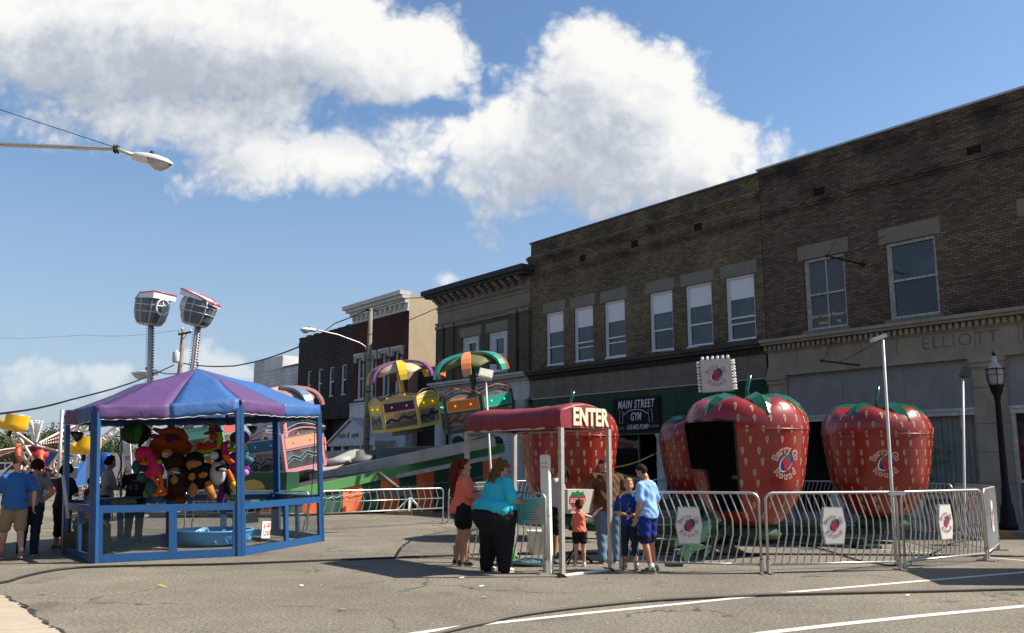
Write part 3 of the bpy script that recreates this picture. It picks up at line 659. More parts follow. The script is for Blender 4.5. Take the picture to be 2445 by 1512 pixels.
mb = MB(); mb.lathe([(.24,.13),(.24,.25),(.19,.3),(.18,1.5),(.17,2.55),(.22,2.6),(.22,2.7)], 16, 0, (-23.15,.05,0)); mb_build_local(mb, 'column', mat('white_column_paint', (.5,.52,.53), .6), root)
# gym sign (a lightbox hung on the tiles)
r_ = fthing('gym_sign', 'black shop sign with white lettering and a bent barbell, hung on the green tiles', 'sign', -24.28, 3.5, -.1)
mb = MB(); mb.box(-25.48,-23.08,-.11,-.032,2.83,4.1); mb_build_local(mb, 'board', mat('sign_black', (.012,.01,.011), .7, var=.3, spec=.15), r_)
M_LT = mat('sign_white', (.62,.6,.6), .7, var=.15, scale=20)
text('lettering', 'MAIN STREET', .43, MT(-24.28,3.83,-.112), M_LT, r_, .004, sx=.66, shear=.2, spacing=1.15, off=.006)
text('lettering', 'GYM', .42, MT(-24.28,3.36,-.112), M_LT, r_, .004, sx=.62, shear=.2, spacing=1.05, off=.006)
text('lettering', '618-842-PUMP', .27, MT(-24.2,2.97,-.112), M_LT, r_, .004, sx=.62, shear=.25, spacing=1.1, off=.002)
text('lettering', 'ST CLAIR', .14, MT(-25.12,2.95,-.112), mat('sign_grey', (.25,.24,.24), .7), r_, .004, sx=.8)
text('lettering', 'GLEN BORAH', .14, MT(-23.42,2.98,-.112), MATS['sign_grey'], r_, .004, sx=.8)
mb = MB()
arc = [fw(-24.28+.68*math.sin(t), -.118, 3.32+.32*math.cos(t)) for t in [i*.1-1.15 for i in range(24)]]
mb.tube(arc, .016, 6)
for sgn in (-1, 1):
    c = (-24.28+sgn*.78, 3.38)
    q = [(-.07,-.25),(.1,-.22),(.06,.25),(-.12,.2)]
    q = [(c[0]+sgn*a+sgn*.0, c[1]+b) for a, b in q]
    mb.tube([fw(a, -.116, b) for a, b in q], .009, 5, closed=True)
mb.build('barbell_drawing', M_LT, r_)
# yellow tape in the gym doorway
r_ = fthing('caution_tape', 'yellow tape strung across the gym doorway behind the left boy', 'tape', -22.5, 1.5, -.4)
mb = MB()
for (a, b) in (((-25.6,1.45),(-23.2,1.95)),((-25.6,1.4),(-23.2,1.0)),((-23.1,2.0),(-21,2.15)),((-23.1,1.6),(-21,1.55)),((-23.1,1.05),(-21,1.2))):
    pts = [fw(a[0]+(b[0]-a[0])*t, -.3, a[1]+(b[1]-a[1])*t-.1*math.sin(math.pi*t)) for t in [i/8 for i in range(9)]]
    for p, q in zip(pts, pts[1:]): mb.bar(p, q, .006, .05)
mb.build('tape_strip', mat('yellow_tape', (.6,.45,.05), .6), r_)
# ---------------------------------------------------------------- bracketed cornice building
EC0, EC1 = -38.4, -30.77
root = fthing('cornice_building', 'grey brown brick building with a dark bracketed cornice and two narrow upper windows', 'building', EC0)
wc = [(-36.2,-34.75,5.75,7.71),(-33.98,-32.5,5.75,7.69)]
B_OLV = brick('olive_brick', (.075,.061,.042), (.118,.096,.066), (.064,.056,.046), dirt=.3)
mb = MB(); wall_open(mb, EC0, EC1, 4.4, 10.1, wc); shell(mb, EC0, EC1, 10.1)
mb_build_local(mb, 'wall', B_OLV, root)
M_BRKT = stone('bracket_stone', (.2,.175,.15), .5)
mb = MB(); mb.box(EC0-.55, EC1+.3, -.75, .3, 10.1, 10.35); mb.box(EC0-.4, EC1+.22, -.6, .2, 9.95, 10.098); mb_build_local(mb, 'cornice', stone('dark_cornice_metal', (.045,.048,.05), .3), root)
x = EC0+.02
while x < EC1-.1:
    mb = MB()
    for (o, a, b) in ((.5,9.85,9.948),(.38,9.76,9.848),(.24,9.66,9.758),(.12,9.58,9.658)): mb.box(x, x+.26, -o, -.03, a, b)
    mb_build_local(mb, 'cornice_bracket', M_BRKT, root); x += .585
mb = MB(); mb.box(EC0, EC1, -.03, 0, 9.5, 9.948); dentils(mb, EC0, EC1, -.12, -.031, 9.36, 9.46, .05, .06); mb.box(EC0, EC1, -.05, 0, 9.3, 9.498)
mb.box(EC0, EC1, -.08, 0, 9.22, 9.298); mb.box(EC0, EC1, -.03, 0, 8.68, 9.218)
mb.box(EC0-.06, EC1, -.16, 0, 8.58, 8.678); mb.box(EC0, EC1, -.1, 0, 8.5, 8.578); mb.box(-36.8,-32.3,-.06,0,8.36,8.49)
for (a, b, p, q) in wc: mb.box(a-.2, b+.16, -.012, .05, q+.01, q+.47)
mb_build_local(mb, 'stone_trim', M_LINT, root)
for (a, b) in ((EC0,-37.75),(-37.55,-36.85),(-32.3,-31.7),(-31.45,EC1)):
    mb = MB(); mb.box(a, b, -.13, 0, 5.6, 8.34); pq = mb_build_local(mb, 'pilaster', B_OLV, root)
    mb = MB(); mb.box(a-.03, b+.03, -.18, 0, 8.342, 8.498); mb_build_local(mb, 'pilaster_cap', M_LINT, pq)
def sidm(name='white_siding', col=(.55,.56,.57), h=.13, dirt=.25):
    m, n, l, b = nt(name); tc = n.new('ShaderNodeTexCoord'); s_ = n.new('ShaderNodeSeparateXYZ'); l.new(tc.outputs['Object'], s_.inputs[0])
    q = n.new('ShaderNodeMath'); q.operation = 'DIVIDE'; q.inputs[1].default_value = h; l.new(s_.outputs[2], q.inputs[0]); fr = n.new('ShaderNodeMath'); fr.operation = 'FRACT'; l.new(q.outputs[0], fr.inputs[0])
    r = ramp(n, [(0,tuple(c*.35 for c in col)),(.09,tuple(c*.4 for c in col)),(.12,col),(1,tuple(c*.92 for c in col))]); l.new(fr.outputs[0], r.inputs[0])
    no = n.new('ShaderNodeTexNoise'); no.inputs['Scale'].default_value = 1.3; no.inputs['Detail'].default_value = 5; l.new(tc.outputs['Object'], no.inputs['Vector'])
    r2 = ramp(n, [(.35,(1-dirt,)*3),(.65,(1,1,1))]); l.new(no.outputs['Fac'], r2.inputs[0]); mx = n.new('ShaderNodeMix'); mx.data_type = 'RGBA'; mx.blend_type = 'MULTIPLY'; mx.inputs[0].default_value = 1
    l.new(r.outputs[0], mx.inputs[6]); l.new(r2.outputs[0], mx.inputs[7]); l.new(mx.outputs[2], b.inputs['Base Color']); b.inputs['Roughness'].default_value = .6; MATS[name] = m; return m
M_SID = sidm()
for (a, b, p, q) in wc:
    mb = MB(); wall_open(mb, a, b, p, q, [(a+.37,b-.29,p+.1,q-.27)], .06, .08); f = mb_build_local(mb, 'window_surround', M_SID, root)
    sash_window(root, a+.37, b-.29, p+.1, q-.27, 6.6, d=.12, fw_=.06, up=G_BLUE, lo=G_DARK)
M_WSTN = stone('white_painted_stone', (.5,.5,.48), .35, 2)
mb = MB(); mb.box(EC0-.2, EC1, -.5, 0, 5.5, 5.6); mb.box(EC0-.12, EC1, -.4, 0, 5.4, 5.498); mb.box(EC0, EC1, -.12, 0, 5.1, 5.398); dentils(mb, EC0, EC1, -.22, -.121, 5.24, 5.38, .06, .06)
mb.box(EC0, EC1, -.1, 0, 4.5, 5.098); mb.box(EC0, EC1, -.2, 0, 4.4, 4.498)
mb.box(EC0,EC0+.5,-.12,0,.13,4.4); mb_build_local(mb, 'shop_entablature', M_WSTN, root)
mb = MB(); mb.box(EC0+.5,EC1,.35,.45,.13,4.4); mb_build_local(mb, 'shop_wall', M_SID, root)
for x in (-31.3,-34.9,-37.9):
    mb = MB(); mb.lathe([(.34,.13),(.34,.35),(.27,.42),(.26,2.2),(.23,4.0),(.3,4.1),(.32,4.4)], 16, 0, (x,-.05,0)); mb_build_local(mb, 'column', M_WSTN, root)
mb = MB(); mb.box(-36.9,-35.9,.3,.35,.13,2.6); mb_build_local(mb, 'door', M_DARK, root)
# ---------------------------------------------------------------- red brick building with white cornice
ED0, ED1 = -47.6, -41.3
root = fthing('red_brick_building', 'dark red brick building with a heavy white cornice and a sunlit tan side wall', 'building', ED0)
wd = [(-47.15,-46.24,5.3,7.7),(-45.6,-44.8,5.3,7.7),(-44.2,-43.3,5.3,7.7),(-42.78,-41.88,5.3,7.68)]
B_RED = brick('dark_red_brick', (.06,.016,.013), (.095,.026,.02), (.06,.03,.025), dirt=.2)
mb = MB(); wall_open(mb, ED0, ED1, 5.1, 9.85, wd); mb_build_local(mb, 'wall', B_RED, root)
mb = MB(); mb.quad((ED0,14,0),(ED0,0,0),(ED0,0,10.7),(ED0,14,10.7)); mb.quad((ED0,.3,10.2),(ED1,.3,10.2),(ED1,14,9.2),(ED0,14,9.2)); mb.quad((ED1,14,0),(ED0,14,0),(ED0,14,9.4),(ED1,14,9.4)); mb_build_local(mb, 'rear_wall', B_RED, root)
B_PNK = brick('pink_brick', (.36,.17,.11), (.46,.23,.15), (.42,.33,.26), dirt=.15)
stp = [(0,10.75),(2.2,10.5),(2.6,10.5),(2.9,10.2),(3.3,10.2),(3.5,9.9),(3.9,9.9),(4.1,9.5),(9,9.3),(14,9.2)]
mb = MB(); vs_ = [(ED1,0,6.98)]+[(ED1,14,6.98)]+[(ED1,y,z) for y,z in stp[::-1]]; mb.add(vs_, [tuple(range(len(vs_)))]); mb.quad((ED1,0,6.98),(ED1,14,6.98),(ED1,14,0),(ED1,0,0))
mb.v = [Vector((p[0]-0, p[1], p[2])) for p in mb.v]; sw = MB(); sw.add(vs_, [tuple(range(len(vs_)))]); mb_build_local(sw, 'side_wall', stone('tan_render', (.46,.37,.25), .35, .7, dcol=(.18,.14,.1)), root)
sw = MB(); sw.box(ED1-.3, ED1+.012, .0, 14, 0, 6.98); mb_build_local(sw, 'lower_side_wall', B_PNK, root)
mb = MB()
mb.box(ED0-.5, ED1+.02, -.62, .1, 10.62, 10.85); mb.box(ED0-.35, ED1+.01, -.45, .05, 10.45, 10.618); mb.box(ED0-.15, ED1, -.28, 0, 10.2, 10.448)
mb.box(ED0-.05, ED1, -.1, 0, 9.86, 10.198); mb.box(ED0-.08, ED1, -.16, 0, 9.78, 9.858)
x = ED0+.1
while x < ED1-.2: mb.box(x, x+.18, -.24, -.101, 9.95, 10.19); x += .55
mb_build_local(mb, 'cornice', stone('chipped_white_cornice', (.58,.57,.54), .45, 3, dcol=(.1,.1,.1)), root)
for (a, b, p, q) in wd:
    sash_window(root, a, b, p, q, 6.5, d=.14, fw_=.07, up=G_BLUE, lo=G_BLUE)
    mb = MB(); mb.box(a-.16, b+.16, -.18, .02, q+.12, q+.26); mb.box(a-.1, b+.1, -.1, .02, q, q+.118); mb.box(a-.14,a-.02,-.16,0,q-.25,q+.119); mb.box(b+.02,b+.14,-.16,0,q-.25,q+.119); mb_build_local(mb, 'window_hood', M_WSTN, root)
    mb = MB(); mb.box(a-.1, b+.1, -.1, .1, p-.1, p-.005); mb_build_local(mb, 'window_sill', M_WSTN, root)
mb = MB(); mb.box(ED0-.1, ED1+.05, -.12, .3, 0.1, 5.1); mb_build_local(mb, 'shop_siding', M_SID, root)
mb = MB(); mb.box(ED1-.15, ED1+.1, -.16, -.122, .1, 5.1); mb.box(ED0-.1, ED1+.05, -.16, -.122, 4.98, 5.1); mb_build_local(mb, 'siding_trim', mat('pale_blue_trim', (.3,.36,.42), .6), root)
# gabled porch
px0, px1, pz0, pz1 = -48.1, -42.3, 2.75, 4.05
mb = MB(); mb.prism([(px0+.25,pz0),(px1-.25,pz0),((px0+px1)/2,pz1-.1)], -1.25, -.13); mb_build_local(mb, 'porch_gable', mat('pale_gable', (.42,.44,.46), .7), root)
mb = MB(); cx_ = (px0+px1)/2
mb.bar((px0,-.7,pz0+.02),(cx_,-.7,pz1+.05),1.3,.12); mb.bar((cx_,-.7,pz1+.05),(px1,-.7,pz0+.02),1.3,.12); mb.box(px0+.1,px1-.1,-1.3,-.14,pz0-.16,pz0-.005); mb_build_local(mb, 'porch_roof_trim', M_WSTN, root)
for x in (px0+.4, -46.4, -44.2, px1-.4): mb = MB(); mb.box(x-.07,x+.07,-1.2,-1.06,.13,pz0-.165); mb_build_local(mb, 'porch_post', M_WFR, root)
text('porch_lettering', 'cuttn &  style', .42, MT(-45.6,3.17,-1.255), M_DARK, root, .01, sx=1.1, shear=.4)
for bx in ((-46.9,-45.7,.2),(-44.6,-43.2,1)): mb = MB(); mb.box(bx[0],bx[1],-.14,-.122,bx[2],2.4); mb_build_local(mb, 'shop_window_pane', G_DARK, root)
# low dark infill between the two
root = fthing('infill_building', 'low dark brick infill between the red brick and the cornice buildings', 'building', ED1+.02)
mb = MB(); mb.box(ED1+.03, EC0-.01, .6, 12, 0, 6.5); mb_build_local(mb, 'wall', brick('soot_brick', (.02,.016,.014), (.03,.022,.02), (.02,.018,.017)), root)
mb = MB(); mb.box(ED1+.03, EC0-.01, .5, .9, 6.502, 6.62); mb_build_local(mb, 'coping', MATS['dark_coping'], root)
# ---------------------------------------------------------------- black brick building
EF0, EF1 = -55.45, -47.62
root = fthing('black_brick_building', 'near black brick building with four narrow windows and a dark garage opening', 'building', EF0)
wf = [(-54.1,-53.4,5.68,7.52),(-52.5,-51.8,5.68,7.52),(-50.9,-50.15,5.68,7.5),(-49.25,-48.5,5.68,7.52)]
B_BLK = brick('black_brick', (.014,.013,.014), (.03,.027,.026), (.1,.095,.085), bw=.3, bh=.14, msize=.014, dirt=.2, dcol=(.01,.01,.01))
mb = MB(); wall_open(mb, EF0, EF1, 0, 9.75, wf+[(-51.3,-48.0,.02,4.3)], 0, .5); shell(mb, EF0, EF1, 9.75)
for k in range(14):
    x = EF0+k*.56; mb.box(x, x+.5, -.02, .28, 9.752, 9.80+.12*(k % 2 == 0)*rnd.random()+k*.004)
mb.box(EF0-.06,EF0+.0,-.02,.3,9.2,9.5); mb_build_local(mb, 'wall', B_BLK, root)
for (a, b, p, q) in wf: sash_window(root, a, b, p, q, 6.6, d=.14, fw_=.06, up=G_BLUE, lo=G_DARK)
mb = MB(); mb.box(-51.3,-48.0,.5,.6,0,4.3); mb_build_local(mb, 'garage_dark_fill', M_DARK, root)  # near-black sheet stands in for the unlit inside of the open garage
# white block building
root = fthing('white_block_building', 'whitewashed block building with a raised corner, farthest along the street', 'building', -63.2)
mb = MB(); mb.prism([(-63.2,0),(EF0-.02,0),(EF0-.02,8.05),(-57.9,8.1),(-61.2,8.1),(-61.2,8.95),(-63.2,9.0)], 0, 14)
mb_build_local(mb, 'wall', brick('white_block', (.42,.42,.43), (.5,.5,.5), (.26,.26,.27), bw=.8, bh=.25, dirt=.25, dcol=(.25,.25,.25), msize=.015), root)
mb = MB(); mb.box(-61.2,-58,-.02,3,8.102,8.95); mb_build_local(mb, 'penthouse', stone('white_plaster', (.62,.62,.6), .3, 1), root)
mb = MB(); mb.box(-57.9,EF0-.03,-.05,.3,8.06,8.16); mb_build_local(mb, 'coping', MATS['dark_coping'], root)

# ---------------------------------------------------------------- the shops behind the camera, seen mirrored in the glass
for (a, b, h, lab, bm) in ((-40,-14,9.5,'brick shop row across the street, behind the viewer on the left',B_RED),(-13.9,6,8.2,'tan shop building right behind the viewer',B_TAN),(6.1,22,10.,'brown building behind the viewer on the right',B_BRN)):
    root = thing('opposite_building', lab, 'building', tuple(TD*a+ND*-6.5), FR, 'shops across the street')
    mb = MB(); mb.box(a, b, -N0-16, -N0-6.5, 0, h); mb_build_local(mb, 'wall', bm, root)
    x = a+1
    while x < b-2:
        mb = MB(); mb.box(x, x+1.2, -N0-6.5, -N0-6.44, 5, 7.2); mb_build_local(mb, 'window', G_DARK, root); mb = MB(); mb.box(x-.3, x+2.4, -N0-6.5, -N0-6.44, .6, 3); mb_build_local(mb, 'shop_window', G_DARK, root); x += 3.2
# ================================================================ fairground
def P3(o): return ROOTM[o]
M_RED = mat('berry_red', (.26,.012,.008), .32, var=.14, scale=3, coat=.35)
M_SEED = mat('seed_cream', (.46,.36,.19), .5); M_SEED2 = mat('seed_olive', (.25,.19,.07), .5)
M_LEAF = mat('berry_leaf_green', (.006,.085,.035), .22, coat=.4)
M_GRN = mat('ride_green_paint', (.008,.05,.024), .5, var=.3)
M_STEEL = mat('galvanised_steel', (.5,.49,.47), .38, .75, var=.15, scale=30)
M_ALU = mat('scuffed_aluminium', (.5,.48,.43), .5, .6, var=.35, scale=25)
M_PLATE = mat('plate_white', (.72,.71,.66), .5, var=.04)
M_NAVY = mat('logo_navy', (.02,.03,.17), .5); M_LBLUE = mat('logo_white', (.7,.72,.75), .5)
M_LRED = mat('logo_red', (.5,.02,.03), .5); M_LGRN = mat('logo_green', (.02,.18,.04), .5)
M_LPINK = mat('logo_letter', (.50,.12,.08), .5); M_LEDGE = mat('logo_letter_edge', (.66,.52,.44), .5)
_glyph = {}
def glyph(ch):
    if ch not in _glyph:
        cu = bpy.data.curves.new('g', 'FONT'); cu.body = ch; cu.size = 1; cu.align_x = 'CENTER'; cu.align_y = 'CENTER'; cu.resolution_u = 2
        r = []
        for off in (0., .05):
            cu.offset = off; t = bpy.data.objects.new('tmp_glyph', cu); me = to_mesh(t)
            r.append(([v.co.copy() for v in me.vertices], [tuple(p.vertices) for p in me.polygons])); bpy.data.objects.remove(t); bpy.data.meshes.remove(me)
        _glyph[ch] = r
    return _glyph[ch]
def logo(mapf, size, parent, plate=True):
    """mapf(u, v, lift) -> world point; size = height of the whole emblem"""
    k = size; mb = MB()
    def poly(pts, mi, lift):
        c = (sum(p[0] for p in pts)/len(pts), sum(p[1] for p in pts)/len(pts)); vs = [mapf(c[0]*k, c[1]*k, lift)]+[mapf(p[0]*k, p[1]*k, lift) for p in pts]; n_ = len(pts)
        mb.add(vs, [(0, i+1, (i+1) % n_+1) for i in range(n_)], mi)
    def ell(cx, cy, a, b, rot, mi, lift, n_=28):
        poly([(cx+a*math.cos(t)*math.cos(rot)-b*math.sin(t)*math.sin(rot), cy+a*math.cos(t)*math.sin(rot)+b*math.sin(t)*math.cos(rot)) for t in [2*math.pi*i/n_ for i in range(n_)]], mi, lift)
    rt = R(52)
    ell(0, 0, .29, .2, rt, 0, .002); ell(-.012, -.008, .265, .18, rt, 1, .003); ell(.012, .012, .25, .155, rt, 0, .004)
    # strawberry
    st = [(-.115,.11),(-.05,.135),(.03,.13),(.1,.12),(.125,.05),(.1,-.08),(.05,-.19),(.02,-.25),(-.03,-.2),(-.09,-.09),(-.125,.03)]
    poly(st, 2, .006)
    for (x, y) in ((-.06,.06),(.0,.07),(.06,.06),(-.08,0),(-.02,0),(.04,.0),(.09,.0),(-.05,-.06),(.01,-.07),(.06,-.06),(-.01,-.13),(.03,-.15)):
        poly([(x-.008,y),(x,y-.016),(x+.008,y),(x,y+.016)], 5, .007)
    for lf in ([(-.14,.07),(-.08,.15),(0,.12),(-.04,.16)],[(-.06,.14),(-.1,.23),(-.02,.17),(.0,.13)],[(0,.13),(.06,.21),(.12,.21),(.06,.15),(.03,.12)],[(.02,.12),(.13,.09),(.11,.14),(.05,.155)]):
        poly(lf, 3, .008)
    def word(wd, R0, a0, a1, flip, sz):
        for i, ch in enumerate(wd):
            if ch == ' ': continue
            a = R(a0+(a1-a0)*i/(len(wd)-1)); cx, cy = R0*math.cos(a)*1.0, R0*math.sin(a)*.95; rot = a-math.pi/2 if not flip else a+math.pi/2
            for mi, gi, lift, s_ in ((6, 1, .005, 1.2), (4, 0, .0075, 1.)):
                vs, fs = glyph(ch)[gi]
                mb.add([mapf((cx+(v.x*math.cos(rot)-v.y*math.sin(rot))*sz*s_)*k, (cy+(v.x*math.sin(rot)+v.y*math.cos(rot))*sz*s_)*k, lift) for v in vs], fs, mi)
    word('Berry Go', .36, 158, 24, False, .21); word('Round', .37, 222, 318, True, .21)
    return mb.build('emblem', [M_NAVY, M_LBLUE, M_LRED, M_LGRN, M_LPINK, M_IRON, M_LEDGE], parent)
# ---------------------------------------------------------------- strawberries
BP = [(0.02,.52),(.40,.53),(.56,.6),(.72,.78),(.84,.98),(.94,1.2),(1.0,1.5),(1.05,1.85),(1.085,2.12),(1.1,2.22),(1.095,2.34),(1.065,2.46),(1.0,2.58),(.9,2.67),(.76,2.72),(.5,2.735),(.3,2.72),(.1,2.68),(.0,2.67)]
def smooth_profile(P, n_=4):
    out = []
    for i in range(len(P)-1):
        p0 = P[max(i-1,0)]; p1 = P[i]; p2 = P[i+1]; p3 = P[min(i+2,len(P)-1)]
        for j in range(n_):
            t = j/n_; out.append(tuple(.5*((2*p1[k])+(-p0[k]+p2[k])*t+(2*p0[k]-5*p1[k]+4*p2[k]-p3[k])*t*t+(-p0[k]+3*p1[k]-3*p2[k]+p3[k])*t**3) for k in (0,1)))
    out.append(P[-1]); return out
BPS = smooth_profile(BP)
def brad(z):
    for (r0, z0), (r1, z1) in zip(BPS, BPS[1:]):
        if z0 <= z <= z1 and z1 > z0: return r0+(r1-r0)*(z-z0)/(z1-z0)
    return .5
def berry(cx, cy, op, logos, label, seed=0):
    root = thing('strawberry_car', label, 'ride car', (cx, cy, 0), 0, 'strawberry cars of the children ride')
    mb = MB(); seg = 72; M = Matrix.Translation((cx, cy, 0))
    def inop(a, z):
        d = (math.degrees(a)-op+180) % 360-180
        return (abs(d) < 40 and 1.48 < z < 2.34) or (2 < d < 40 and .78 < z <= 1.48)
    prof = [(r, z) for r, z in BPS if z < 2.74 or r < 2]
    # bump the shoulders between the leaves
    def rr_(r, z, a):
        q = max(0, min(1, (z-2.35)/.35)); return r*(1+.0*q), z+ .05*q*math.cos(6*a)*(1 if r > .3 else r/.3)
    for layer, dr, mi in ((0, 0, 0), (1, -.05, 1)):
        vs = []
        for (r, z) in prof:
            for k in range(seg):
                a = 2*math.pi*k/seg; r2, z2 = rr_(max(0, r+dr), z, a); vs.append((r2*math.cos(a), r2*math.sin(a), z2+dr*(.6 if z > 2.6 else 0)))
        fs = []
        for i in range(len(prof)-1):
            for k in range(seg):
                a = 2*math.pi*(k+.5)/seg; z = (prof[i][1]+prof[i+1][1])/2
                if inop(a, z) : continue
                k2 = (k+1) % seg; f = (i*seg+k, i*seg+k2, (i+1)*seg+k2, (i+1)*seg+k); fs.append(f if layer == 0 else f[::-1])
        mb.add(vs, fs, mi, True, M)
    # seam ridge
    arc = []
    for k in range(seg+1):
        a = 2*math.pi*k/seg; arc.append((a, None))
    run = []
    for k in range(seg*2):
        a = R(op)+math.pi*2*k/(seg*2)
        if not inop(a, 2.2): run.append((1.103*math.cos(a), 1.103*math.sin(a), 2.2))
    mb.tube(run, .011, 5, 0, M=M)
    # seeds
    z = .72; row = 0
    while z < 2.70:
        r = brad(z); n_ = max(8, int(2*math.pi*r/.27))
        for k in range(n_):
            a = 2*math.pi*(k+.5*(row % 2))/n_+seed
            if inop(a+.03, z) or inop(a-.03, z) or inop(a, z-.07) or inop(a, z+.07): continue
            if any(abs((math.degrees(a)-lg+180) % 360-180) < 19 and 1.25 < z < 2.0 for lg in logos): continue
            for mi, sc_, lift in ((2, 1., .004), (3, .5, .007)):
                pts = []
                for (u, v) in ((0,-.075),(.022,-.02),(.027,.02),(.016,.048),(0,.055),(-.016,.048),(-.027,.02),(-.022,-.02)):
                    u *= 1.08; v *= 1.05; zz = min(z+v*sc_+(0 if mi == 2 else .006), 2.735); rr2 = brad(zz)+lift; aa = a+u*sc_/max(rr2,.2); rq, zq = rr_(rr2, zz, aa); pts.append((rq*math.cos(aa), rq*math.sin(aa), zq+(lift if z > 2.5 else 0)))
                mb.add(pts, [tuple(range(8))], mi, False, M)
        z += .185; row += 1
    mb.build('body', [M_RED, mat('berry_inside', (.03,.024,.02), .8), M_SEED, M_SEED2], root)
    # door edge trim
    mb = MB(); ed = []
    for (d, z) in ((-40,1.5),(-40,1.7),(-40,2.1),(-40,2.33),(-25,2.36),(0,2.36),(25,2.36),(40,2.33),(40,2.1),(40,1.7),(40,1.34),(40,1.1),(40,.8),(20,.78),(2,.8),(2,1.1),(2,1.48),(-20,1.49)):
        a = R(op+d); r = brad(z)+.002; ed.append((cx+r*math.cos(a), cy+r*math.sin(a), z))
    mb.tube(ed, .022, 6, closed=True); mb.build('door_trim', mat('black_rubber', (.015,.014,.014), .6), root)
    mb = MB(); a = R(op+180)
    mb.box(-.4,.4,-.2,.2,.9,1.12, 0, M @ Matrix.Rotation(a, 4, 'Z') @ Matrix.Translation((.45,0,0)) @ Matrix.Rotation(math.pi/2, 4, 'Z')); mb.lathe([(.035,.6),(.035,1.35)], 8, 0, (cx,cy,0)); mb.lathe([(.0,1.33),(.28,1.33),(.3,1.36),(.28,1.39),(0,1.39)], 20, 0, (cx,cy,0)); mb.build('seat_and_wheel', mat('seat_cream', (.3,.26,.2), .6), root)
    # leaves: thick folded sepals
    for k in range(6):
        a = 2*math.pi*k/6+seed*1.7+.3; mb = MB(); L = []
        for (r, z, wd) in ((.10,2.76,.14),(.3,2.82,.28),(.55,2.84,.38),(.78,2.78,.4),(.96,2.64,.3),(1.075,2.44,.06)):
            dx_, dy_ = math.cos(a), math.sin(a); wz = .03+.05*(r > .2)*(r < 1)
            L.append([(cx+dx_*r-dy_*q*wd, cy+dy_*r+dx_*q*wd, z+abs(q)*-wz*2.2+.03) for q in (-.5,-.25,0,.25,.5)])
        vs = [p for row_ in L for p in row_]; nb = len(vs); vs += [(p[0]-.015*math.cos(a), p[1]-.015*math.sin(a), p[2]-.05) for p in vs]
        fs = []
        for i in range(5):
            for j in range(4):
                f = (i*5+j, i*5+j+1, (i+1)*5+j+1, (i+1)*5+j); fs.append(f[::-1]); fs.append(tuple(x+nb for x in f))
            fs.append((i*5, (i+1)*5, (i+1)*5+nb, i*5+nb)); fs.append((i*5+4, i*5+4+nb, (i+1)*5+4+nb, (i+1)*5+4))
        fs.append((25,26,27,28,29,29+nb,28+nb,27+nb,26+nb,25+nb)); mb.add(vs, fs, 0, False); mb.build('leaf', M_LEAF, root)
    mb = MB(); mb.tube([(cx+.05,cy,2.7),(cx+.05,cy,2.95),(cx+.08,cy+.02,3.05),(cx+.13,cy+.03,3.22)], .035, 10); mb.build('stalk', M_LEAF, root)
    for lg in logos:
        def mf(u, v, lift, lg=lg):
            z = 1.62+v; r = brad(z)+lift; a = R(lg)+u/brad(1.62); return (cx+r*math.cos(a), cy+r*math.sin(a), z)
        logo(mf, .66, root)
    # underside hub and wheel frame
    mb = MB(); mb.lathe([(.0,.3),(.5,.3),(.55,.38),(.4,.5),(.36,.56)], 20, 0, (cx,cy,0)); mb.build('turntable', M_GRN, root)
    return root
BC = (4.5, 19.5)
berry(4.28, 16.5, 206, [-65], 'nearest strawberry car, standing open behind the fence with its dark doorway to the left', .2)
berry(7.7, 19.1, 20, [-104], 'right hand strawberry car, closed towards the viewer behind the badge panel', .9)
berry(1.26, 20.1, 120, [], 'left hand strawberry car half hidden behind the entrance canopy', 1.3)
berry(4.98, 23.8, 40, [], 'rear strawberry car peeping out left of the nearest strawberry', .55)
# base of the ride
root = thing('strawberry_ride_base', 'dark green steel turntable base under the strawberry cars', 'ride base', (BC[0], BC[1], 0))
mb = MB(); mb.lathe([(0,.05),(1.0,.05),(1.05,.12),(1.0,.32),(.5,.4),(.3,.6),(.28,1.2),(0,1.2)], 32, 0, (*BC,0)); mb.build('hub', M_GRN, root)
for (x, y) in ((4.28,16.5),(7.7,19.1),(1.26,20.1),(4.98,23.8)):
    mb = MB(); mb.bar((BC[0],BC[1],.24), (x,y,.24), .3, .14); mb.build('arm', M_GRN, root)
for k in range(4):
    a = R(45+90*k+8); e = (BC[0]+2.9*math.cos(a), BC[1]+2.9*math.sin(a)); mb = MB(); mb.bar((BC[0],BC[1],.12), (*e,.12), .22, .12); mb.box(e[0]-.22,e[0]+.22,e[1]-.22,e[1]+.22,0,.06); mb.build('outrigger', M_GRN, root)
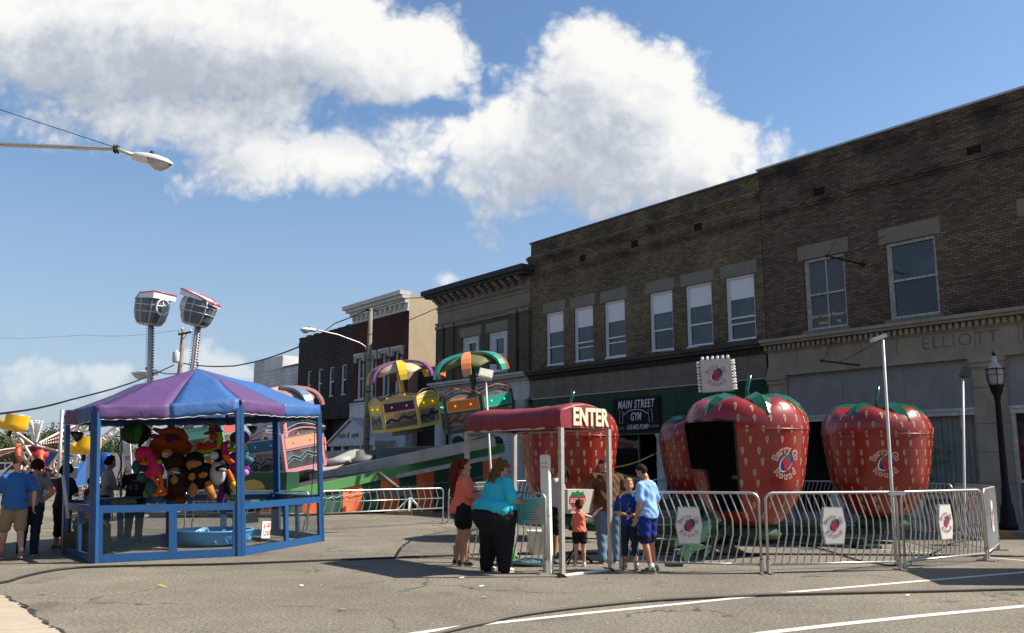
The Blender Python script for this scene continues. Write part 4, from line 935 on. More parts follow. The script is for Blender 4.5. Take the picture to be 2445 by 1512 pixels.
# boarding ramp with hazard stripes
root = thing('boarding_ramp', 'green boarding step with yellow and black striped edge beside the nearest strawberry', 'ramp', tuple(ground(1640,1330)))
A_ = at(1625,1335,14.6); B_ = at(1700,1238,15.6)
mb = MB(); mb.bar(A_, B_, .12, .16); mb.bar(A_+Vector((.5,.75,0)), B_+Vector((.5,.75,0)), .1, .12); mb.bar((A_.x,A_.y,0),(A_.x,A_.y,A_.z+.05),.06,.06)
for t in (.2,.5,.8): q = A_.lerp(B_, t); mb.bar(q, q+Vector((.5,.75,0)), .14, .03)
mb.bar((B_.x,B_.y,0.0),(B_.x,B_.y,B_.z),.08,.08); mb.bar((B_.x+.5,B_.y+.75,0),(B_.x+.5,B_.y+.75,B_.z),.08,.08); mb.build('frame', M_GRN, root)
def hazm():
    m, n, l, b = nt('hazard_stripes'); tc = n.new('ShaderNodeTexCoord'); s_ = n.new('ShaderNodeSeparateXYZ'); l.new(tc.outputs['Object'], s_.inputs[0]); a = n.new('ShaderNodeMath'); l.new(s_.outputs[0], a.inputs[0]); l.new(s_.outputs[2], a.inputs[1])
    q = n.new('ShaderNodeMath'); q.operation = 'MULTIPLY'; q.inputs[1].default_value = 5; l.new(a.outputs[0], q.inputs[0]); f = n.new('ShaderNodeMath'); f.operation = 'FRACT'; l.new(q.outputs[0], f.inputs[0])
    r = ramp(n, [(.49,(.6,.45,.03)),(.51,(.02,.02,.02))]); l.new(f.outputs[0], r.inputs[0]); l.new(r.outputs[0], b.inputs['Base Color']); return m
d_ = Vector((.0,-.064,0)); mb = MB(); mb.bar(A_.lerp(B_,.05)+d_, A_.lerp(B_,.98)+d_, .008, .1); mb.build('striped_edge', hazm(), root)
mb = MB(); mb.box(0,1,0,1,0,1, 0, Matrix.Translation(ground(1575,1300)+Vector((0,.3,.32))) @ Matrix.Scale(.55, 4, (1,0,0)) @ Matrix.Scale(.5, 4, (0,0,1)) @ Matrix.Translation((-.5,-.5,-.5)))
root = thing('green_bench', 'low green step bench behind the boys on the ride side of the fence', 'bench', tuple(ground(1600,1262)))
q = ground(1560,1262); q2 = ground(1690,1262)
mb = MB(); mb.box(q.x-.7,q2.x,q.y,q.y+.5,.45,.72); mb.build('seat', M_GRN, root)
for x in (q.x-.6, q2.x-.1): mb = MB(); mb.box(x,x+.07,q.y+.02,q.y+.42,0,.449); mb.build('leg', M_GRN, root)
# lit sign on the centre pole
root = thing('ride_sign', 'square white strawberry ride sign ringed with bulbs, on a pole above the cars', 'sign', (BC[0], BC[1], 0))
sc_c = at(1711,897,19.3); rz = R(-14)
MS = Matrix.Translation(sc_c) @ Matrix.Rotation(rz, 4, 'Z') @ Matrix.Rotation(R(-3), 4, 'Y')
hw = .325
mb = MB(); mb.lathe([(.05,1.2),(.05,sc_c.z-.3-1e-3)], 10, 0, (sc_c.x,sc_c.y,0)); mb.build('pole', mat('rust_brown', (.12,.075,.05), .7), root)
mb = MB(); mb.box(-hw,hw,-.09,.13,-.35,.35,0,MS); mb.build('light_box', mat('sign_casing', (.55,.53,.5), .5), root)
mb = MB(); mb.box(-hw+.02,hw-.02,-.096,-.0902,-.33,.33,0,MS); mb.build('sign_face', mat('sign_face', (.58,.52,.49), .4), root)
logo(lambda u, v, lift: tuple(MS @ Vector((u, -.1-lift, v))), .56, root)
M_BULB = mat('bulb_glass', (.82,.8,.72), .15, coat=.5)
k_ = 0
for i in range(6):
    mb = MB(); mb.ball(tuple(MS @ Vector((-.27+i*.108, 0, .395))), .035, 10); mb.tube([MS @ Vector((-.27+i*.108,0,.35)), MS @ Vector((-.27+i*.108,0,.38))], .025, 8); mb.build('bulb', M_BULB, root)
for sgn in (-1, 1):
    for i in range(10):
        p = MS @ Vector((sgn*(hw+.055), -.02+.06*(i % 2), -.31+i*.068)); q = MS @ Vector((sgn*hw, -.02+.06*(i % 2), -.31+i*.068)); mb = MB(); mb.ball(tuple(p), .034, 10); mb.tube([q, p], .022, 8); mb.build('bulb', M_BULB, root)
# ---------------------------------------------------------------- zigzag barriers
def barrier(a, b, label, h=1.17, badge=True, nb=17, cat='barrier', group='zigzag steel barriers round the strawberry ride', chev=False):
    a = Vector((*a,0)); b = Vector((*b,0)); d = (b-a); L = d.length; d.normalize(); nrm = Vector((d.y,-d.x,0))
    root = thing('crowd_barrier', label, cat, tuple((a+b)/2), 0, group)
    def p(u, z, o=0.): return a+d*u+Vector((0,0,z))+nrm*o
    zb = .13 if not chev else .42; rc = .12; mb = MB()
    path = [p(.03,0.02), p(.03,h-rc)]+[p(.03+rc*(1-math.cos(t)), h-rc+rc*math.sin(t)) for t in (.4,.8,1.2,1.57)]+[p(L-.03-rc*(1-math.cos(t)), h-rc+rc*math.sin(t)) for t in (1.57,1.2,.8,.4)]+[p(L-.03,h-rc), p(L-.03,.02)]
    mb.tube(path, .021, 8); mb.tube([p(.03,zb),p(L-.03,zb)], .017, 8)
    if chev: mb.tube([p(.03,(zb+h)/2),p(L-.03,(zb+h)/2)], .012, 8)
    mb.build('frame', M_STEEL, root)
    for u in (.03, L-.03):
        mb = MB(); mb.bar(p(u,.012,-.16), p(u,.012,.16), .05, .02); mb.lathe([(.03,0),(.03,.2)], 8, 0, tuple(p(u,0))); mb.build('foot', M_STEEL, root)
    mb = MB()
    for i in range(nb):
        u = .1+(L-.2)*(i+.5)/nb
        if badge and abs(u-L/2) < .2: prs = [(zb, .42), (.94, h)]
        else: prs = [(zb, h)]
        def off(z):
            t = (z-zb)/(h-zb)
            if chev: return .09*(1-abs(2*t-1))-.045
            return .11*min(1, t/.42) if t < .62 else .11*(1-(t-.62)/.38*1.3)
        for (z0, z1) in prs:
            zs = [z0]+[z for z in ((zb+(h-zb)*q) for q in ((.5,) if chev else (.42,.62))) if z0 < z < z1]+[z1]
            mb.tube([p(u+off(z)-.035, z) for z in zs], .0115, 5, caps=False)
    mb.build('bars', M_STEEL, root)
    if badge:
        c = p(L/2, .68); Mx = frame(tuple(c-nrm*0), d, nrm)
        out = [(-.145,-.26),(.145,-.26),(.19,.0),(.145,.26),(-.145,.26),(-.19,0)]
        mb = MB(); mb.add([Mx @ Vector((x*1.07, y*1.06, -.028)) for x, y in out]+[Mx @ Vector((x*1.07, y*1.06, .024)) for x, y in out], [(5,4,3,2,1,0),(6,7,8,9,10,11)]+[(i, (i+1) % 6, (i+1) % 6+6, i+6) for i in range(6)]); f = mb.build('badge_frame', M_ALU, root)
        mb = MB(); mb.add([Mx @ Vector((x, y, .026)) for x, y in out], [(0,1,2,3,4,5)]); mb.add([Mx @ Vector((x, y, -.03)) for x, y in out], [(5,4,3,2,1,0)]); mb.build('badge', M_PLATE, root)
        logo(lambda u, v, lift: tuple(Mx @ Vector((u, v, .027+lift*.4))), .4, root)
    return root
RP = [(1.62,14.15),(3.74,13.66),(5.97,14.1),(7.95,15.42),(9.15,17.3),(9.45,19.5),(8.7,21.6),(7.3,23.3),(6.3,25.3),(3.9,25.6),(1.6,24.8),(-.3,22.6),(-.95,20.4),(-1.0,18.1),(-.85,15.9)]
labs = ['zigzag steel barrier left of centre, its badge behind the two boys', 'zigzag steel barrier in the middle, badge in front of the nearest strawberry gap', 'zigzag steel barrier right of the white light pole, before the right strawberry', 'zigzag steel barrier seen edge on at the far right beside the black lamp post',
        'steel barrier behind the right strawberry, parallel to the kerb', 'steel barrier farthest right at the back of the ride', 'steel barrier between the nearest and the right strawberry, at the back', 'short steel barrier behind the rear strawberry, right piece', 'steel barrier behind the rear strawberry, middle piece', 'steel barrier at the back between the left and rear strawberries', 'steel barrier at the back behind the left strawberry', 'steel barrier at the left edge of the ride, rear piece', 'steel barrier at the left edge of the ride, middle piece', 'steel barrier running back from the canopy left leg']
for i in range(14):
    a, b = RP[i], RP[i+1]; v = Vector(b)-Vector(a); e = v.normalized()*.02
    barrier((a[0]+e.x,a[1]+e.y), (b[0]-e.x,b[1]-e.y), labs[i], badge=i < 8, nb=17 if v.length > 2 else 12)
barrier((-.72,14.72), (.52,13.62), 'zigzag steel barrier under the rules board beside the turquoise woman', badge=False, nb=12)
barrier((-4.65,22.0), (-1.85,24.85), 'low chevron barrier in front of the orange and green skirt', h=.95, badge=False, nb=17, chev=True, group='chevron barriers before the tilted ride')
barrier((-7.9,22.6), (-4.85,21.9), 'low chevron barrier just behind the blue game stall', h=.95, badge=False, nb=15, chev=True, group='chevron barriers before the tilted ride')
barrier((-11.2,23.2), (-8.05,22.65), 'low chevron barrier behind the plush toys, left piece', h=.95, badge=False, nb=15, chev=True, group='chevron barriers before the tilted ride')
barrier((-1.75,25.0), (-.5,26.9), 'low chevron barrier behind the coral woman', h=.95, badge=False, nb=8, chev=True, group='chevron barriers before the tilted ride')
# floodlight poles
def floodpole(base, top, kind, label):
    root = thing('floodlight_pole', label, 'light pole', tuple(base), 0, 'floodlight poles at the rides'); base = Vector(base); top = Vector(top)
    mb = MB(); mb.tube([base, base.lerp(top,.3), top], [.028,.026,.02], 10); mb.build('pole', M_WPOLE, root)
    mb = MB()
    if kind == 0: Mx = Matrix.Translation(top+Vector((-.07,-.05,.03))) @ Matrix.Rotation(R(-20), 4, 'Y'); mb.box(-.13,.09,-.08,.08,-.03,.03,0,Mx)
    elif kind == 1: Mx = Matrix.Translation(top+Vector((.03,-.04,.12))) @ Matrix.Rotation(R(25), 4, 'Y'); mb.box(-.05,.07,-.1,.1,-.09,.11,0,Mx); mb.tube([top, top+Vector((0,0,.1))], .012, 6)
    else: Mx = Matrix.Translation(top+Vector((0,-.05,.14))) @ Matrix.Rotation(R(12), 4, 'Y') @ Matrix.Rotation(R(-30), 4, 'X'); mb.box(-.17,.17,-.06,.06,-.12,.12,0,Mx); mb.tube([top, top+Vector((0,0,.1))], .012, 6)
    lm = mb.build('lamp_head', mat('lamp_casing_dark', (.04,.035,.03), .5) if kind == 1 else mat('lamp_casing_pale', (.55,.54,.5), .5), root)
    if kind != 1:
        mb = MB()
        if kind == 0: mb.box(-.11,.07,-.06,.06,-.036,-.031,0,Mx)
        else: mb.box(-.15,.15,-.066,-.061,-.1,.1,0,Mx)
        mb.build('lens', G_DARK if kind == 0 else mat('frosted_lens', (.7,.66,.52), .3), lm)
M_WPOLE = mat('white_pole_paint', (.72,.71,.66), .4, var=.15, scale=20)
p = ground(2140,1352); floodpole((p.x,p.y,0), at(2108,812,14.0), 0, 'tall leaning white pole with flat light, between the two front right barriers')
p = at(2303,1290,17.8); floodpole((p.x,p.y,0), at(2299,905,17.8), 1, 'thin white pole with a black floodlight before the curtained window')
p = at(1180,1260,22.); floodpole((p.x,p.y,0), at(1160,908,22.), 2, 'thin white pole with a cream floodlight above the canopy left end')
mb = MB(); q = at(2141,1178,14.05); mb.box(q.x-.12,q.x+.12,q.y-.04,q.y+.04,q.z-.03,q.z+.03); wordy(mb.build('barrier_clamp', M_WPOLE), 'white clamp joining two barriers at the tall leaning pole', 'clamp')
mb = MB(); q = ground(2158,1358)
mb.tube([q+Vector(v) for v in ((-.05,.05,.03),(0,0,.03),(.12,.02,.04),(.2,.12,.2),(.12,.16,.42),(.02,.16,.3),(-.02,.1,.06))], .009, 6); mb.ball(tuple(q+Vector((-.02,-.02,.04))), .035, 8); wordy(mb.build('plug_lead', mat('yellow_plug', (.25,.2,.04), .5)), 'coiled lead with a yellow plug at the foot of the leaning white pole', 'cable')
# ornamental street lamp
LB = ND*(N0-2.95)+TD*(-9.72)+Vector((0,0,.13)); q = at(2375,1264,22); 
root = thing('street_lamp', 'black ornamental street lamp with a glass lantern, right of the strawberry ride', 'street lamp', tuple(LB))
M_BLK = mat('lamp_black', (.005,.005,.006), .6, spec=.2)
c = (LB.x, LB.y, LB.z); zt = at(2358,930,20.8).z-.13
mb = MB(); mb.lathe([(0,0),(.2,0),(.2,.12),(.17,.16),(.14,.5),(.1,.62),(.09,.9),(.075,.95),(.06,zt-.25),(.075,zt-.22),(.075,zt-.15),(.13,zt-.05),(.14,zt+.05),(.17,zt+.1),(.0,zt+.11)], 20, 0, c); mb.build('post', M_BLK, root)
mb = MB(); mb.lathe([(.13,zt+.11),(.17,zt+.2),(.185,zt+.35),(.18,zt+.45)], 20, 0, c); mb.build('glass', mat('lamp_glass', (.35,.35,.33), .12, alpha=.75), root)
mb = MB(); mb.lathe([(.19,zt+.45),(.13,zt+.56),(.075,zt+.62),(.06,zt+.68),(.07,zt+.71),(.03,zt+.78)], 20, 0, c); mb.build('dome', mat('lamp_dome', (.42,.42,.42), .15, alpha=.85), root)
mb = MB(); mb.lathe([(.03,zt+.78),(.04,zt+.81),(.02,zt+.86),(0,zt+.92)], 12, 0, c)
for k in range(6):
    a = k*math.pi/3+.2; mb.tube([(c[0]+r*math.cos(a), c[1]+r*math.sin(a), c[2]+zt+z) for r, z in ((.15,.08),(.19,.2),(.205,.35),(.2,.5))], .01, 6)
for z in (.47,.33): mb.tube([(c[0]+.205*math.cos(t), c[1]+.205*math.sin(t), c[2]+zt+z) for t in [i*math.pi/12 for i in range(24)]], .013 if z > .4 else .007, 6, closed=True)
mb.build('cage', M_BLK, root)
# ---------------------------------------------------------------- entrance canopy
CA_, CB_, CD_, CC_ = Vector((.72,13.3,0)), Vector((1.5,14.05,0)), Vector((-.76,15.2,0)), Vector((.04,15.95,0))
root = thing('entrance_canopy', 'dark red fabric canopy with ENTER lettered on its end, on four metal posts', 'canopy', tuple((CA_+CC_)/2))
zv, ze, zr = 2.13, 2.42, 2.5
Z = Vector((0,0,1))
def canopy():
    L = (CD_-CA_); W = (CB_-CA_); n1, n2 = 22, 12; vs = []; fs = []
    r = random.Random(5)
    prof = [(-.0,zv),(-.015,zv+.1),(-.01,ze-.05),(.06,ze+.02),(.3,zr),(.5,zr+.02),(.7,zr),(.94,ze+.02),(1.01,ze-.05),(1.015,zv+.1),(1.,zv)]
    for i in range(n1+1):
        t = i/n1
        for (q, z) in prof:
            end = .1 if t in (0,1) else 0
            sag = -.035*math.sin(math.pi*t)*(z > ze-.1)+(-.025*math.sin(math.pi*t*4)**2 if z < zv+.05 else 0)+r.uniform(-.006,.006)
            vs.append(CA_+L*(t*1.01-.005)+W*(q+r.uniform(-.006,.006))+Z*(z+sag-(end*.5 if z > ze else 0)))
    m_ = len(prof)
    for i in range(n1):
        for j in range(m_-1): fs.append((i*m_+j, i*m_+j+1, (i+1)*m_+j+1, (i+1)*m_+j))
    return vs, fs, m_, n1
vs, fs, m_, n1 = canopy(); mb = MB(); mb.add(vs, [f[::-1] for f in fs], 0, True)
mb.add(vs[:m_], [tuple(range(m_-1,-1,-1))], 0); mb.add(vs[-m_:], [tuple(range(m_))], 0)
o = mb.build('canopy_cover', mat('canopy_red', (.22,.018,.024), .55, var=.3, scale=4, bump=.9, bscale=5), root)
md = o.modifiers.new('t', 'SOLIDIFY'); md.thickness = .012; md.offset = -1
nE = (CB_-CA_).normalized(); nrm = Vector((nE.y,-nE.x,0))
text('lettering', 'ENTER', .36, frame(tuple((CA_+CB_)/2+Z*2.29+nrm*.02+nE*.1), nE, nrm), mat('flaking_cream', (.68,.6,.42), .7, var=.3, scale=40), root, .012, sx=.74, off=.014, spacing=1.02)
for (p, lean) in ((CA_, nE*.05), (CB_, nE*.1), (CC_, nE*0), (CD_, nE*0)):
    mb = MB(); top = p+Z*zv; foot = p+lean*0
    mb.bar(foot, top-lean*.0, .06, .06, 0, up=tuple(nE)); mb.bar(foot+nE*.045-nrm*.01, top+nE*.045-nrm*.01, .018, .05, 0, up=tuple(nE)); mb.bar(foot+nrm*.0+Z*.01, foot+Z*.012+nE*.001, .2, .2); mb.build('post', M_ALU, root)
mb = MB(); mb.bar(CA_+Z*.02, CB_+Z*.02, .05, .03); mb.build('sill_bar', M_PLATE, root)
mb = MB(); mb.bar(CA_+Z*zv, CD_+Z*zv, .03, .03); mb.bar(CB_+Z*zv, CC_+Z*zv, .03, .03); mb.bar(CD_+Z*zv, CC_+Z*zv, .03, .03); mb.build('top_rail', M_ALU, root)
# height gauge
q = ground(1308,1369)
root = thing('height_gauge', 'tall flat white height gauge standing left of the canopy front post', 'height gauge', tuple(q))
mb = MB(); hz_ = at(1300,1088,q.y).z; Mx = Matrix.Translation(q+Vector((0,0,0))) @ Matrix.Rotation(R(-22), 4, 'Z') @ Matrix.Rotation(R(-1.2), 4, 'Y'); mb.box(-.065,.065,-.04,.07,0,hz_-.01,0,Mx); mb.prism([(-.065,hz_-.0099),(.065,hz_-.0099),(.05,hz_+.012),(-.05,hz_+.012)], -.04, .07, 0, Mx); mb.build('board', M_PLATE, root)
M_RPR = mat('red_print', (.45,.06,.06), .6)
def MX(x, z): return Mx @ frame((x,-.041,z), (1,0,0), (0,-1,0))
text('lettering', '36', .085, MX(0,hz_*.525), mat('dark_print', (.04,.03,.05), .6), root, .001); text('lettering', 'HEIGHT', .05, MX(0,hz_*.483), M_RPR, root, .001); mb = MB(); mb.box(-.045,.045,-.0425,-.0405,hz_*.9-.006,hz_*.9+.006,0,Mx); mb.build('printed_line', M_RPR, root)
mb = MB(); mb.tube([MX(0,0) @ Vector((.045*math.cos(t), hz_*.925+.025*math.sin(t), .001)) for t in [i*math.pi/8 for i in range(9)]], .004, 4); mb.build('printed_arc', M_RPR, root)
mb = MB(); mb.box(-.045,.045,-.0425,-.0405,hz_*.49-.03+.012,hz_*.49-.03+.022,0,Mx); mb.build('printed_bar', M_RPR, root)
# rules board on the barrier
a, b = at(1232,1188,13.86), at(1303,1188,13.42); zb = at(1232,1250,13.86).z; dr = (b-a).normalized(); nn = Vector((dr.y,-dr.x,0))
root = thing('rules_board', 'clear greenish rules board with small print tied to the barrier', 'notice board', tuple((a+b)/2))
def teal():
    m, n, l, b_ = nt('translucent_board'); tc = n.new('ShaderNodeTexCoord'); no = n.new('ShaderNodeTexNoise'); no.inputs['Scale'].default_value = 3.5; l.new(tc.outputs['Object'], no.inputs['Vector']); r = ramp(n, [(.42,(.36,.38,.32)),(.58,(.12,.48,.48))]); l.new(no.outputs['Fac'], r.inputs[0]); l.new(r.outputs[0], b_.inputs['Base Color']); b_.inputs['Roughness'].default_value = .35; return m
mb = MB(); mb.bar(a.lerp(b,.5)-Z*((a.z-zb)/2)-dr*(b-a).length/2, a.lerp(b,.5)-Z*((a.z-zb)/2)+dr*(b-a).length/2, .012, a.z-zb); mb.build('board', teal(), root)
cc = a.lerp(b,.5)-Z*((a.z-zb)/2)
mb = MB()
for i in range(9):
    z = .15-.035*i; x = -.17; r_ = random.Random(i)
    while x < .15-.05*r_.random():
        x2 = x+r_.uniform(.015,.05); c1 = cc+nn*.0075+dr*x+Z*z; mb.bar(c1, cc+nn*.0075+dr*x2+Z*z, .002, .011); x = x2+.009
mb.build('small_print', mat('pale_print', (.06,.12,.12), .6), root)
# control box
root = thing('control_box', 'cream ride control box with a strawberry drawn on its side, on a thin stand', 'control box', tuple(at(1365,1340,15)))
c0 = at(1372,1198,15.); Mb = Matrix.Translation((c0.x,c0.y,c0.z)) @ Matrix.Rotation(R(25), 4, 'Z')
mb = MB(); mb.prism([(-.22,-.18),(.17,-.18),(.27,.2),(-.22,.2)], -.17, .17, 0, Mb); mb.build('box', mat('box_cream', (.6,.55,.47), .5), root)
mb = MB(); mb.add([Mb @ Vector(p) for p in ((.172,-.172,-.18),(.272,-.172,.2),(.272,.172,.2),(.172,.172,-.18))], [(0,3,2,1)]); mb.bar(Mb @ Vector((.176,0,-.18)), Mb @ Vector((.276,0,.2)), .35, .012); mb.build('front_panel', mat('panel_dark', (.08,.075,.06), .6), root)
fr_ = lambda x, z, e=.0: tuple(Mb @ Vector((x, -.172-e, z)))
mb = MB(); st = [(-.15,.1),(-.06,.13),(.03,.13),(.13,.11),(.15,.04),(.08,-.08),(-.02,-.17),(-.1,-.08),(-.16,.02)]; mb.add([fr_(x-.03,z,.002) for x, z in st], [tuple(range(len(st)))]); mb.build('drawn_strawberry', M_LRED, root)
mb = MB(); st = [(-.13,.1),(-.1,.17),(-.05,.15),(-.01,.19),(.04,.15),(.1,.17),(.11,.1),(.03,.08),(-.05,.08)]; mb.add([fr_(x-.03,z,.004) for x, z in st], [tuple(range(len(st)))]); mb.build('drawn_leaves', M_LGRN, root)
Mq = Mb @ frame((-.04,-.178,.02), (1,0,0), (0,-1,0)); text('lettering', 'BERRY', .1, Mq, M_PLATE, root, .001, shear=.15); text('lettering', 'GO', .06, Mb @ frame((-.04,-.178,-.05), (1,0,0), (0,-1,0)), M_PLATE, root, .001); text('lettering', 'ROUND', .05, Mb @ frame((-.05,-.178,-.1), (1,0,0), (0,-1,0)), M_PLATE, root, .001, sx=.8)
mb = MB(); mb.tube([(c0.x,c0.y,0.02),(c0.x,c0.y,c0.z-.17)], .035, 8); 
for k in range(3): a = 2.1*k; mb.tube([(c0.x,c0.y,.25),(c0.x+.28*math.cos(a),c0.y+.28*math.sin(a),.015)], .018, 6)
mb.build('stand', M_BLK, root)
# bucket, bottles and bag behind the barrier
q = ground(1248,1338); q = Vector((q.x+.25,q.y+1.0,0))
root = thing('plastic_bucket', 'white plastic bucket on the ground behind the rules board', 'bucket', tuple(q)); mb = MB(); mb.lathe([(.0,0),(.13,0),(.16,.4),(.17,.41),(.165,.42),(.15,.4),(.12,.03),(0,.03)], 24, 0, tuple(q)); mb.build('pail', M_PLATE, root)
mb = MB(); mb.tube([(q.x+.165*math.cos(t), q.y-.02, .4-.1*math.sin(t)) for t in [i*math.pi/10 for i in range(11)]], .005, 5); mb.build('handle', M_STEEL, root)
q = ground(1222,1352); mb = MB(); mb.lathe([(0,0),(.05,0),(.055,.03),(.055,.2),(.05,.25),(.02,.31),(.02,.34),(0,.34)], 16, 0, tuple(q)); wordy(mb.build('soda_bottle', mat('green_bottle', (.03,.35,.06), .15, alpha=.85)), 'green plastic soda bottle at the turquoise woman feet', 'bottle')
q = ground(1262,1352); mb = MB(); mb.ball((q.x,q.y,.06), (.28,.16,.07), 20); o = mb.build('plastic_bag', mat('teal_bag', (.03,.16,.2), .35, bump=1, bscale=18)); wordy(o, 'crumpled dark teal plastic bag lying under the rules board', 'bag')
# ---------------------------------------------------------------- cables on the ground
def cable(pts, r, m, label, lift=0.):
    P = [ground(*p) for p in pts]; Q = []
    for i in range(len(P)-1):
        p0 = P[max(i-1,0)]; p1 = P[i]; p2 = P[i+1]; p3 = P[min(i+2,len(P)-1)]
        for j in range(6):
            t = j/6; Q.append(.5*((2*p1)+(-p0+p2)*t+(2*p0-5*p1+4*p2-p3)*t*t+(-p0+3*p1-3*p2+p3)*t**3)+Vector((0,0,r+.004)))
    Q.append(P[-1]+Vector((0,0,r+.004))); mb = MB(); mb.tube(Q, r, 8); wordy(mb.build('power_cable', m), label, 'cable')
M_CBL = mat('black_cable', (.018,.017,.016), .6); M_CBL2 = mat('dusty_cable', (.09,.075,.06), .7)
cable([(-200,1420),(0,1395),(50,1382),(100,1370),(165,1360),(250,1356),(380,1353),(500,1351),(620,1347),(750,1342),(900,1336),(1082,1329),(1180,1325),(1400,1324),(1640,1326),(1900,1326),(2150,1328),(2445,1331)], .017, M_CBL, 'long black cable crossing the asphalt in front of the blue stall')
cable([(1000,1530),(1090,1507),(1160,1492),(1218,1478),(1340,1460),(1520,1441),(1645,1433),(1820,1425),(2070,1419),(2250,1415),(2445,1410),(2800,1405)], .02, M_CBL2, 'dusty brown cable lying along the white road line')
cable([(1905,1300),(1980,1318),(2050,1340),(2120,1352),(2140,1352)], .012, M_CBL, 'thin black lead running to the leaning white pole')
cable([(2160,1345),(2230,1322),(2270,1300),(2330,1290)], .012, M_CBL, 'thin black lead behind the right front barrier')
q = at(1489,1243,15.6); root = thing('signal_lamp', 'small glowing green signal lamp on a stalk beside the blond boy', 'lamp', (q.x,q.y,0))
mb = MB(); mb.tube([(q.x,q.y+.03,0),(q.x,q.y+.03,q.z-.07)], .02, 6); mb.build('stalk', M_BLK, root); mb = MB(); mb.ball(tuple(q), (.055,.04,.085), 12); mb.build('lens', mat('green_glow', (.02,.9,.25), .3, emit=(.02,1,.25), es=1.5), root)
# ================================================================ blue game stall
def hexv(c, vs): return [Vector((c[0]+x, c[1]+y, 0)) for x, y in vs]
SC = (-6.05, 18.05)
HV = hexv(SC, [(-.78,-2.98),(1.28,-1.82),(2.06,1.24),(.68,3.0),(-1.3,1.75),(-1.98,-1.5)])   # A B C D E F
EZ = [2.56, 2.74, 2.83, 2.8, 2.68, 2.55]
APX = at(472,880,18.0); APX.x += .058*APX.z
M_BLUE = mat('stall_blue_paint', (.011,.072,.205), .42, var=.22, scale=8, bump=.1)
M_CB = mat('canvas_blue', (.03,.105,.29), .6, var=.1, scale=3, bump=1, bscale=5); M_CPu = mat('canvas_purple', (.09,.042,.14), .6, var=.15, scale=3, bump=.6, bscale=5)
M_TRIM = mat('canvas_hem', (.6,.6,.62), .6)
root = thing('game_stall', 'six sided blue wooden duck pond stall with a blue and purple striped canvas roof', 'stall', (*SC, 0))
mb = MB(); rs = random.Random(8)
for i in range(6):
    j = (i+1) % 6; a, b = HV[i].copy(), HV[j].copy(); a.z, b.z = EZ[i], EZ[j]
    out = (a+b)/2-APX; 
    N1, N2 = 12, 12; grid = []
    cc = Vector((SC[0], SC[1], 0))
    for p in range(N1+1):
        t = p/N1; row = []
        for q in range(N2+1):
            s_ = q/N2; e = a.lerp(b, s_); v = APX.lerp(e, t)
            bow = .035*math.sin(math.pi*min(1,t/.95))**1.0*(.55+.45*(abs(2*s_-1)))  # taut ridges, hollow bays
            kink = .05*max(0, 1-abs(t-.5)/.18)*(abs(2*s_-1))
            sag = -.07*(t**2)*(1-abs(2*s_-1))
            v = v+Vector((0,0,bow+kink+sag*.6)) if True else v
            row.append(v)
        grid.append(row)
    for half in (0, 1):
        vs = []; fs = []; cols = list(range(0, N2//2+1)) if half == 0 else list(range(N2//2, N2+1))
        for p in range(N1+1):
            for q in cols: vs.append(grid[p][q])
        m_ = len(cols)
        for p in range(N1):
            for q in range(m_-1): fs.append((p*m_+q, (p+1)*m_+q, (p+1)*m_+q+1, p*m_+q+1))
        mb.add(vs, fs, 1-half if True else 0, True)
roof = mb.build('roof_canvas', [M_CB, M_CPu], root)
md = roof.modifiers.new('t', 'SOLIDIFY'); md.thickness = .012; md.offset = -1
mb = MB(); hem = []
for i in range(6):
    j = (i+1) % 6; a, b = HV[i].copy(), HV[j].copy(); a.z, b.z = EZ[i], EZ[j]; o2 = Vector(((a+b)/2).xy-Vector(SC)).to_3d().normalized()
    N2 = 24; vs = []; 
    for q in range(N2+1):
        s_ = q/N2; e = a.lerp(b, s_); top = e+Vector((0,0,.06*(1-abs(2*s_-1))*-.6))
        for k in range(5):
            t = k/4; w_ = rs.uniform(-.02,.02)*(t > 0); sc_ = .02*math.sin(s_*math.pi*9)**2
            vs.append(top-Vector((0,0,(.27-sc_)*t-.025))+o2*(.02*math.sin(t*3.1)+w_+.035))
        hem.append(vs[-1]+Vector((0,0,-.003)))
    for half in (0, 1):
        fs = []
        for q in range(N2//2*half, N2//2*(half+1)):
            for k in range(4): fs.append((q*5+k, q*5+k+1, (q+1)*5+k+1, (q+1)*5+k))
        mb.add(vs, fs, 1-half, True)
val = mb.build('valance', [M_CB, M_CPu], root); md = val.modifiers.new('t', 'SOLIDIFY'); md.thickness = .01
mb = MB()
for i in range(0, len(hem)): 
    if (i+1) % 25: mb.tube([hem[i], hem[i+1]], .006, 4, caps=False)
mb.build('valance_hem', M_TRIM, root)
mb = MB(); mb.tube([APX+Vector((0,0,.02)), APX+Vector((0,0,.13))], .012, 6); mb.build('roof_spike', M_IRON, root)
mb = MB()
for i in range(6):
    a = HV[i].copy(); a.z = EZ[i]-.06; mb.bar(a, APX-Vector((0,0,.12)), .05, .05); j = (i+1) % 6; b = HV[j].copy(); b.z = EZ[j]-.14; c_ = HV[i].copy(); c_.z = EZ[i]-.14; mb.bar(c_, b, .05, .08)
mb.build('roof_frame', mat('dark_blue_timber', (.012,.05,.13), .6), root)
for i in range(6):
    p = HV[i]; r2 = (p.xy-Vector(SC)).normalized(); mb = MB(); Mx = Matrix.Translation(p) @ Matrix.Rotation(math.atan2(r2.y, r2.x), 4, 'Z')
    mb.box(-.04,.04,-.068,-.003,0,EZ[i]-.1,0,Mx); mb.box(-.04,.04,.003,.068,0,EZ[i]-.1,0,Mx); mb.build('post', M_BLUE, root)
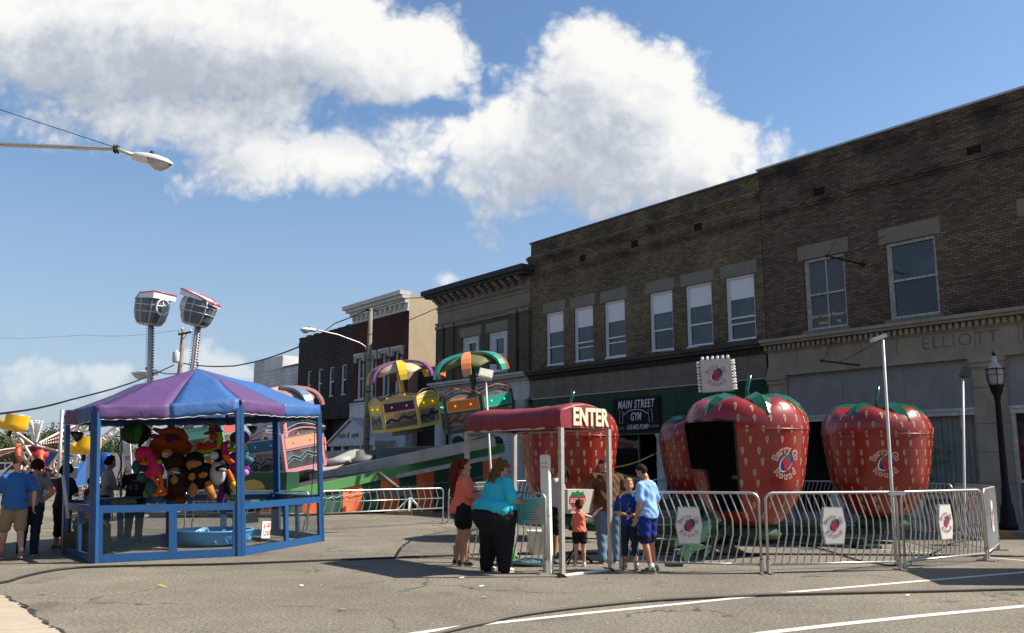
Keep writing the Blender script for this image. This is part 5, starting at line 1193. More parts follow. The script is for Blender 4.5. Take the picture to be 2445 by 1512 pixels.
def mesh_m():
    m, n, l, b = nt('wire_netting'); tc = n.new('ShaderNodeTexCoord'); s_ = n.new('ShaderNodeSeparateXYZ'); l.new(tc.outputs['Object'], s_.inputs[0])
    ad = n.new('ShaderNodeMath'); l.new(s_.outputs[0], ad.inputs[0]); l.new(s_.outputs[1], ad.inputs[1]); outs = []
    for sg in (1, -1):
        m1 = n.new('ShaderNodeMath'); m1.operation = 'MULTIPLY_ADD'; m1.inputs[1].default_value = sg; l.new(s_.outputs[2], m1.inputs[0]); l.new(ad.outputs[0], m1.inputs[2])
        m2 = n.new('ShaderNodeMath'); m2.operation = 'MULTIPLY'; m2.inputs[1].default_value = 24; l.new(m1.outputs[0], m2.inputs[0]); f = n.new('ShaderNodeMath'); f.operation = 'FRACT'; l.new(m2.outputs[0], f.inputs[0]); g_ = n.new('ShaderNodeMath'); g_.operation = 'LESS_THAN'; g_.inputs[1].default_value = .13; l.new(f.outputs[0], g_.inputs[0]); outs.append(g_)
    mx = n.new('ShaderNodeMath'); mx.operation = 'MAXIMUM'; l.new(outs[0].outputs[0], mx.inputs[0]); l.new(outs[1].outputs[0], mx.inputs[1]); l.new(mx.outputs[0], b.inputs['Alpha']); b.inputs['Base Color'].default_value = (.03,.05,.05,1); return m
M_NET = mesh_m()
GAPS = {5: None}
for i in range(6):
    j = (i+1) % 6; a, b = HV[i], HV[j]; d = (b-a).normalized(); L = (b-a).length; n_ = Vector((d.y,-d.x,0))
    def pt(u, z, o=0): return a+d*u+Vector((0,0,z))+n_*o
    e = .07
    mb = MB(); mb.bar(pt(e,.07), pt(L-e,.07), .05, .13); mb.bar(pt(e,.86), pt(L-e,.86), .05, .12); mb.bar(pt(e+.03,.135), pt(e+.03,.8), .07, .05, 0, up=tuple(n_)); mb.bar(pt(L-e-.03,.135), pt(L-e-.03,.8), .07, .05, 0, up=tuple(n_)); mb.build('lower_rail', M_BLUE, root)
    m_ = 1 if i != 5 else 0
    for k in range(1, 2): mb = MB(); mb.bar(pt(L*.52,.136), pt(L*.52,.799), .13, .05, 0, up=tuple(n_)); mb.build('stud', M_BLUE, root)
    mb = MB(); mb.quad(pt(e+.06,.135,-.028),pt(L-e-.06,.135,-.028),pt(L-e-.06,.8,-.028),pt(e+.06,.8,-.028)); mb.build('wire_panel', M_NET, root)
    if i in (2, 3, 4):
        mb = MB(); mb.box(0,1,0,1,0,1,0, frame(tuple(pt(e,.923,.05)), d, Vector((0,0,1))) @ Matrix.Diagonal((L-2*e, .3, .03, 1))); mb.build('counter', M_BLUE, root)
        Ti = frame(tuple(pt(L/2,.86,-.032)), -d, -n_)
        text('lettering', 'NO LEANING', .14, Ti, mat('yellow_paint_letter', (.6,.55,.08), .6), root, .002, sx=.95)
for ch in [o for o in C.objects if o.parent is root and o.type == 'MESH']:      # the stall leans with the slope of the street
    for v in ch.data.vertices: v.co.x -= .058*v.co.z
# hand written price card and second card
def card(px, py, Y, w_, h_, yaw, label, lines, colr, tilt=0, mcol=None):
    c_ = at(px, py, Y); M_ = Matrix.Translation(c_) @ Matrix.Rotation(R(yaw), 4, 'Z') @ Matrix.Rotation(R(tilt), 4, 'Y')
    r_ = thing('price_card', label, 'sign', tuple(c_), 0); mb = MB(); mb.box(-w_/2,w_/2,-.006,.006,-h_/2,h_/2,0,M_); mb.build('card', mcol or M_PLATE, r_)
    for (s_, x, z, sz) in lines: text('lettering', s_, sz, M_ @ frame((x,-.008,z), (1,0,0), (0,-1,0)), colr, r_, .001, shear=.15, off=.003)
ab = (HV[2]-HV[1]).normalized()
M_PR = mat('price_red', (.6,.03,.03), .6)
card(635,1265,16.85,.27,.3,74-2,'white price card with red figures 6 for $2, 12 for $3 on the netting',[('6',-.07,.06,.13),('-',0,.06,.08),('$2',.07,.08,.1),('12',-.06,-.07,.13),('$3',.07,-.06,.11)],M_PR,4)
card(601,1237,20.9,.3,.22,30,'faded grey card with red print behind the stall netting',[('PLEASE',0,.04,.08),('PAY',0,-.05,.07)],M_PR,-4,mat('grey_card', (.3,.3,.31), .7))
# kiddie pool
q = ground(481,1309); q = Vector((q.x, q.y+.75, 0)); r1 = .74
root = thing('paddling_pool', 'round light blue plastic paddling pool inside the stall', 'paddling pool', tuple(q))
M_POOL = mat('pool_blue', (.08,.38,.8), .35)
mb = MB(); prof = [(0,.07),(.6,.07),(.64,.1),(.68,.2),(.70,.3),(.75,.31),(.76,.285),(.74,.27),(.71,.2),(.67,.05),(.6,.03),(0,.03)]
mb.lathe(prof, 40, 0, tuple(q))
for k in range(20):
    a = 2*math.pi*k/20; mb.tube([(q.x+rr_*math.cos(a+o_), q.y+rr_*math.sin(a+o_), z) for rr_, z, o_ in ((.68,.06,-.06),(.70,.14,0),(.68,.06,.06))], .012, 5)
mb.build('basin', M_POOL, root)
mb = MB(); mb.lathe([(0,.2),(.675,.2)], 32, 0, tuple(q)); mb.build('water', G_BLUE, root)
rr2 = random.Random(2)
for k in range(11):
    a = rr2.uniform(0,6.3); d_ = rr2.uniform(.1,.55); x, y = q.x+d_*math.cos(a), q.y+d_*math.sin(a)
    mb = MB(); mb.ball((x,y,.225), (.06,.045,.035), 10); mb.ball((x+.045,y,.27), .027, 8); wordy(mb.build('toy_duck', mat('duck_dull', (.2,.17,.13), .5)), 'small toy duck floating in the light blue paddling pool', 'toy duck', 'toy ducks floating in the pool')
# pale net handle leaning at the left corner and clip lamps
root = thing('net_pole', 'pale pole leaning at the left front corner of the stall', 'pole', tuple(ground(160,1318)))
mb = MB(); mb.tube([at(163,1238,15.9), at(150,1135,15.9)], .03, 10); mb.build('pole', mat('pale_pole', (.42,.44,.45), .6), root)
def cliplamp(px, py, Y, lab):
    c_ = at(px, py, Y); r_ = thing('clip_lamp', lab, 'lamp', tuple(c_), 0, 'clip lamps under the stall roof'); mb = MB(); mb.tube([c_+Vector((-.13,0,.1)), c_+Vector((-.05,0,.02))], .01, 6)
    mb.tube([c_+Vector((-.06,0,.03)), c_, c_+Vector((.1,-.02,-.05))], [.03,.06,.1], 12); mb.build('shade', mat('lamp_shade_dark', (.05,.05,.055), .4, .4), r_)
    mb = MB(); mb.tube([c_+Vector((-.1+.12*math.sin(t),0,.02-.14*math.sin(t*.5)**2-.0)) for t in [i*.4 for i in range(9)]], .007, 5); mb.build('cord', M_BLK, r_)
cliplamp(178,1037,16.6,'clip lamp with a looped cord at the left end of the stall'); cliplamp(498,1006,17.2,'clip lamp under the front edge of the stall roof'); cliplamp(762,1020,19.4,'clip lamp at the right corner of the stall roof'); cliplamp(598,1022,20.8,'clip lamp on the rear right stall post')
root = thing('hanging_cord', 'black cord hanging down by the right stall post to the ground', 'cord', tuple(HV[2]))
mb = MB(); mb.tube([at(752,1030,19.4), at(749,1100,19.5), at(743,1190,19.5), at(722,1270,19.4), at(705,1288,19.3)], .009, 5); mb.build('cord', M_BLK, root)
root = thing('inner_pole', 'thin grey pole with a twisted cable inside the stall, left of the plush toys', 'pole', tuple(at(287,1290,18.6)))
mb = MB(); mb.tube([at(287,1285,18.6), at(290,1005,18.6)], .022, 8); mb.build('pole', M_STEEL, root)
mb = MB(); mb.tube([at(286+5*math.sin(k*1.1), 1262-12.*k, 18.55-.03*math.cos(k*1.1)) for k in range(21)], .013, 5); mb.build('twisted_cable', M_BLK, root)
# ---------------------------------------------------------------- plush toys
def pm(name, c): return mat('plush_'+name, c, .95, var=.12, scale=12, bump=.6, bscale=45, spec=.15)
PK, OR, NV, TL, RU, DB, BK, TN, WH, YE, PU, RD, LG, MG, LP, GR = [pm(*x) for x in (('pink',(.62,.03,.13)),('orange',(.75,.12,.02)),('navy',(.03,.02,.08)),('teal',(.05,.17,.19)),('rust',(.28,.055,.015)),('dark_brown',(.035,.016,.01)),('black',(.012,.01,.012)),('tan',(.42,.17,.05)),('white',(.5,.5,.55)),('yellow',(.62,.5,.02)),('purple',(.1,.03,.17)),('red',(.35,.03,.02)),('lime',(.3,.33,.03)),('magenta',(.42,.03,.1)),('lilac',(.55,.2,.6)),('green',(.03,.16,.04)))]
def tz(zx, zy, dy=0.): return at(316.1+.1306*zx, 1020.7+.1306*zy, 17.7+dy)
KZ = .1306*17.7/2165
def toy(name, label, cat, parts):
    c_ = None; root = None
    for (pn, m_, el) in parts:
        mb = MB()
        for e in el:
            if e[0] == 'e':
                _, x, y, rx, ry, dy = e[:6]; rot = Matrix.Rotation(R(e[6]), 3, 'Y') if len(e) > 6 else None
                mb.ball(tz(x, y, dy), (rx*KZ, (rx+ry)/2*KZ*.9, ry*KZ), 20, 0, None, rot)
            else:
                _, pts, r, dy = e; mb.tube([tz(x, y, dy) for x, y in pts], [q*KZ for q in r] if isinstance(r, (list,tuple)) else r*KZ, 12)
                for pp_ in (0, -1): mb.ball(tz(*pts[pp_], dy), (r[pp_] if isinstance(r, (list,tuple)) else r)*KZ, 12)
        if root is None:
            root = thing(name, label, cat, tuple(tz(parts[0][2][0][1] if parts[0][2][0][0] == 'e' else parts[0][2][0][1][0][0], parts[0][2][0][2] if parts[0][2][0][0] == 'e' else parts[0][2][0][1][0][1])), 0, 'plush toys hanging in the stall')
        if len(el) > 1 or pn in ('body',): remesh(mb, pn, m_, root, .016, 1)
        else: mb.build(pn, m_, root)
    return root
toy('plush_bird', 'pink plush bird with an orange beak and long orange legs', 'plush toy', [('body',PK,[('e',205,490,160,150,-.25),('t',[(320,560),(400,700),(450,800)],[110,130,120],-.25),('e',400,800,180,150,-.25)]),('beak',OR,[('e',215,660,85,40,-.39)]),('beak_tip',NV,[('e',205,740,75,75,-.38)]),('eye',LG,[('e',240,590,52,34,-.42)]),('pupil',BK,[('e',245,590,30,24,-.45)]),
 ('leg',OR,[('t',[(365,900),(450,1010),(500,1100),(440,1220)],32,-.35),('t',[(400,1240),(470,1225)],36,-.37)]),('leg',OR,[('t',[(500,850),(530,1000),(545,1090),(580,1200)],34,-.36),('t',[(520,1220),(600,1205)],36,-.38)])])
toy('plush_creature', 'faded teal plush creature with yellow feet, hanging behind the pink bird', 'plush toy', [('body',TL,[('e',90,710,100,125,.05),('e',180,920,100,90,.02),('e',350,1100,110,170,0),('e',440,1300,100,70,0)]),('foot',LG,[('e',250,1210,50,75,.0)]),('foot',LG,[('e',640,1190,65,95,.0)])])
toy('plush_cat', 'big rust orange plush cat with a dark nose, lying on top of the pile', 'plush toy', [('body',RU,[('e',700,250,330,170,.15),('e',470,380,170,210,.2),('e',870,370,230,150,.2)]),('tail',RU,[('t',[(400,30),(520,85),(700,60),(900,90),(980,180)],[30,60,75,70,50],.05)]),('nose',NV,[('e',680,205,62,75,-.14)]),('brow',NV,[('e',830,215,70,25,-.13,12)]),('ear',RU,[('e',400,160,70,50,.1)])])
toy('plush_dragon', 'lime and red plush dragon with a dark red hat, top right of the pile', 'plush toy', [('body',LG,[('t',[(1560,90),(1600,220),(1560,360),(1440,430),(1300,420),(1230,470)],[70,70,65,60,70,90],-.1),('e',1500,110,90,80,-.1)]),('belly',RD,[('t',[(1230,340),(1340,360),(1500,330)],[60,55,45],-.2)]),('snout',RD,[('e',1480,170,75,60,-.2)]),('hat',mat('plush_hat', (.1,.02,.02), .9),[('e',1480,90,190,35,-.1,-8),('e',1500,20,110,70,-.1)]),('eye',BK,[('e',1520,265,40,14,-.2)])])
toy('plush_owl', 'small orange plush bird with round white eyes and a yellow beak tip', 'plush toy', [('body',pm('amber',(.5,.2,.03)),[('e',640,490,100,100,-.2),('e',590,610,80,70,-.2)]),('eye',WH,[('e',580,490,30,45,-.31)]),('eye',WH,[('e',630,500,30,45,-.31)]),('pupil',BK,[('e',585,505,10,14,-.345)]),('pupil',BK,[('e',632,515,10,14,-.345)]),('beak',BK,[('e',540,600,70,50,-.28)]),('beak_tip',LG,[('e',495,630,52,44,-.33)])])
toy('plush_ape', 'dark brown plush ape with a tan muzzle, in the middle of the pile', 'plush toy', [('body',DB,[('e',790,660,210,190,-.15),('e',850,1000,190,280,-.12),('e',700,1260,110,90,-.1),('e',900,850,150,150,-.2)]),('muzzle',pm('sand',(.3,.18,.09)),[('e',760,800,120,60,-.3,-15),('e',770,960,70,80,-.32)]),('teeth',WH,[('e',800,820,80,22,-.37,12)]),('foot',pm('russet',(.12,.04,.02)),[('e',880,1330,110,80,-.15)])])
toy('plush_dog', 'black and tan plush dog sitting with its tan legs hanging down', 'plush toy', [('body',BK,[('e',1130,600,180,160,-.2),('e',1220,900,200,240,-.18),('e',1360,720,90,80,-.2)]),('muzzle',TN,[('e',1100,670,115,75,-.36),('e',1210,660,60,50,-.34)]),('paw',TN,[('e',1090,900,68,70,-.38)]),('paw',TN,[('e',1290,870,82,56,-.38,-14)]),('leg',TN,[('t',[(1130,1010),(1120,1120),(1100,1220)],[60,75,60],-.3)]),('leg',TN,[('t',[(1390,1040),(1410,1160),(1480,1270)],[65,90,65],-.3)])])
toy('plush_panda', 'white and black plush panda with a red nose, right of the plush dog', 'plush toy', [('body',WH,[('e',1570,840,155,215,-.12)]),('head',BK,[('e',1560,510,130,120,-.1)]),('face',WH,[('e',1490,520,85,80,-.24)]),('nose',OR,[('e',1400,610,48,48,-.3)]),('arm',BK,[('t',[(1560,760),(1640,740),(1740,720)],[45,55,50],-.28)]),('arm_tip',pm('grey',(.25,.25,.25)),[('e',1650,780,75,35,-.33)]),('leg',BK,[('e',1770,1050,85,190,-.05)])])
toy('plush_parrot', 'red plush parrot with an orange and yellow beak beside the blue post', 'plush toy', [('body',MG,[('e',1720,370,110,120,-.1),('t',[(1690,480),(1720,560),(1790,640)],[60,70,50],-.15)]),('beak',OR,[('e',1830,410,90,45,-.2)]),('crest',LG,[('e',1850,420,70,35,-.26)]),('crest_tuft',GR,[('e',1830,310,50,50,-.2)]),('eye',WH,[('e',1765,330,28,36,-.28)]),('claw',OR,[('t',[(1680,520),(1740,600),(1780,660)],[34,30,20],-.3),('t',[(1740,540),(1800,600),(1850,640)],[30,28,20],-.3)])])
toy('plush_hippo', 'purple plush hippo with a round lilac paw, behind the blue post', 'plush toy', [('body',PU,[('e',1880,640,180,190,.0),('e',2060,760,90,90,0)]),('paw',LP,[('e',2070,830,58,62,-.2)]),('hat',mat('plush_cap', (.05,.015,.04), .9),[('e',1960,190,180,130,.05)]),('mitten',TL,[('e',2120,600,100,70,0),('e',2060,480,70,70,.05)]),('button',LG,[('e',2060,370,50,40,-.05)])])
toy('plush_glove', 'orange and yellow plush arm with a bright yellow hand', 'plush toy', [('body',OR,[('t',[(1750,790),(1800,900),(1850,1010)],[35,45,40],-.25)]),('hand',YE,[('e',1870,1070,80,80,-.28),('t',[(1840,1080),(1880,1200)],[30,30],-.32),('t',[(1900,1080),(1930,1160)],[30,28],-.34)]),('cuff',pm('sky',(.1,.35,.45)),[('e',1860,1190,50,30,-.2)])])
toy('plush_octopus', 'long dark purple plush leg hanging below the panda', 'plush toy', [('body',PU,[('t',[(1680,1030),(1640,1180),(1610,1360)],[75,70,60],.0)]),('sole',LP,[('t',[(1690,1240),(1660,1340)],[14,12],-.08)])])
toy('plush_fish', 'green and dark patterned plush fish hanging at the left under the roof', 'plush toy', [('body',pm('moss',(.025,.07,.025)),[('e',60,110,280,200,.1)]),('stripe',GR,[('e',130,110,120,190,.02)]),('fin',BK,[('t',[(250,20),(210,210),(130,330)],[40,60,30],-.05)])])
# ================================================================ tilted ride
L0 = at(690,1182,28.2); L1 = at(1201,1070,33.0); hd = Vector((L1.x-L0.x, L1.y-L0.y, 0)); LL = hd.length; hd.normalize(); bk = Vector((-hd.y, hd.x, 0)); slp = (L1.z-L0.z)/LL
def pp(u, v, z=0.): return Vector((L0.x,L0.y,0))+hd*u+bk*v+Vector((0,0,L0.z+slp*u+z))     # on the tilted deck
root = thing('tilted_ride_platform', 'long tilted green ride platform with an orange and green cloth skirt and white sweeps', 'ride platform', (L0.x, L0.y, 0))
M_GB = mat('platform_green', (.09,.27,.08), .5, var=.15, scale=3); M_SW = stone('sweep_white', (.42,.41,.385), .6, 2.5, .5, (.18,.17,.16))
mb = MB(); mb.bar(pp(-1.2,0), pp(LL,0), .16, .3); mb.bar(pp(LL,0), pp(LL,9), .16, .3); mb.bar(pp(-1.2,9), pp(LL,9), .16, .3); mb.build('edge_beam', M_GB, root)
mb = MB(); mb.quad(pp(-1.2,.08,.13), pp(LL-.08,.08,.13), pp(LL-.08,9,.13), pp(-1.2,9,.13)); mb.quad(pp(-1.2,9,.05), pp(LL-.08,9,.05), pp(LL-.08,.08,.05), pp(-1.2,.08,.05)); mb.build('deck', mat('worn_deck', (.06,.055,.05), .7, var=.6, scale=1.5), root)
SO, SG = mat('skirt_orange', (.85,.17,.04), .65, var=.1, bump=.5, bscale=4), mat('skirt_green', (.015,.085,.055), .65, var=.15, bump=.5, bscale=4)
rs = random.Random(4); u = -.9; k = 0; W_ = .68
while u < LL-.1:
    u2 = min(u+W_, LL-.05); n_ = 8; vs = []
    for i in range(n_+1):
        t = i/n_; uu = u+(u2-u)*t; top = pp(uu, .03, -.14)
        for j in range(5):
            s_ = j/4; f = .03*math.sin(t*math.pi*2.3+k)*s_+rs.uniform(-.008,.008); q = pp(uu, .03+f-.09*math.sin(s_*2.6)*.3, 0); vs.append(Vector((q.x, q.y, top.z*(1-s_)+.06*s_)))
    gap = 3.6 < u < 4.3
    mb = MB(); mb.add(vs, [(i*5+j, i*5+j+1, (i+1)*5+j+1, (i+1)*5+j) for i in range(n_) for j in range(4) if not (gap and j > 1 and i > 2)], 0, True); mb.build('skirt_panel', SO if k % 2 == 0 else SG, root); u = u2; k += 1
mb = MB()
for i in range(28):
    a, b = pp(LL*i/28-.3,-.04,-.33), pp(LL*(i+1)/28-.3,-.04,-.33); a.z = a.z*.55+.25; b.z = b.z*.55+.25; mb.tube([a+Vector((0,0,0)), a.lerp(b,.5)-Vector((0,0,.05)), b], .01, 5)
mb.build('rope', M_TRIM, root)
# machine housing with oval badge
hc = at(625,1160,27.6); mb = MB(); mb.box(hc.x-2.6,hc.x+.75,hc.y,hc.y+1.6,.35,1.35); mb.build('machine_housing', mat('housing_green', (.01,.06,.03), .45), root)
Mo = frame((at(600,1172,27.6).x, hc.y-.004, at(600,1172,27.6).z), (1,0,.12), (0,-1,0)); mb = MB(); mb.add([Mo @ Vector((.42*math.cos(t), .33*math.sin(t), .002)) for t in [i*math.pi/16 for i in range(32)]], [tuple(range(32))]); mb.build('oval_badge', mat('badge_yellow', (.4,.3,.06), .6), root)
text('lettering', 'Tempest', .22, Mo @ Matrix.Translation((0,0,.006)), mat('badge_script', (.12,.08,.03), .6), root, .001, shear=.4)
# centre and sweeps
cen = pp(4.6, 4.6, .2)
UP = Vector((-hd.x*slp, -hd.y*slp, 1)).normalized(); TLT = UP.to_track_quat('Z','Y').to_matrix().to_4x4()
TLT = Matrix.Rotation(0,4,'Z'); 
def tiltm(p, yaw):
    q = Vector((0,0,1)).rotation_difference(UP); return Matrix.Translation(p) @ q.to_matrix().to_4x4() @ Matrix.Rotation(R(yaw), 4, 'Z')
mb = MB(); mb.lathe([(0,-.1),(.7,-.1),(.7,.12),(.35,.2),(.3,.4),(0,.42)], 24, 0, (0,0,0), tiltm(cen,0)); mb.build('turntable', mat('hub_steel', (.1,.1,.095), .6, .3), root)
GP = {'pink': at(690,1122,31.0), 'yellow': at(972,1022,36.0), 'green': at(1146,1022,31.2), 'mint': at(500,1085,38.0)}
for k, p in GP.items():
    e = p-UP*.35; mb = MB()
    if k in ('pink', 'mint'): mb.bar(cen+UP*.3, e-UP*.1, .3, .3)
    if mb.v: mb.build('sweep', M_SW, root)
    mb = MB(); mb.lathe([(0,-.1),(.62,-.1),(.62,.06),(0,.06)], 28, 0, (0,0,0), tiltm(p-UP*.12,0)); mb.build('sweep_plate', M_SW, root)
a, b = GP['pink']-UP*.3-bk*.6, GP['green']-UP*.45-bk*.8
mb = MB(); mb.bar(a+hd*.5, b, .45, .36, 0, up=tuple(UP)); mb.bar(a+hd*2.2+UP*.3, a+hd*3.6+UP*.32, .5, .12, 0, up=tuple(UP)); mb.bar(a+hd*.2-UP*.5-bk*.3, b-UP*.5-bk*.3, .25, .12, 0, up=tuple(UP)); mb.build('long_sweep', M_SW, root)
mb = MB(); q = at(805,1101,31.8); mb.lathe([(0,-.12),(.48,-.12),(.48,.1),(0,.1)], 28, 0, (0,0,0), tiltm(q,0)); mb.build('round_plate', M_SW, root)
for (x, y) in ((1095,1056),(1187,1057)): q = at(x,y,34.8); mb = MB(); mb.tube([q+Vector((0,.25,0)), q, q+Vector((0,-.2,0))], [.12,.16,.24], 16); mb.build('drive_wheel', mat('tyre_black', (.02,.02,.021), .7), root)
for k in range(9):
    q = pp(.6+k*.9, .9, 0); mb = MB(); mb.bar((q.x,q.y,.02), (q.x,q.y,q.z), .12, .12); mb.build('support_leg', mat('underframe_black', (.02,.02,.02), .7), root)
# jack stand
root = thing('jack_stand', 'white tripod jack stand on timber blocks in front of the cloth skirt', 'jack stand', tuple(ground(975,1228)))
q = ground(978,1229); hz2 = at(978,1165,q.y).z; top = Vector((q.x,q.y,hz2)); mb = MB()
for (dx_, dy_) in ((-.42,-.1),(.42,-.15),(0,.4),(.02,-.3)): mb.bar((q.x+dx_,q.y+dy_,.13), (q.x+dx_*.06,q.y+dy_*.06,hz2*.62), .06, .04)
mb.build('tripod', M_PLATE, root)
mb = MB(); mb.tube([(q.x,q.y,hz2*.6),(q.x,q.y,hz2)], .035, 8); mb.tube([at(904,1130,q.y), at(953,1168,q.y)], .07, 8); mb.bar(at(905,1180,q.y), at(978,1172,q.y), .16, .3); mb.build('jack_arm', mat('jack_grey', (.14,.12,.1), .6, .3), root)
for (x0, x1, y0) in ((-.75,-.3,-.2),(-.4,.75,-.05),(-.35,.1,-.35)): mb = MB(); mb.box(q.x+x0,q.x+x1,q.y+y0,q.y+y0+.18,.0,.12); mb.build('timber_block', mat('timber', (.27,.17,.09), .8), root)
# gondolas
def clearm():
    m, n, l, b = nt('scuffed_plexiglass'); tc = n.new('ShaderNodeTexCoord'); no = n.new('ShaderNodeTexNoise'); no.inputs['Scale'].default_value = 4; no.inputs['Detail'].default_value = 6; l.new(tc.outputs['Object'], no.inputs['Vector']); r = ramp(n, [(.35,(.12,.12,.12)),(.7,(.42,.42,.42))]); l.new(no.outputs['Fac'], r.inputs[0]); l.new(r.outputs[0], b.inputs['Alpha']); b.inputs['Base Color'].default_value = (.4,.36,.34,1); b.inputs['Roughness'].default_value = .25; return m
M_CLR = clearm()
def gondola(pos, yaw, label, fr_, rail, cA, cB, bulbs, umb, ribA, ribB, fabric, gsc=1., rib0=-75.):
    root = thing('gondola', label, 'gondola', tuple(pos), 0, 'umbrella gondolas of the tilted ride'); W = tiltm(pos, yaw) @ Matrix.Scale(gsc, 4); Ro = 1.45
    V = [Vector((Ro*math.cos(R(60*k)), Ro*math.sin(R(60*k)), 0)) for k in range(6)]
    mb = MB(); mb.slab([(v.x*.97, v.y*.97) for v in V], .01, .07, 0, W); mb.build('floor', M_ALU, root)
    for k in range(6):
        a, b = V[k], V[(k+1) % 6]; d = (b-a).normalized(); L = (b-a).length; n_ = Vector((d.y,-d.x,0))
        def p(u, z, o=0.): return W @ (a+d*u+Vector((0,0,z))+n_*o)
        up = tuple((W.to_3x3() @ n_)); mb = MB()
        for u in (.035, L-.035): mb.bar(p(u,0), p(u,1.26), .08, .07, 0, up=up)
        mb.bar(p(0,.06), p(L,.06), .05, .13, 0, up=tuple(UP)); mb.bar(p(.07,.74), p(L-.07,.74), .04, .05, 0, up=tuple(UP))
        arc = [p(L*t, 1.23+.17*math.sin(math.pi*t)) for t in [i/10 for i in range(11)]]
        for q, r_ in zip(arc, arc[1:]): mb.bar(q, r_, .045, .06, 0, up=up)
        f = mb.build('panel_frame', fr_, root)
        mb = MB(); mb.add([p(L*t, 1.21+.16*math.sin(math.pi*t), -.01) for t in [i/10 for i in range(11)]]+[p(L*.95,1.17,-.01), p(L*.05,1.17,-.01)], [tuple(range(13))]); mb.build('arched_panel', M_CLR if umb != 'yellow' else mat('smoky_tan', (.6,.5,.22), .5), f)
        mb = MB(); mb.tube([p(L*t, 1.27+.27*math.sin(math.pi*t)**.8 if 0 < t < 1 else 1.27) for t in [i/12 for i in range(13)]], .017, 6); mb.build('hoop_rail', rail, f)
        mb = MB(); mb.bar(p(.1,.97,.012), p(L-.1,.97,.012), .02, .38, 0, up=tuple(UP)); c_ = mb.build('coloured_panel', cA if k % 2 == 0 else cB, f)
        mb = MB()
        for z in (.78,1.16): mb.bar(p(.085,z,.026), p(L-.085,z,.026), .015, .026, 0, up=tuple(UP))
        for u in (.098, L-.098): mb.bar(p(u,.78,.026), p(u,1.16,.026), .026, .015, 0, up=up)
        mb.build('silver_edge', M_STEEL, f)
        if bulbs:
            for u in (.42, L-.42): mb = MB(); mb.ball(tuple(p(u,.97,.03)), .032, 8); mb.build('light', bulbs[k % 2], c_)
        mb = MB(); mb.quad(p(.07,.12,-.005), p(L-.07,.12,-.005), p(L-.07,.72,-.005), p(.07,.72,-.005)); mb.build('clear_panel', M_CLR, f)
        q_ = L/1.08; zz = [(.08*q_,.36),(.24*q_,.5),(.42*q_,.38),(.62*q_,.56),(.84*q_,.44),(1.0*q_,.54)]
        mb = MB()
        for (x1, z1), (x2, z2) in zip(zz, zz[1:]):
            mb.bar(p(x1,z1,.004), p(x2,z2,.004), .006, .075, 0, up=tuple(UP)); mb.bar(p(x1,z1+.05,.009), p(x2,z2+.05,.009), .004, .02, 1, up=tuple(UP)); mb.bar(p(x1,z1-.05,.009), p(x2,z2-.05,.009), .004, .02, 1, up=tuple(UP))
        mb.build('zigzag_band', [mat('zigzag_black', (.015,.02,.025), .5), rail], f)
        mb = MB(); mb.quad(p(.08,.12,.001), p(L-.08,.12,.001), p(L-.08,.38,.001), p(.08,.38,.001)); mb.build('mesh_panel', M_NET, f)
    mb = MB(); mb.lathe([(.9,.4),(.9,.45),(.65,.45),(.65,.08)], 16, 0, (0,0,0), W); mb.lathe([(1.02,.35),(1.06,.9),(1.0,.92),(.95,.4)], 16, 0, (0,0,0), W); mb.build('bench', fabric, root)
    mb = MB(); mb.lathe([(.12,.05),(.12,2.8)], 12, 0, (0,0,0), W); mb.build('mast', fr_, root)
    mb = MB(); N = 36; rings = [(0,2.76),(.4,2.73),(.8,2.62),(1.1,2.46),(1.3,2.26)]; vs = []
    for (r, z) in rings:
        for k in range(N):
            a = 2*math.pi*k/N; w_ = .5+.5*math.cos(6*a); q = r*(.88+.12*w_); vs.append(W @ Vector((q*math.cos(a), q*math.sin(a), z+.12*(1-w_)*(r/1.27)**2)))
    mb.add(vs, [(i*N+k, i*N+(k+1) % N, (i+1)*N+(k+1) % N, (i+1)*N+k)[::-1] for i in range(4) for k in range(N)], 0, True); o = mb.build('umbrella_fabric', fabric, root); md = o.modifiers.new('t', 'SOLIDIFY'); md.thickness = .02
    pr0 = [(.05,2.86),(.3,2.85),(.65,2.8),(.98,2.71),(1.2,2.59),(1.36,2.43),(1.46,2.24),(1.5,2.02)]
    for k in range(6):
        a = R(60*k+rib0); dx_, dy_ = math.cos(a), math.sin(a); vs = []
        for i, (r, z) in enumerate(pr0):
            hw_ = (.05,.1,.14,.16,.17,.17,.17,.15)[i]; r0, z0 = pr0[max(i-1,0)]; r1, z1 = pr0[min(i+1,7)]; tn = Vector((r1-r0, z1-z0)).normalized(); nx, nz = tn.y*.1, -tn.x*.1
            for (s_, o_) in ((-1,0),(1,0),(1,1),(-1,1)): rq = r+nx*o_; vs.append(W @ Vector((rq*dx_-s_*hw_*dy_, rq*dy_+s_*hw_*dx_, z+nz*o_)))
        fs = [(i*4+j, i*4+(j+1) % 4, (i+1)*4+(j+1) % 4, (i+1)*4+j) for i in range(7) for j in range(4)]+[(3,2,1,0),(28,29,30,31)]
        mb = MB(); mb.add(vs, fs); mb.build('rib', ribA if k % 2 == 0 else ribB, root)
    return root
def em(name, c, s_): return mat(name, c, .4, emit=c, es=s_)
gondola(GP['pink'], -20, 'pink gondola with peach and blue panels, carrying riders, behind the stall right posts', mat('pink_paint', (.62,.28,.3), .45), mat('pale_blue_rail', (.22,.42,.52), .4), mat('sea_blue_panel', (.02,.13,.25), .4), mat('peach_panel', (.75,.36,.24), .4), [em('blue_bulb',(.03,.2,.5),.4), em('orange_bulb',(1,.25,.03),.9)], 'pink', mat('rib_peach', (.7,.36,.3), .4), mat('rib_slate', (.12,.2,.28), .4), mat('dusty_pink', (.33,.22,.22), .6))
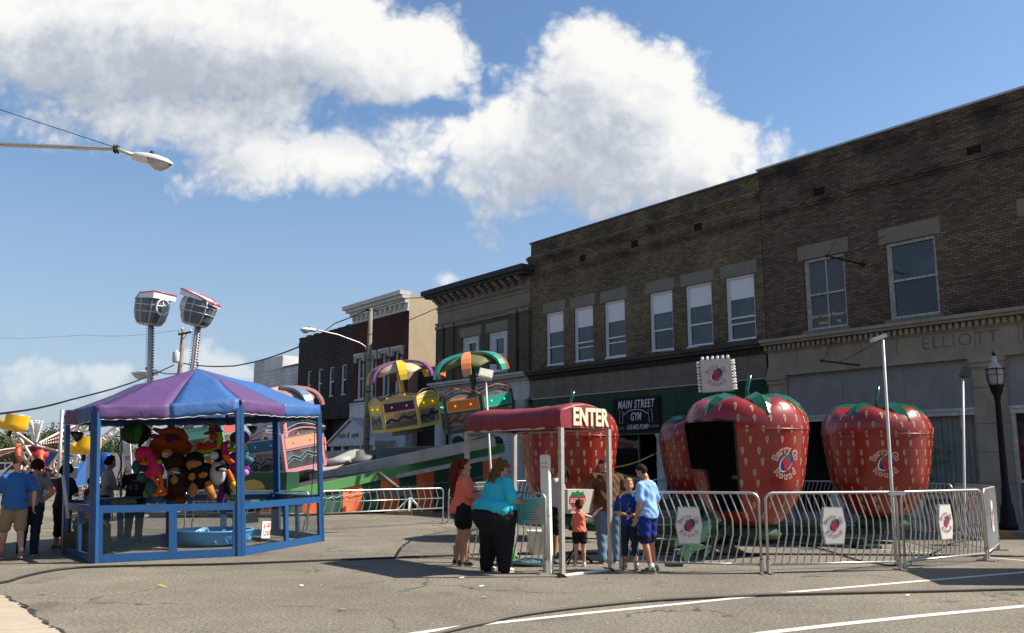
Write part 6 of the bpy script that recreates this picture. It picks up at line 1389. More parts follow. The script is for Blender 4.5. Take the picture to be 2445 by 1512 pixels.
gondola(GP['yellow'], -2, 'yellow gondola with purple panels under a yellow and purple umbrella', mat('cream_yellow_paint', (.72,.56,.14), .45), mat('violet_rail', (.08,.05,.12), .4), mat('purple_panel', (.06,.012,.07), .4), mat('yellow_panel', (.85,.64,.03), .4), [em('crimson_bulb',(1,.05,.1),.8), em('amber_bulb',(1,.45,.03),.9)], 'yellow', mat('rib_yellow', (.8,.55,.03), .4), mat('rib_violet', (.17,.06,.17), .4), mat('straw_fabric', (.48,.4,.24), .7), .95)
gondola(GP['green'], -20, 'dark green gondola with orange and teal panels under an orange and teal umbrella', mat('bottle_green_paint', (.02,.06,.03), .45), mat('red_rail', (.4,.04,.02), .4), mat('orange_panel', (.65,.19,.03), .4), mat('teal_panel', (.01,.3,.2), .4), [em('orange_bulb',(1,.25,.03),.9), em('aqua_bulb',(.05,1,.6),.8)], 'green', mat('rib_orange', (.8,.27,.1), .4), mat('rib_teal', (.01,.27,.2), .4), mat('olive_fabric', (.12,.13,.04), .7), .93)
gondola(GP['mint'], 12, 'mint green gondola mostly hidden behind the plush toys', mat('mint_paint', (.12,.35,.27), .45), mat('red_rail', (.4,.04,.02), .4), mat('mint_panel', (.1,.4,.3), .4), mat('rose_panel', (.4,.1,.1), .4), None, 'mint', mat('rib_mint', (.1,.4,.3), .4), mat('rib_rose', (.4,.1,.1), .4), mat('olive_fabric', (.12,.13,.04), .7))
# ================================================================ poles, lamps and wires
M_WOOD = stone('weathered_pole_wood', (.25,.21,.16), .4, 3)
def cobra(root, tip, ang, droop, s_=1.):
    """cobra head lamp: tip of the arm, bearing of the arm, pitch"""
    Mx = Matrix.Translation(tip) @ Matrix.Rotation(ang, 4, 'Z') @ Matrix.Rotation(droop, 4, 'Y') @ Matrix.Scale(s_, 4)
    def hull(sgn, sec, y_): 
        vs = []
        for (x, w_, h_) in sec:
            for t in [math.pi*i/8 for i in range(9)]: vs.append(Mx @ Vector((x, w_*math.cos(t), sgn*h_*math.sin(t)+y_)))
        return vs, [(i*9+j, i*9+j+1, (i+1)*9+j+1, (i+1)*9+j)[::sgn] for i in range(len(sec)-1) for j in range(8)]
    mb = MB(); v_, f_ = hull(1, [(0,.06,.05),(.06,.09,.075),(.25,.13,.1),(.45,.15,.1),(.6,.13,.075),(.68,.07,.04),(.7,.01,.01)], .0); mb.add(v_, f_, 0, True); v_, f_ = hull(-1, [(0,.06,.07),(.06,.09,.08),(.25,.12,.08),(.3,.12,.06)], .0); mb.add(v_, f_, 0, True)
    mb.add([Mx @ Vector((0, .06*math.cos(t), .06*math.sin(t))) for t in [i*math.pi/6 for i in range(12)]], [tuple(range(12))]); mb.build('lamp_housing', mat('lamp_white', (.68,.68,.64), .45), root)
    mb = MB(); v_, f_ = hull(-1, [(.26,.08,.03),(.32,.115,.1),(.42,.13,.15),(.52,.13,.16),(.6,.11,.11),(.66,.06,.03)], .0); mb.add(v_, f_, 0, True); mb.build('lens_bowl', mat('prismatic_glass', (.42,.42,.4), .25, var=.25, scale=30), root)
    mb = MB(); mb.lathe([(.035,.09),(.035,.15),(0,.155)], 10, 0, (.3,0,0), Mx); mb.build('photocell', M_IRON, root)
# near lamp reaching in from the left
root = thing('street_light', 'white cobra head street light on a long arm reaching in from the upper left', 'street light', tuple(at(-700,1500,15.5)))
tip = at(318,372,15.); e1 = at(278,356,15.); e0 = at(-60,343,15.); pb = at(-520,345,15.)
mb = MB(); mb.tube([pb, e0, e1, tip+Vector((.03,0,0))], [.045,.04,.034,.03], 10); mb.build('arm', M_ALU, root)
mb = MB(); mb.tube([Vector((pb.x,pb.y,0)), Vector((pb.x,pb.y,pb.z+1.6))], [.14,.1], 12); mb.build('pole', M_WOOD, root)
mb = MB(); mb.tube([at(-300,170,15.), at(0,262,15.), at(274,352,15.), at(289,356,15.)], .007, 5); mb.build('stay_wire', M_IRON, root)
mb = MB(); q = at(277,356,15.); mb.box(q.x-.03,q.x-.01,q.y-.05,q.y+.05,q.z-.07,q.z+.06); mb.box(q.x+.02,q.x+.04,q.y-.05,q.y+.05,q.z-.07,q.z+.06); mb.build('clamp', M_IRON, root)
cobra(root, tip, 0, R(13), 1.02)
# street pole with lamp among the buildings
pl = ND*(N0-3.1)+TD*(-40.0); ztop = at(880,737,pl.y).z
root = thing('lamp_pole', 'wooden utility pole carrying a white cobra head lamp, before the brick buildings', 'utility pole', (pl.x,pl.y,0.13))
mb = MB(); mb.tube([(pl.x,pl.y,.13),(pl.x+.02,pl.y,ztop*.55),(pl.x+.05,pl.y,ztop)], [.17,.14,.11], 12); mb.build('pole', M_WOOD, root)
mb = MB()
for z in (ztop*.72, ztop*.55, ztop*.3, ztop*.42): mb.tube([(pl.x+.16*math.cos(t)+.03, pl.y+.16*math.sin(t), z) for t in [i*math.pi/8 for i in range(16)]], .02, 5, closed=True)
mb.bar((pl.x+.05-.25,pl.y-.1,ztop-.1),(pl.x+.05+.3,pl.y+.1,ztop-.1),.06,.08); mb.build('band', M_IRON, root)
dirn = Vector((-ca,-sa,0)); az = at(878,828,pl.y).z; P0 = Vector((pl.x,pl.y,az)); P3_ = P0+dirn*2.9; P3_.z = at(757,789,P3_.y).z
mb = MB(); mb.tube([P0+dirn*.1-Vector((0,0,.3)), P0+dirn*.2, P0+dirn*.5+Vector((0,0,.15)), P0.lerp(P3_,.6)+Vector((0,0,.12)), P3_+dirn*-.15+Vector((0,0,.01)), P3_], .035, 8); mb.build('arm', M_ALU, root)
cobra(root, P3_, math.atan2(dirn.y, dirn.x), R(2), 1.15)
# far pole with transformer and lamp
fY = 70.
root = thing('transformer_pole', 'distant wooden pole with a crossarm, a grey transformer and a street lamp', 'utility pole', tuple(Vector((at(430,1000,fY).x,fY,0))))
xb = at(428,900,fY); xt = at(438,788,fY)
mb = MB(); mb.tube([(xb.x,fY,0),(xb.x,fY,xb.z),tuple(xt)], [.2,.19,.16], 10); mb.build('pole', M_WOOD, root)
mb = MB(); mb.bar(at(426,799,fY-.3), at(457,793,fY-.3), .12, .15); mb.tube([at(446,797,fY-.2), at(440,808,fY-.1)], .03, 5); mb.build('crossarm', mat('crossarm_dark', (.07,.06,.05), .8), root)
for (x, y) in ((428,794),(435,785),(455,790)): mb = MB(); q = at(x,y,fY-.3); mb.ball(tuple(q), .1, 8); mb.tube([q-Vector((0,0,.15)), q], .03, 5); mb.build('insulator', mat('porcelain', (.5,.55,.6), .2), root)
q = at(420,853,fY-.3); mb = MB(); mb.lathe([(0,-.42),(.24,-.42),(.27,-.3),(.27,.36),(.2,.44),(.08,.46),(.06,.6),(0,.6)], 14, 0, tuple(q)); mb.build('transformer', mat('transformer_grey', (.45,.45,.43), .4), root)
mb = MB(); mb.tube([at(429,893,fY), at(400,893,fY), at(378,889,fY)], .06, 6); mb.build('lamp_arm', M_ALU, root)
cobra(root, at(378,889,fY), math.pi, R(4), 3.0)
def wire(pts, r, lab, mt=None):
    P = [at(*p) for p in pts]; Q = []
    for i in range(len(P)-1):
        for j in range(6):
            t = j/6; a, b = P[i], P[i+1]; Q.append(a.lerp(b, t)-Vector((0,0,.012*(b-a).length*math.sin(math.pi*t))))
    Q.append(P[-1]); mb = MB(); mb.tube(Q, r, 4); wordy(mb.build('overhead_wire', mt or M_BLK), lab, 'wire')
wire([(-60,1003,40),(0,988,42),(168,955,50),(415,872,70)], .05, 'black overhead wire from the left edge up to the transformer pole')
wire([(438,868,70),(560,874,62),(715,828,52)], .045, 'black overhead wire sagging from the transformer pole to the black brick building')
wire([(715,828,52),(800,772,47),(880,738,44.5)], .03, 'thin wire from the black brick building to the lamp pole top')
wire([(880,742,44.5),(975,712,42),(1060,706,40)], .02, 'thin wire running right from the lamp pole across the tan side wall')
wire([(880,800,44.5),(1045,735,40.5)], .02, 'second thin wire across the tan side wall')
wire([(-60,808,90),(200,800,88),(435,787,70)], .02, 'faint pair of distant wires on the left, upper one', mat('pale_wire', (.3,.33,.37), .6))
wire([(455,790,70),(700,832,120)], .02, 'faint distant wire descending right of the transformer pole', mat('pale_wire', (.3,.33,.37), .6))
wire([(-40,1022,70),(150,1008,70),(230,1003,72)], .02, 'thin distant wire behind the yellow tubs', mat('pale_wire', (.3,.33,.37), .6))
root = thing('grey_pole', 'plain grey pole rising left of the stall roof corner', 'pole', tuple(Vector((at(140,1200,40).x,40,0)))); mb = MB(); mb.tube([at(138,1200,40), at(148,978,40)], [.08,.07], 10); mb.build('pole', M_ALU, root)
# ================================================================ far rides
def bulbsalong(mb, a, b, n_, r): 
    for i in range(n_): mb.ball(tuple(a.lerp(b, (i+.5)/n_)), r, 6)
# swinging capsules on tall arms
MSI, MWH, MDK = mat('capsule_silver', (.5,.5,.52), .35, .4), mat('capsule_white', (.75,.75,.76), .35), mat('capsule_dark', (.1,.11,.125), .35)
def capsule(px, py, Y, yaw, tilt, foot, label, flip):
    c_ = at(px, py, Y); root = thing('capsule_ride_arm', label, 'ride arm', tuple(Vector((at(*foot,Y).x, Y, 0))), 0, 'tall arms with riding capsules')
    fb = at(*foot, Y); fb2 = Vector((fb.x-(c_.x-fb.x)*.5, Y, 0)); top = c_-Vector((0,0,.85)); d = (top-fb2).normalized()
    mb = MB(); mb.tube([fb2, top], .15, 4); mb.build('arm', mat('arm_grey', (.4,.4,.4), .5), root)
    mb = MB()
    bulbsalong(mb, fb2+Vector((.2,-.08,0)), top+Vector((.2,-.08,0)), 60, .055); mb.build('bulb_strip', mat('red_bulbs', (.25,.03,.04), .3), root)
    mb = MB(); bulbsalong(mb, fb2+Vector((-.18,-.08,0)), top+Vector((-.18,-.08,0)), 60, .035); mb.build('bulb_strip', mat('grey_bulbs', (.3,.3,.32), .3), root)
    M_ = Matrix.Translation(c_) @ Matrix.Rotation(R(yaw), 4, 'Z') @ Matrix.Rotation(R(tilt), 4, 'Y')
    S = .92   # cage: sections along local z
    secs = [(-.98,.4,.36),(-.9,.66,.56),(-.65,.82,.68),(-.2,.94,.76),(.2,.97,.78),(.62,.9,.75)]; N = 16; vs = []
    for (z, rx, ry) in secs:
        for k in range(N):
            a = 2*math.pi*k/N; sx = abs(math.cos(a))**.7*(1 if math.cos(a) > 0 else -1); sy = abs(math.sin(a))**.7*(1 if math.sin(a) > 0 else -1); vs.append(M_ @ Vector((rx*sx*S, ry*sy*S, z*S)))
    fs_d, fs_s = [], []
    for i in range(len(secs)-1):
        for k in range(N):
            f = (i*N+k, i*N+(k+1) % N, (i+1)*N+(k+1) % N, (i+1)*N+k); (fs_s if (i == 0 or k in ((6,7,8,9,10) if not flip else (8,9,10,11))) else fs_d).append(f)
    mb = MB(); mb.add(vs, fs_d+[tuple(range(N-1,-1,-1))], 0, False); mb.add(vs, fs_s, 1, False); cg = mb.build('cage', [MDK, MSI], root)
    mb = MB()
    for k in range(0, N, 2): mb.tube([vs[i*N+k] for i in range(len(secs))], .035, 5)
    for i in (1,3,4,5): mb.tube([vs[i*N+k] for k in range(N)], .035, 5, closed=True)
    mb.build('cage_bars', MSI, root)
    mb = MB(); rf = [M_ @ Vector((x*S, y*S, z*S)) for x, y, z in ((-1.0,-.8,.95),(.2,-.82,.75),(1.05,-.45,.5),(1.1,.4,.5),(.2,.8,.85),(-1.0,.78,1.0))]; lo_ = [M_ @ Vector((x*S, y*S, z*S)) for x, y, z in ((-1.0,-.8,.6),(.2,-.82,.55),(1.05,-.45,.38),(1.1,.4,.38),(.2,.8,.55),(-1.0,.78,.6))]
    mb.add(rf+lo_, [(0,1,2,3,4,5),(11,10,9,8,7,6)]+[(i, i+6, (i+1) % 6+6, (i+1) % 6) for i in range(6)]); mb.build('roof', MWH, root)
    mb = MB(); mb.tube(rf, .04, 5, closed=True); mb.build('roof_edge', mat('edge_red', (.5,.04,.05), .4), root)
    mb = MB(); mb.tube([M_ @ Vector((-.97*S, .45*math.cos(t)*S, .15*S+.45*math.sin(t)*S)) for t in [i*math.pi/8 for i in range(16)]], .05, 5, closed=True); mb.build('side_ring', MWH, root)
capsule(362,738,48,150,-8,(364,904),'left tall arm with an upright riding capsule showing its open cage',True)
capsule(474,740,48,-8,14,(449,904),'right tall arm with a riding capsule under a tilted white roof',False)
# spider ride with yellow tubs
SY = 60.; hub = at(84,1068,SY)
root = thing('spider_ride', 'red and white lattice armed ride with studded bulbs, at the far left', 'ride', (hub.x, SY, 0))
M_RR = mat('ride_red', (.5,.02,.03), .4); M_RW = mat('ride_cream', (.68,.66,.58), .5)
b0 = at(100,1150,SY); mb = MB(); mb.lathe([(1.2,0),(.9,.4),(.5,1.0),(.42,2.0),(.62,2.1),(.62,2.35),(.3,2.45),(.3,hub.z)], 10, 0, (hub.x+.25,SY,0)); mb.build('base_column', M_RR, root)
mb = MB(); mb.ball(tuple(hub), .4, 12); mb.build('hub', mat('hub_dark', (.05,.03,.03), .5), root)
def strut(a, b, wd, mname, lattice=False):
    mb = MB(); d = (b-a).normalized(); up = d.cross(Vector((0,1,0))).normalized()
    if lattice:
        mb.bar(a+up*wd/2, b+up*wd/2, .14, .1); mb.bar(a-up*wd/2, b-up*wd/2, .14, .1); L = (b-a).length; n_ = max(4, int(L/(wd*1.0)))
        for i in range(n_): s1, s2 = (1, -1) if i % 2 == 0 else (-1, 1); mb.bar(a.lerp(b, i/n_)+up*wd/2*s1, a.lerp(b, (i+1)/n_)+up*wd/2*s2, .1, .08)
    else: mb.bar(a, b, wd, wd)
    mb.build('lattice_boom' if lattice else 'strut', mname, root)
for (x0, y0, x1, y1, Y0, Y1) in ((30,1032,90,1130,57,59),(206,1006,120,1124,57,61),(300,1012,150,1120,56,61),(190,1095,130,1128,57,59)): strut(at(x0,y0,Y0), at(x1,y1,Y1), .42, M_RW, True)
for (x, y, Y) in ((-60,1090,56),(-60,1112,60),(5,1135,62),(165,1025,63),(278,1008,66),(300,1040,58),(175,1090,55),(45,1040,55),(190,1016,64)):
    e = at(x,y,Y); mb = MB(); mb.bar(hub, e, .07, .09); mb.build('arm_tube', mat('arm_maroon', (.16,.015,.02), .5), root); mb = MB(); v = Vector((0,-.1,.14)); mb.tube([hub.lerp(e,.06)+v, e+v], .012, 4); bulbsalong(mb, hub.lerp(e,.06)+v, e+v, 34, .055); mb.build('bulb_row', M_BULB, root)
for x in (70,76,88,95,103): mb = MB(); a = at(84+(x-86)*.25,1056,SY); e = at(x,1003+abs(x-86)*.12,SY-.3); mb.bar(a, e, .06, .08); bulbsalong(mb, a+Vector((0,-.12,0)), e+Vector((0,-.12,0)), 12, .06); mb.build('crown_spike', M_BULB, root)
mb = MB(); mb.tube([at(x,y,SY) for x, y in ((76,1015),(98,1015),(92,1032),(82,1032))], .05, 5, closed=True); mb.build('crown_ring', M_RR, root)
M_TUB = mat('tub_yellow', (.82,.45,.01), .25, coat=.4)
def tub(px, py, Y, yaw, roll, label):
    c_ = at(px, py, Y); r_ = thing('ride_tub', label, 'ride tub', tuple(c_), 0, 'yellow tubs of the spider ride'); M_ = Matrix.Translation(c_) @ Matrix.Rotation(R(yaw), 4, 'Z') @ Matrix.Rotation(R(roll), 4, 'Y')
    N = 24; secs = [(-.42,.62,.55),(-.36,.8,.7),(-.1,.88,.76),(.0,.9,.78)]; vs = []
    for (z, rx, ry) in secs:
        for k in range(N): a = 2*math.pi*k/N; vs.append(M_ @ Vector((rx*math.cos(a), ry*math.sin(a), z+(.12 if math.cos(a) < 0 else 0)*(z > -.2)*0)))
    mb = MB(); mb.add(vs, [(i*N+k, i*N+(k+1) % N, (i+1)*N+(k+1) % N, (i+1)*N+k) for i in range(3) for k in range(N)]+[tuple(range(N-1,-1,-1))], 0, True)
    mb.ball(tuple(M_ @ Vector((-.35,0,.0))), (.5,.62,.3), 16); mb.build('shell', M_TUB, r_)
    mb = MB(); bk_ = []
    for k in range(N//2+3):
        a = -math.pi/2-.15+(math.pi+.3)*k/(N//2+2); bk_.append(a)
    vs = [M_ @ Vector((.9*math.cos(a)*s_, .78*math.sin(a)*s_, z)) for z in (-.02,.62) for s_ in (1.,.9) for a in bk_]; m_ = len(bk_)
    # order: outer low, inner low, outer high, inner high
    fs = []
    for k in range(m_-1): fs += [(k, k+1, 2*m_+k+1, 2*m_+k), (m_+k+1, m_+k, 3*m_+k, 3*m_+k+1), (2*m_+k, 2*m_+k+1, 3*m_+k+1, 3*m_+k)]
    mb.add(vs, [f for i, f in enumerate(fs) if i % 3 == 0], 1, True); mb.add(vs, [f for i, f in enumerate(fs) if i % 3], 0, True); mb.build('seat_back', [M_RW, M_TUB], r_)
    mb = MB(); mb.tube([M_ @ Vector((0,0,-.4)), M_ @ Vector((0,0,-.8))], .12, 8); mb.build('mount', M_IRON, r_)
tub(30,1012,56,0,12,'yellow tub with a cream back raised at the far left edge'); tub(202,1068,52,0,2,'yellow tub seen between the two left posts of the stall'); tub(220,1000,58,180,-6,'cream backed tub just above the stall roof left corner')
for (x, yt, yb) in ((43,1060,1112),(97,1075,1125)):
    mb = MB(); mb.tube([at(x,yb,50), at(x,yt,50)], .14, 8); wordy(mb.build('orange_post', mat('orange_post', (.75,.1,.02), .5)), 'orange steel post %s' % ('left of the spider ride column' if x < 60 else 'just right of the lattice boom foot'), 'post', 'orange posts by the spider ride')
# parked cars and trailers behind
def car(pos, yaw, m_, label, name='parked_car', vis=True):
    root = thing(name, label, 'car', tuple(pos), R(yaw)); W = ROOTM[root]
    def PX(poly, y0, y1, mi=0): 
        mb.prism(poly, y0, y1, mi, W)
    mb = MB(); PX([(-2.3,.35),(2.3,.35),(2.35,.75),(2.2,1.0),(1.2,1.08),(-2.25,1.12),(-2.35,.8)], -.9, .9); mb.build('body', m_, root)
    mb = MB(); PX([(-2.1,1.125),(1.15,1.085),(.5,1.62),(.2,1.72),(-1.7,1.74)], -.8, .8); mb.build('cabin', m_, root)
    for s_ in (-1, 1):
        mb = MB(); PX([(-1.95,1.16),(-.95,1.15),(-.95,1.62),(-1.65,1.64)], s_*.801, s_*.81); PX([(-.85,1.15),(.95,1.13),(.38,1.6),(-.85,1.62)], s_*.801, s_*.81); mb.build('side_window', G_DARK, root)
    mb = MB(); mb.quad(*[W @ Vector(p) for p in ((1.2,-.72,1.1),(1.2,.72,1.1),(.42,.66,1.68),(.42,-.66,1.68))]); mb.build('windscreen', G_BLUE, root)
    for x in (-1.4, 1.45):
        for s_ in (-1, 1): mb = MB(); mb.tube([W @ Vector((x, s_*.72, .34)), W @ Vector((x, s_*.93, .34))], .34, 16); wh = mb.build('wheel', MATS['tyre_black'], root); mb = MB(); mb.tube([W @ Vector((x, s_*.93, .34)), W @ Vector((x, s_*.94, .34))], .2, 12); mb.build('rim', M_ALU, wh)
    for s_ in (-1, 1): mb = MB(); c_ = W @ Vector((2.3, s_*.7, .82)); mb.ball(tuple(c_), (.1,.16,.1), 8); mb.build('headlight', M_BULB, root); mb = MB(); c_ = W @ Vector((-2.32, s_*.75, .95)); mb.ball(tuple(c_), (.05,.1,.15), 8); mb.build('tail_light', M_LRED, root)
q = ground(212,1158); car((at(215,1140,76).x,76,0), 172, mat('car_dark_blue', (.015,.03,.1), .25, coat=.5), 'dark blue parked car with pale windows behind the stall')
car((at(-8,1140,70).x,70,0), 185, mat('car_white', (.6,.6,.6), .3, coat=.5), 'white parked vehicle at the left frame edge')
def boxy(name, label, cat, px0, px1, pyt, pyb, Y, dep, m_, wheels=True, z0=.6):
    a, b = at(px0,pyt,Y), at(px1,pyb,Y); root = thing(name, label, cat, ((a.x+b.x)/2, Y, 0)); mb = MB(); mb.box(a.x, b.x, Y, Y+dep, z0, a.z); mb.build('body', m_, root)
    mb = MB(); mb.box(a.x-.03, b.x+.03, Y-.03, Y+dep, a.z+.001, a.z+.08); mb.box(a.x-.03,b.x+.03,Y-.02,Y-.001,z0,z0+.12); mb.build('trim', M_ALU, root)
    if wheels:
        for x in (a.x+(b.x-a.x)*.2, a.x+(b.x-a.x)*.3, b.x-(b.x-a.x)*.15): mb = MB(); mb.tube([(x,Y+.1,.45),(x,Y+.4,.45)], .45, 14); mb.build('wheel', MATS['tyre_black'], root)
    return root
boxy('white_trailer', 'long white box trailer beyond the fair, behind the stall', 'trailer', 245, 420, 1084, 1120, 62, 3, mat('trailer_white', (.66,.66,.62), .5))
boxy('storage_tent', 'blue tarpaulin covered stand behind the spider ride', 'stand', 112, 160, 1080, 1115, 66, 3, mat('tarp_blue', (.02,.09,.3), .6), False, 0)
boxy('white_shed', 'pale low shed behind the dark blue car', 'shed', 160, 232, 1092, 1115, 72, 5, M_WSTN, False, 0)
boxy('dark_truck', 'dark low trailer with bikes behind the walkers at the left', 'trailer', 55, 150, 1118, 1150, 62, 2, mat('truck_black', (.02,.02,.022), .5))
mb = MB(); q = at(252,1112,40); mb.ball((q.x,q.y,q.z), (.35,.3,.6), 12); wordy(mb.build('blue_barrel', mat('barrel_blue', (.02,.08,.35), .35)), 'blue plastic barrel behind the man in the grey shirt', 'barrel')
# aluminium entrance railings
root = thing('ramp_railing', 'aluminium stepped ramp and railings seen through the left of the stall', 'railing', tuple(at(240,1230,26)))
mb = MB()
for k in range(9): y0 = 1128+k*11; mb.tube([at(168,y0+48-k*4,27-.25*k), at(335,y0-20,27-.25*k)], .022, 6)
for k in range(14): x = 172+12*k; mb.tube([at(x,1250,26.5), at(x,1172-(x-168)*.33,26.5)], .02, 6)
mb.build('rails', M_STEEL, root)
mb = MB(); a, b = at(180,1235,25.5), at(330,1196,27); mb.bar(a, b, 1.2, .08); mb.bar(a-Vector((0,0,.4)), b-Vector((0,0,.4)), 1.2, .06); mb.build('ramp_deck', M_ALU, root)
# tall leaning white board
root = thing('height_board', 'white board with red print leaning beside the person in the black shirt', 'height board', tuple(ground(310,1290)))
Mh = Matrix.Translation(at(305,1097,21)) @ Matrix.Rotation(R(-7.5), 4, 'Y'); hh = .34*1.0; mb = MB(); mb.box(-.085,.085,-.02,.02,-.36,.36,0,Mh); mb.build('board', M_PLATE, root)
mb = MB()
for (z, w_) in ((.06,.05),(.03,.055),(0,.035),(-.26,.045),(-.29,.05)):
    for x in (-w_, -w_*.3, w_*.4): mb.box(x,x+w_*.55,-.024,-.0205,z-.011,z+.009,0,Mh)
mb.build('red_print', M_RPR, root)
# red food banners
for (x0, x1, lab) in ((424,436,'left narrow red food banner behind the plush toys'), (440,452,'right narrow red food banner reading PIES')):
    a, b = at(x0,1000,45), at(x1,1040,45); r_ = thing('food_banner', lab, 'banner', ((a.x+b.x)/2,45,0), 0, 'red food banners'); mb = MB(); mb.box(a.x,b.x,45,45.05,b.z-.9,a.z+.5); mb.build('cloth', mat('banner_red', (.45,.02,.03), .6), r_)
    mb = MB(); mb.tube([(a.x-.05,45,0),(a.x-.05,45,a.z+.6)], .03, 6); mb.build('pole', M_STEEL, r_)
    if x0 == 440: text('lettering', 'PIES', .16, frame(((a.x+b.x)/2,44.99,a.z-.35), (1,0,0), (0,-1,0)), M_PLATE, r_, .002, sx=.8)
# trees on the skyline
def foliage_m():
    m, n, l, b = nt('foliage'); tc = n.new('ShaderNodeTexCoord'); no = n.new('ShaderNodeTexNoise'); no.inputs['Scale'].default_value = .5; no.inputs['Detail'].default_value = 5; l.new(tc.outputs['Object'], no.inputs['Vector'])
    r = ramp(n, [(.3,(.022,.042,.014)),(.5,(.05,.075,.02)),(.7,(.1,.105,.035))]); l.new(no.outputs['Fac'], r.inputs[0]); l.new(r.outputs[0], b.inputs['Base Color']); b.inputs['Roughness'].default_value = .7; b.inputs['Specular IOR Level'].default_value = .2; return m
M_FOL = foliage_m(); M_BARK = mat('bark', (.06,.045,.035), .9)
def tree(x, Y, h, wd, label, seed):
    r = random.Random(seed); root = thing('broadleaf_tree', label, 'tree', (x,Y,0), 0, 'trees on the skyline'); mb = MB()
    mb.tube([(x,Y,0),(x+.2,Y,h*.3),(x,Y,h*.6)], [h*.035,h*.025,h*.012], 8)
    cl = []
    for k in range(13):
        a = r.uniform(0,6.28); t = r.uniform(.28,.95); rad = wd*.5*math.sin(math.pi*min(1,(t-.15)*1.05))*r.uniform(.4,1); c_ = Vector((x+rad*math.cos(a), Y+rad*math.sin(a), h*t)); cl.append((c_, wd*r.uniform(.16,.27))); mb.tube([(x,Y,h*.28), tuple(Vector((x,Y,h*.35)).lerp(c_,.5)), tuple(c_)], [h*.014,h*.009,h*.003], 5)
    mb.build('trunk', M_BARK, root); mb = MB()
    for (c_, q) in cl:
        for i in range(150):
            v = Vector((r.gauss(0,1), r.gauss(0,1), r.gauss(0,1))).normalized()*q*r.uniform(.55,1.08); v.z *= .75; p = c_+v; s_ = r.uniform(.3,.62)*h/12; u_ = Vector((r.uniform(-1,1), r.uniform(-1,1), r.uniform(-1,1))).normalized(); w_ = u_.cross(v).normalized()
            mb.quad(p-u_*s_, p+w_*s_*.6, p+u_*s_, p-w_*s_*.6)
    mb.build('crown', M_FOL, root)
for i, (px, top, wd, Y, lab) in enumerate([(-40,1058,13,120,'green tree at the far left frame edge'),(18,1050,12,118,'rounded tree behind the raised yellow tub'),(58,1046,11,122,'dark tree left of the spider ride crown'),(98,1030,12,112,'tallest dark tree right behind the spider ride crown'),(132,1044,10,118,'leafy tree right of the tallest skyline tree'),(150,1032,8,120,'slim tree at the stall left post'),(185,1052,12,125,'pale green tree seen above the second yellow tub'),(225,1062,11,118,'low tree left of the inner grey pole'),(262,1068,11,120,'low tree above the long white trailer'),(300,1064,10,124,'small tree just behind the leaning white board'),(345,1074,10,128,'low tree right of the leaning white board'),(400,1078,12,130,'low tree hidden behind the plush toys'),(-90,1062,13,128,'tree outside the left edge'),(470,1080,12,132,'low tree behind the stall middle')]):
    q = at(px, top, Y); tree(q.x, Y, q.z, wd, lab, i+20)
for i in range(12):
    px_ = -180-95*i; q = at(px_, 1052+(i*7) % 18, 125+(i*13) % 30); tree(q.x, q.y, q.z, 13+(i*5) % 5, 'skyline tree beyond the left edge of the frame', 60+i)
# unseen booth added right of the frame to cast the shadow on the road
root = thing('added_shadow_booth', 'unseen white booth added beyond the right frame edge to cast a road shadow', 'booth', (9.6,13.6,0)); mb = MB(); mb.slab([(8.5,12.7),(11.2,12.5),(11.3,14.3),(8.75,14.4)], .3, 2.5); mb.build('body', M_PLATE, root)
mb = MB(); mb.slab([(8.35,12.55),(11.35,12.35),(11.45,14.45),(8.6,14.55)], 2.502, 2.62); mb.build('roof', M_RED, root); mb = MB(); mb.slab([(8.6,12.8),(11.1,12.6),(11.2,14.2),(8.8,14.3)], 0, .299); mb.build('skirting', M_BLK, root)
mb = MB(); mb.bar((9.0,12.64,1.5),(10.8,12.5,1.5),.04,.8); mb.build('window', G_DARK, root)
# ================================================================ people
def skin(n_, c): return mat('skin_'+n_, c, .5, var=.06, scale=10)
SK1, SK2, SK3 = skin('fair', (.52,.27,.18)), skin('tanned', (.42,.2,.12)), skin('deep', (.3,.14,.085))
def cl(n_, c, b=.35): return mat('cloth_'+n_, c, .85, var=.12, scale=6, bump=b, bscale=14, spec=.2)
def hairm(n_, c): return mat('hair_'+n_, c,   .75, var=.75, scale=26, bump=1., bscale=60, spec=.15)
M_EYE = mat('eye_dark', (.02,.015,.012), .3); M_LIP = mat('lips', (.35,.1,.08), .5); M_SOLE = mat('shoe_sole', (.5,.49,.45), .6)
DEF_T = [(.84,.15,.105,0),(.92,.168,.12,0),(1.0,.16,.115,0),(1.1,.145,.105,0),(1.2,.155,.11,.0),(1.3,.175,.118,.0),(1.38,.172,.108,-.005),(1.43,.115,.085,-.01),(1.47,.072,.068,-.005)]
def loftz(mb, secs, grow, bend, seg=20, z0=None, z1=None, mi=0):
    S = [s_ for s_ in secs if (z0 is None or s_[0] >= z0-1e-6) and (z1 is None or s_[0] <= z1+1e-6)]
    def interp(z):
        for a, b in zip(secs, secs[1:]):
            if a[0] <= z <= b[0]: t = (z-a[0])/(b[0]-a[0]); return tuple(a[i]+(b[i]-a[i])*t for i in range(4))
        return (z,)+tuple((secs[0] if z < secs[0][0] else secs[-1])[1:])
    if z0 is not None and S[0][0] > z0+1e-4: S = [interp(z0)]+S
    if z1 is not None and S[-1][0] < z1-1e-4: S = S+[interp(z1)]
    vs = []
    for (z, rx, ry, yo) in S:
        for k in range(seg):
            a = 2*math.pi*k/seg; vs.append(bend(Vector(((rx+grow)*math.cos(a), (ry+grow)*math.sin(a)+yo, z))))
    n_ = len(S); mb.add(vs, [(i*seg+k, i*seg+(k+1) % seg, (i+1)*seg+(k+1) % seg, (i+1)*seg+k) for i in range(n_-1) for k in range(seg)]+[tuple(range(seg-1,-1,-1)), tuple((n_-1)*seg+k for k in range(seg))], mi, True)
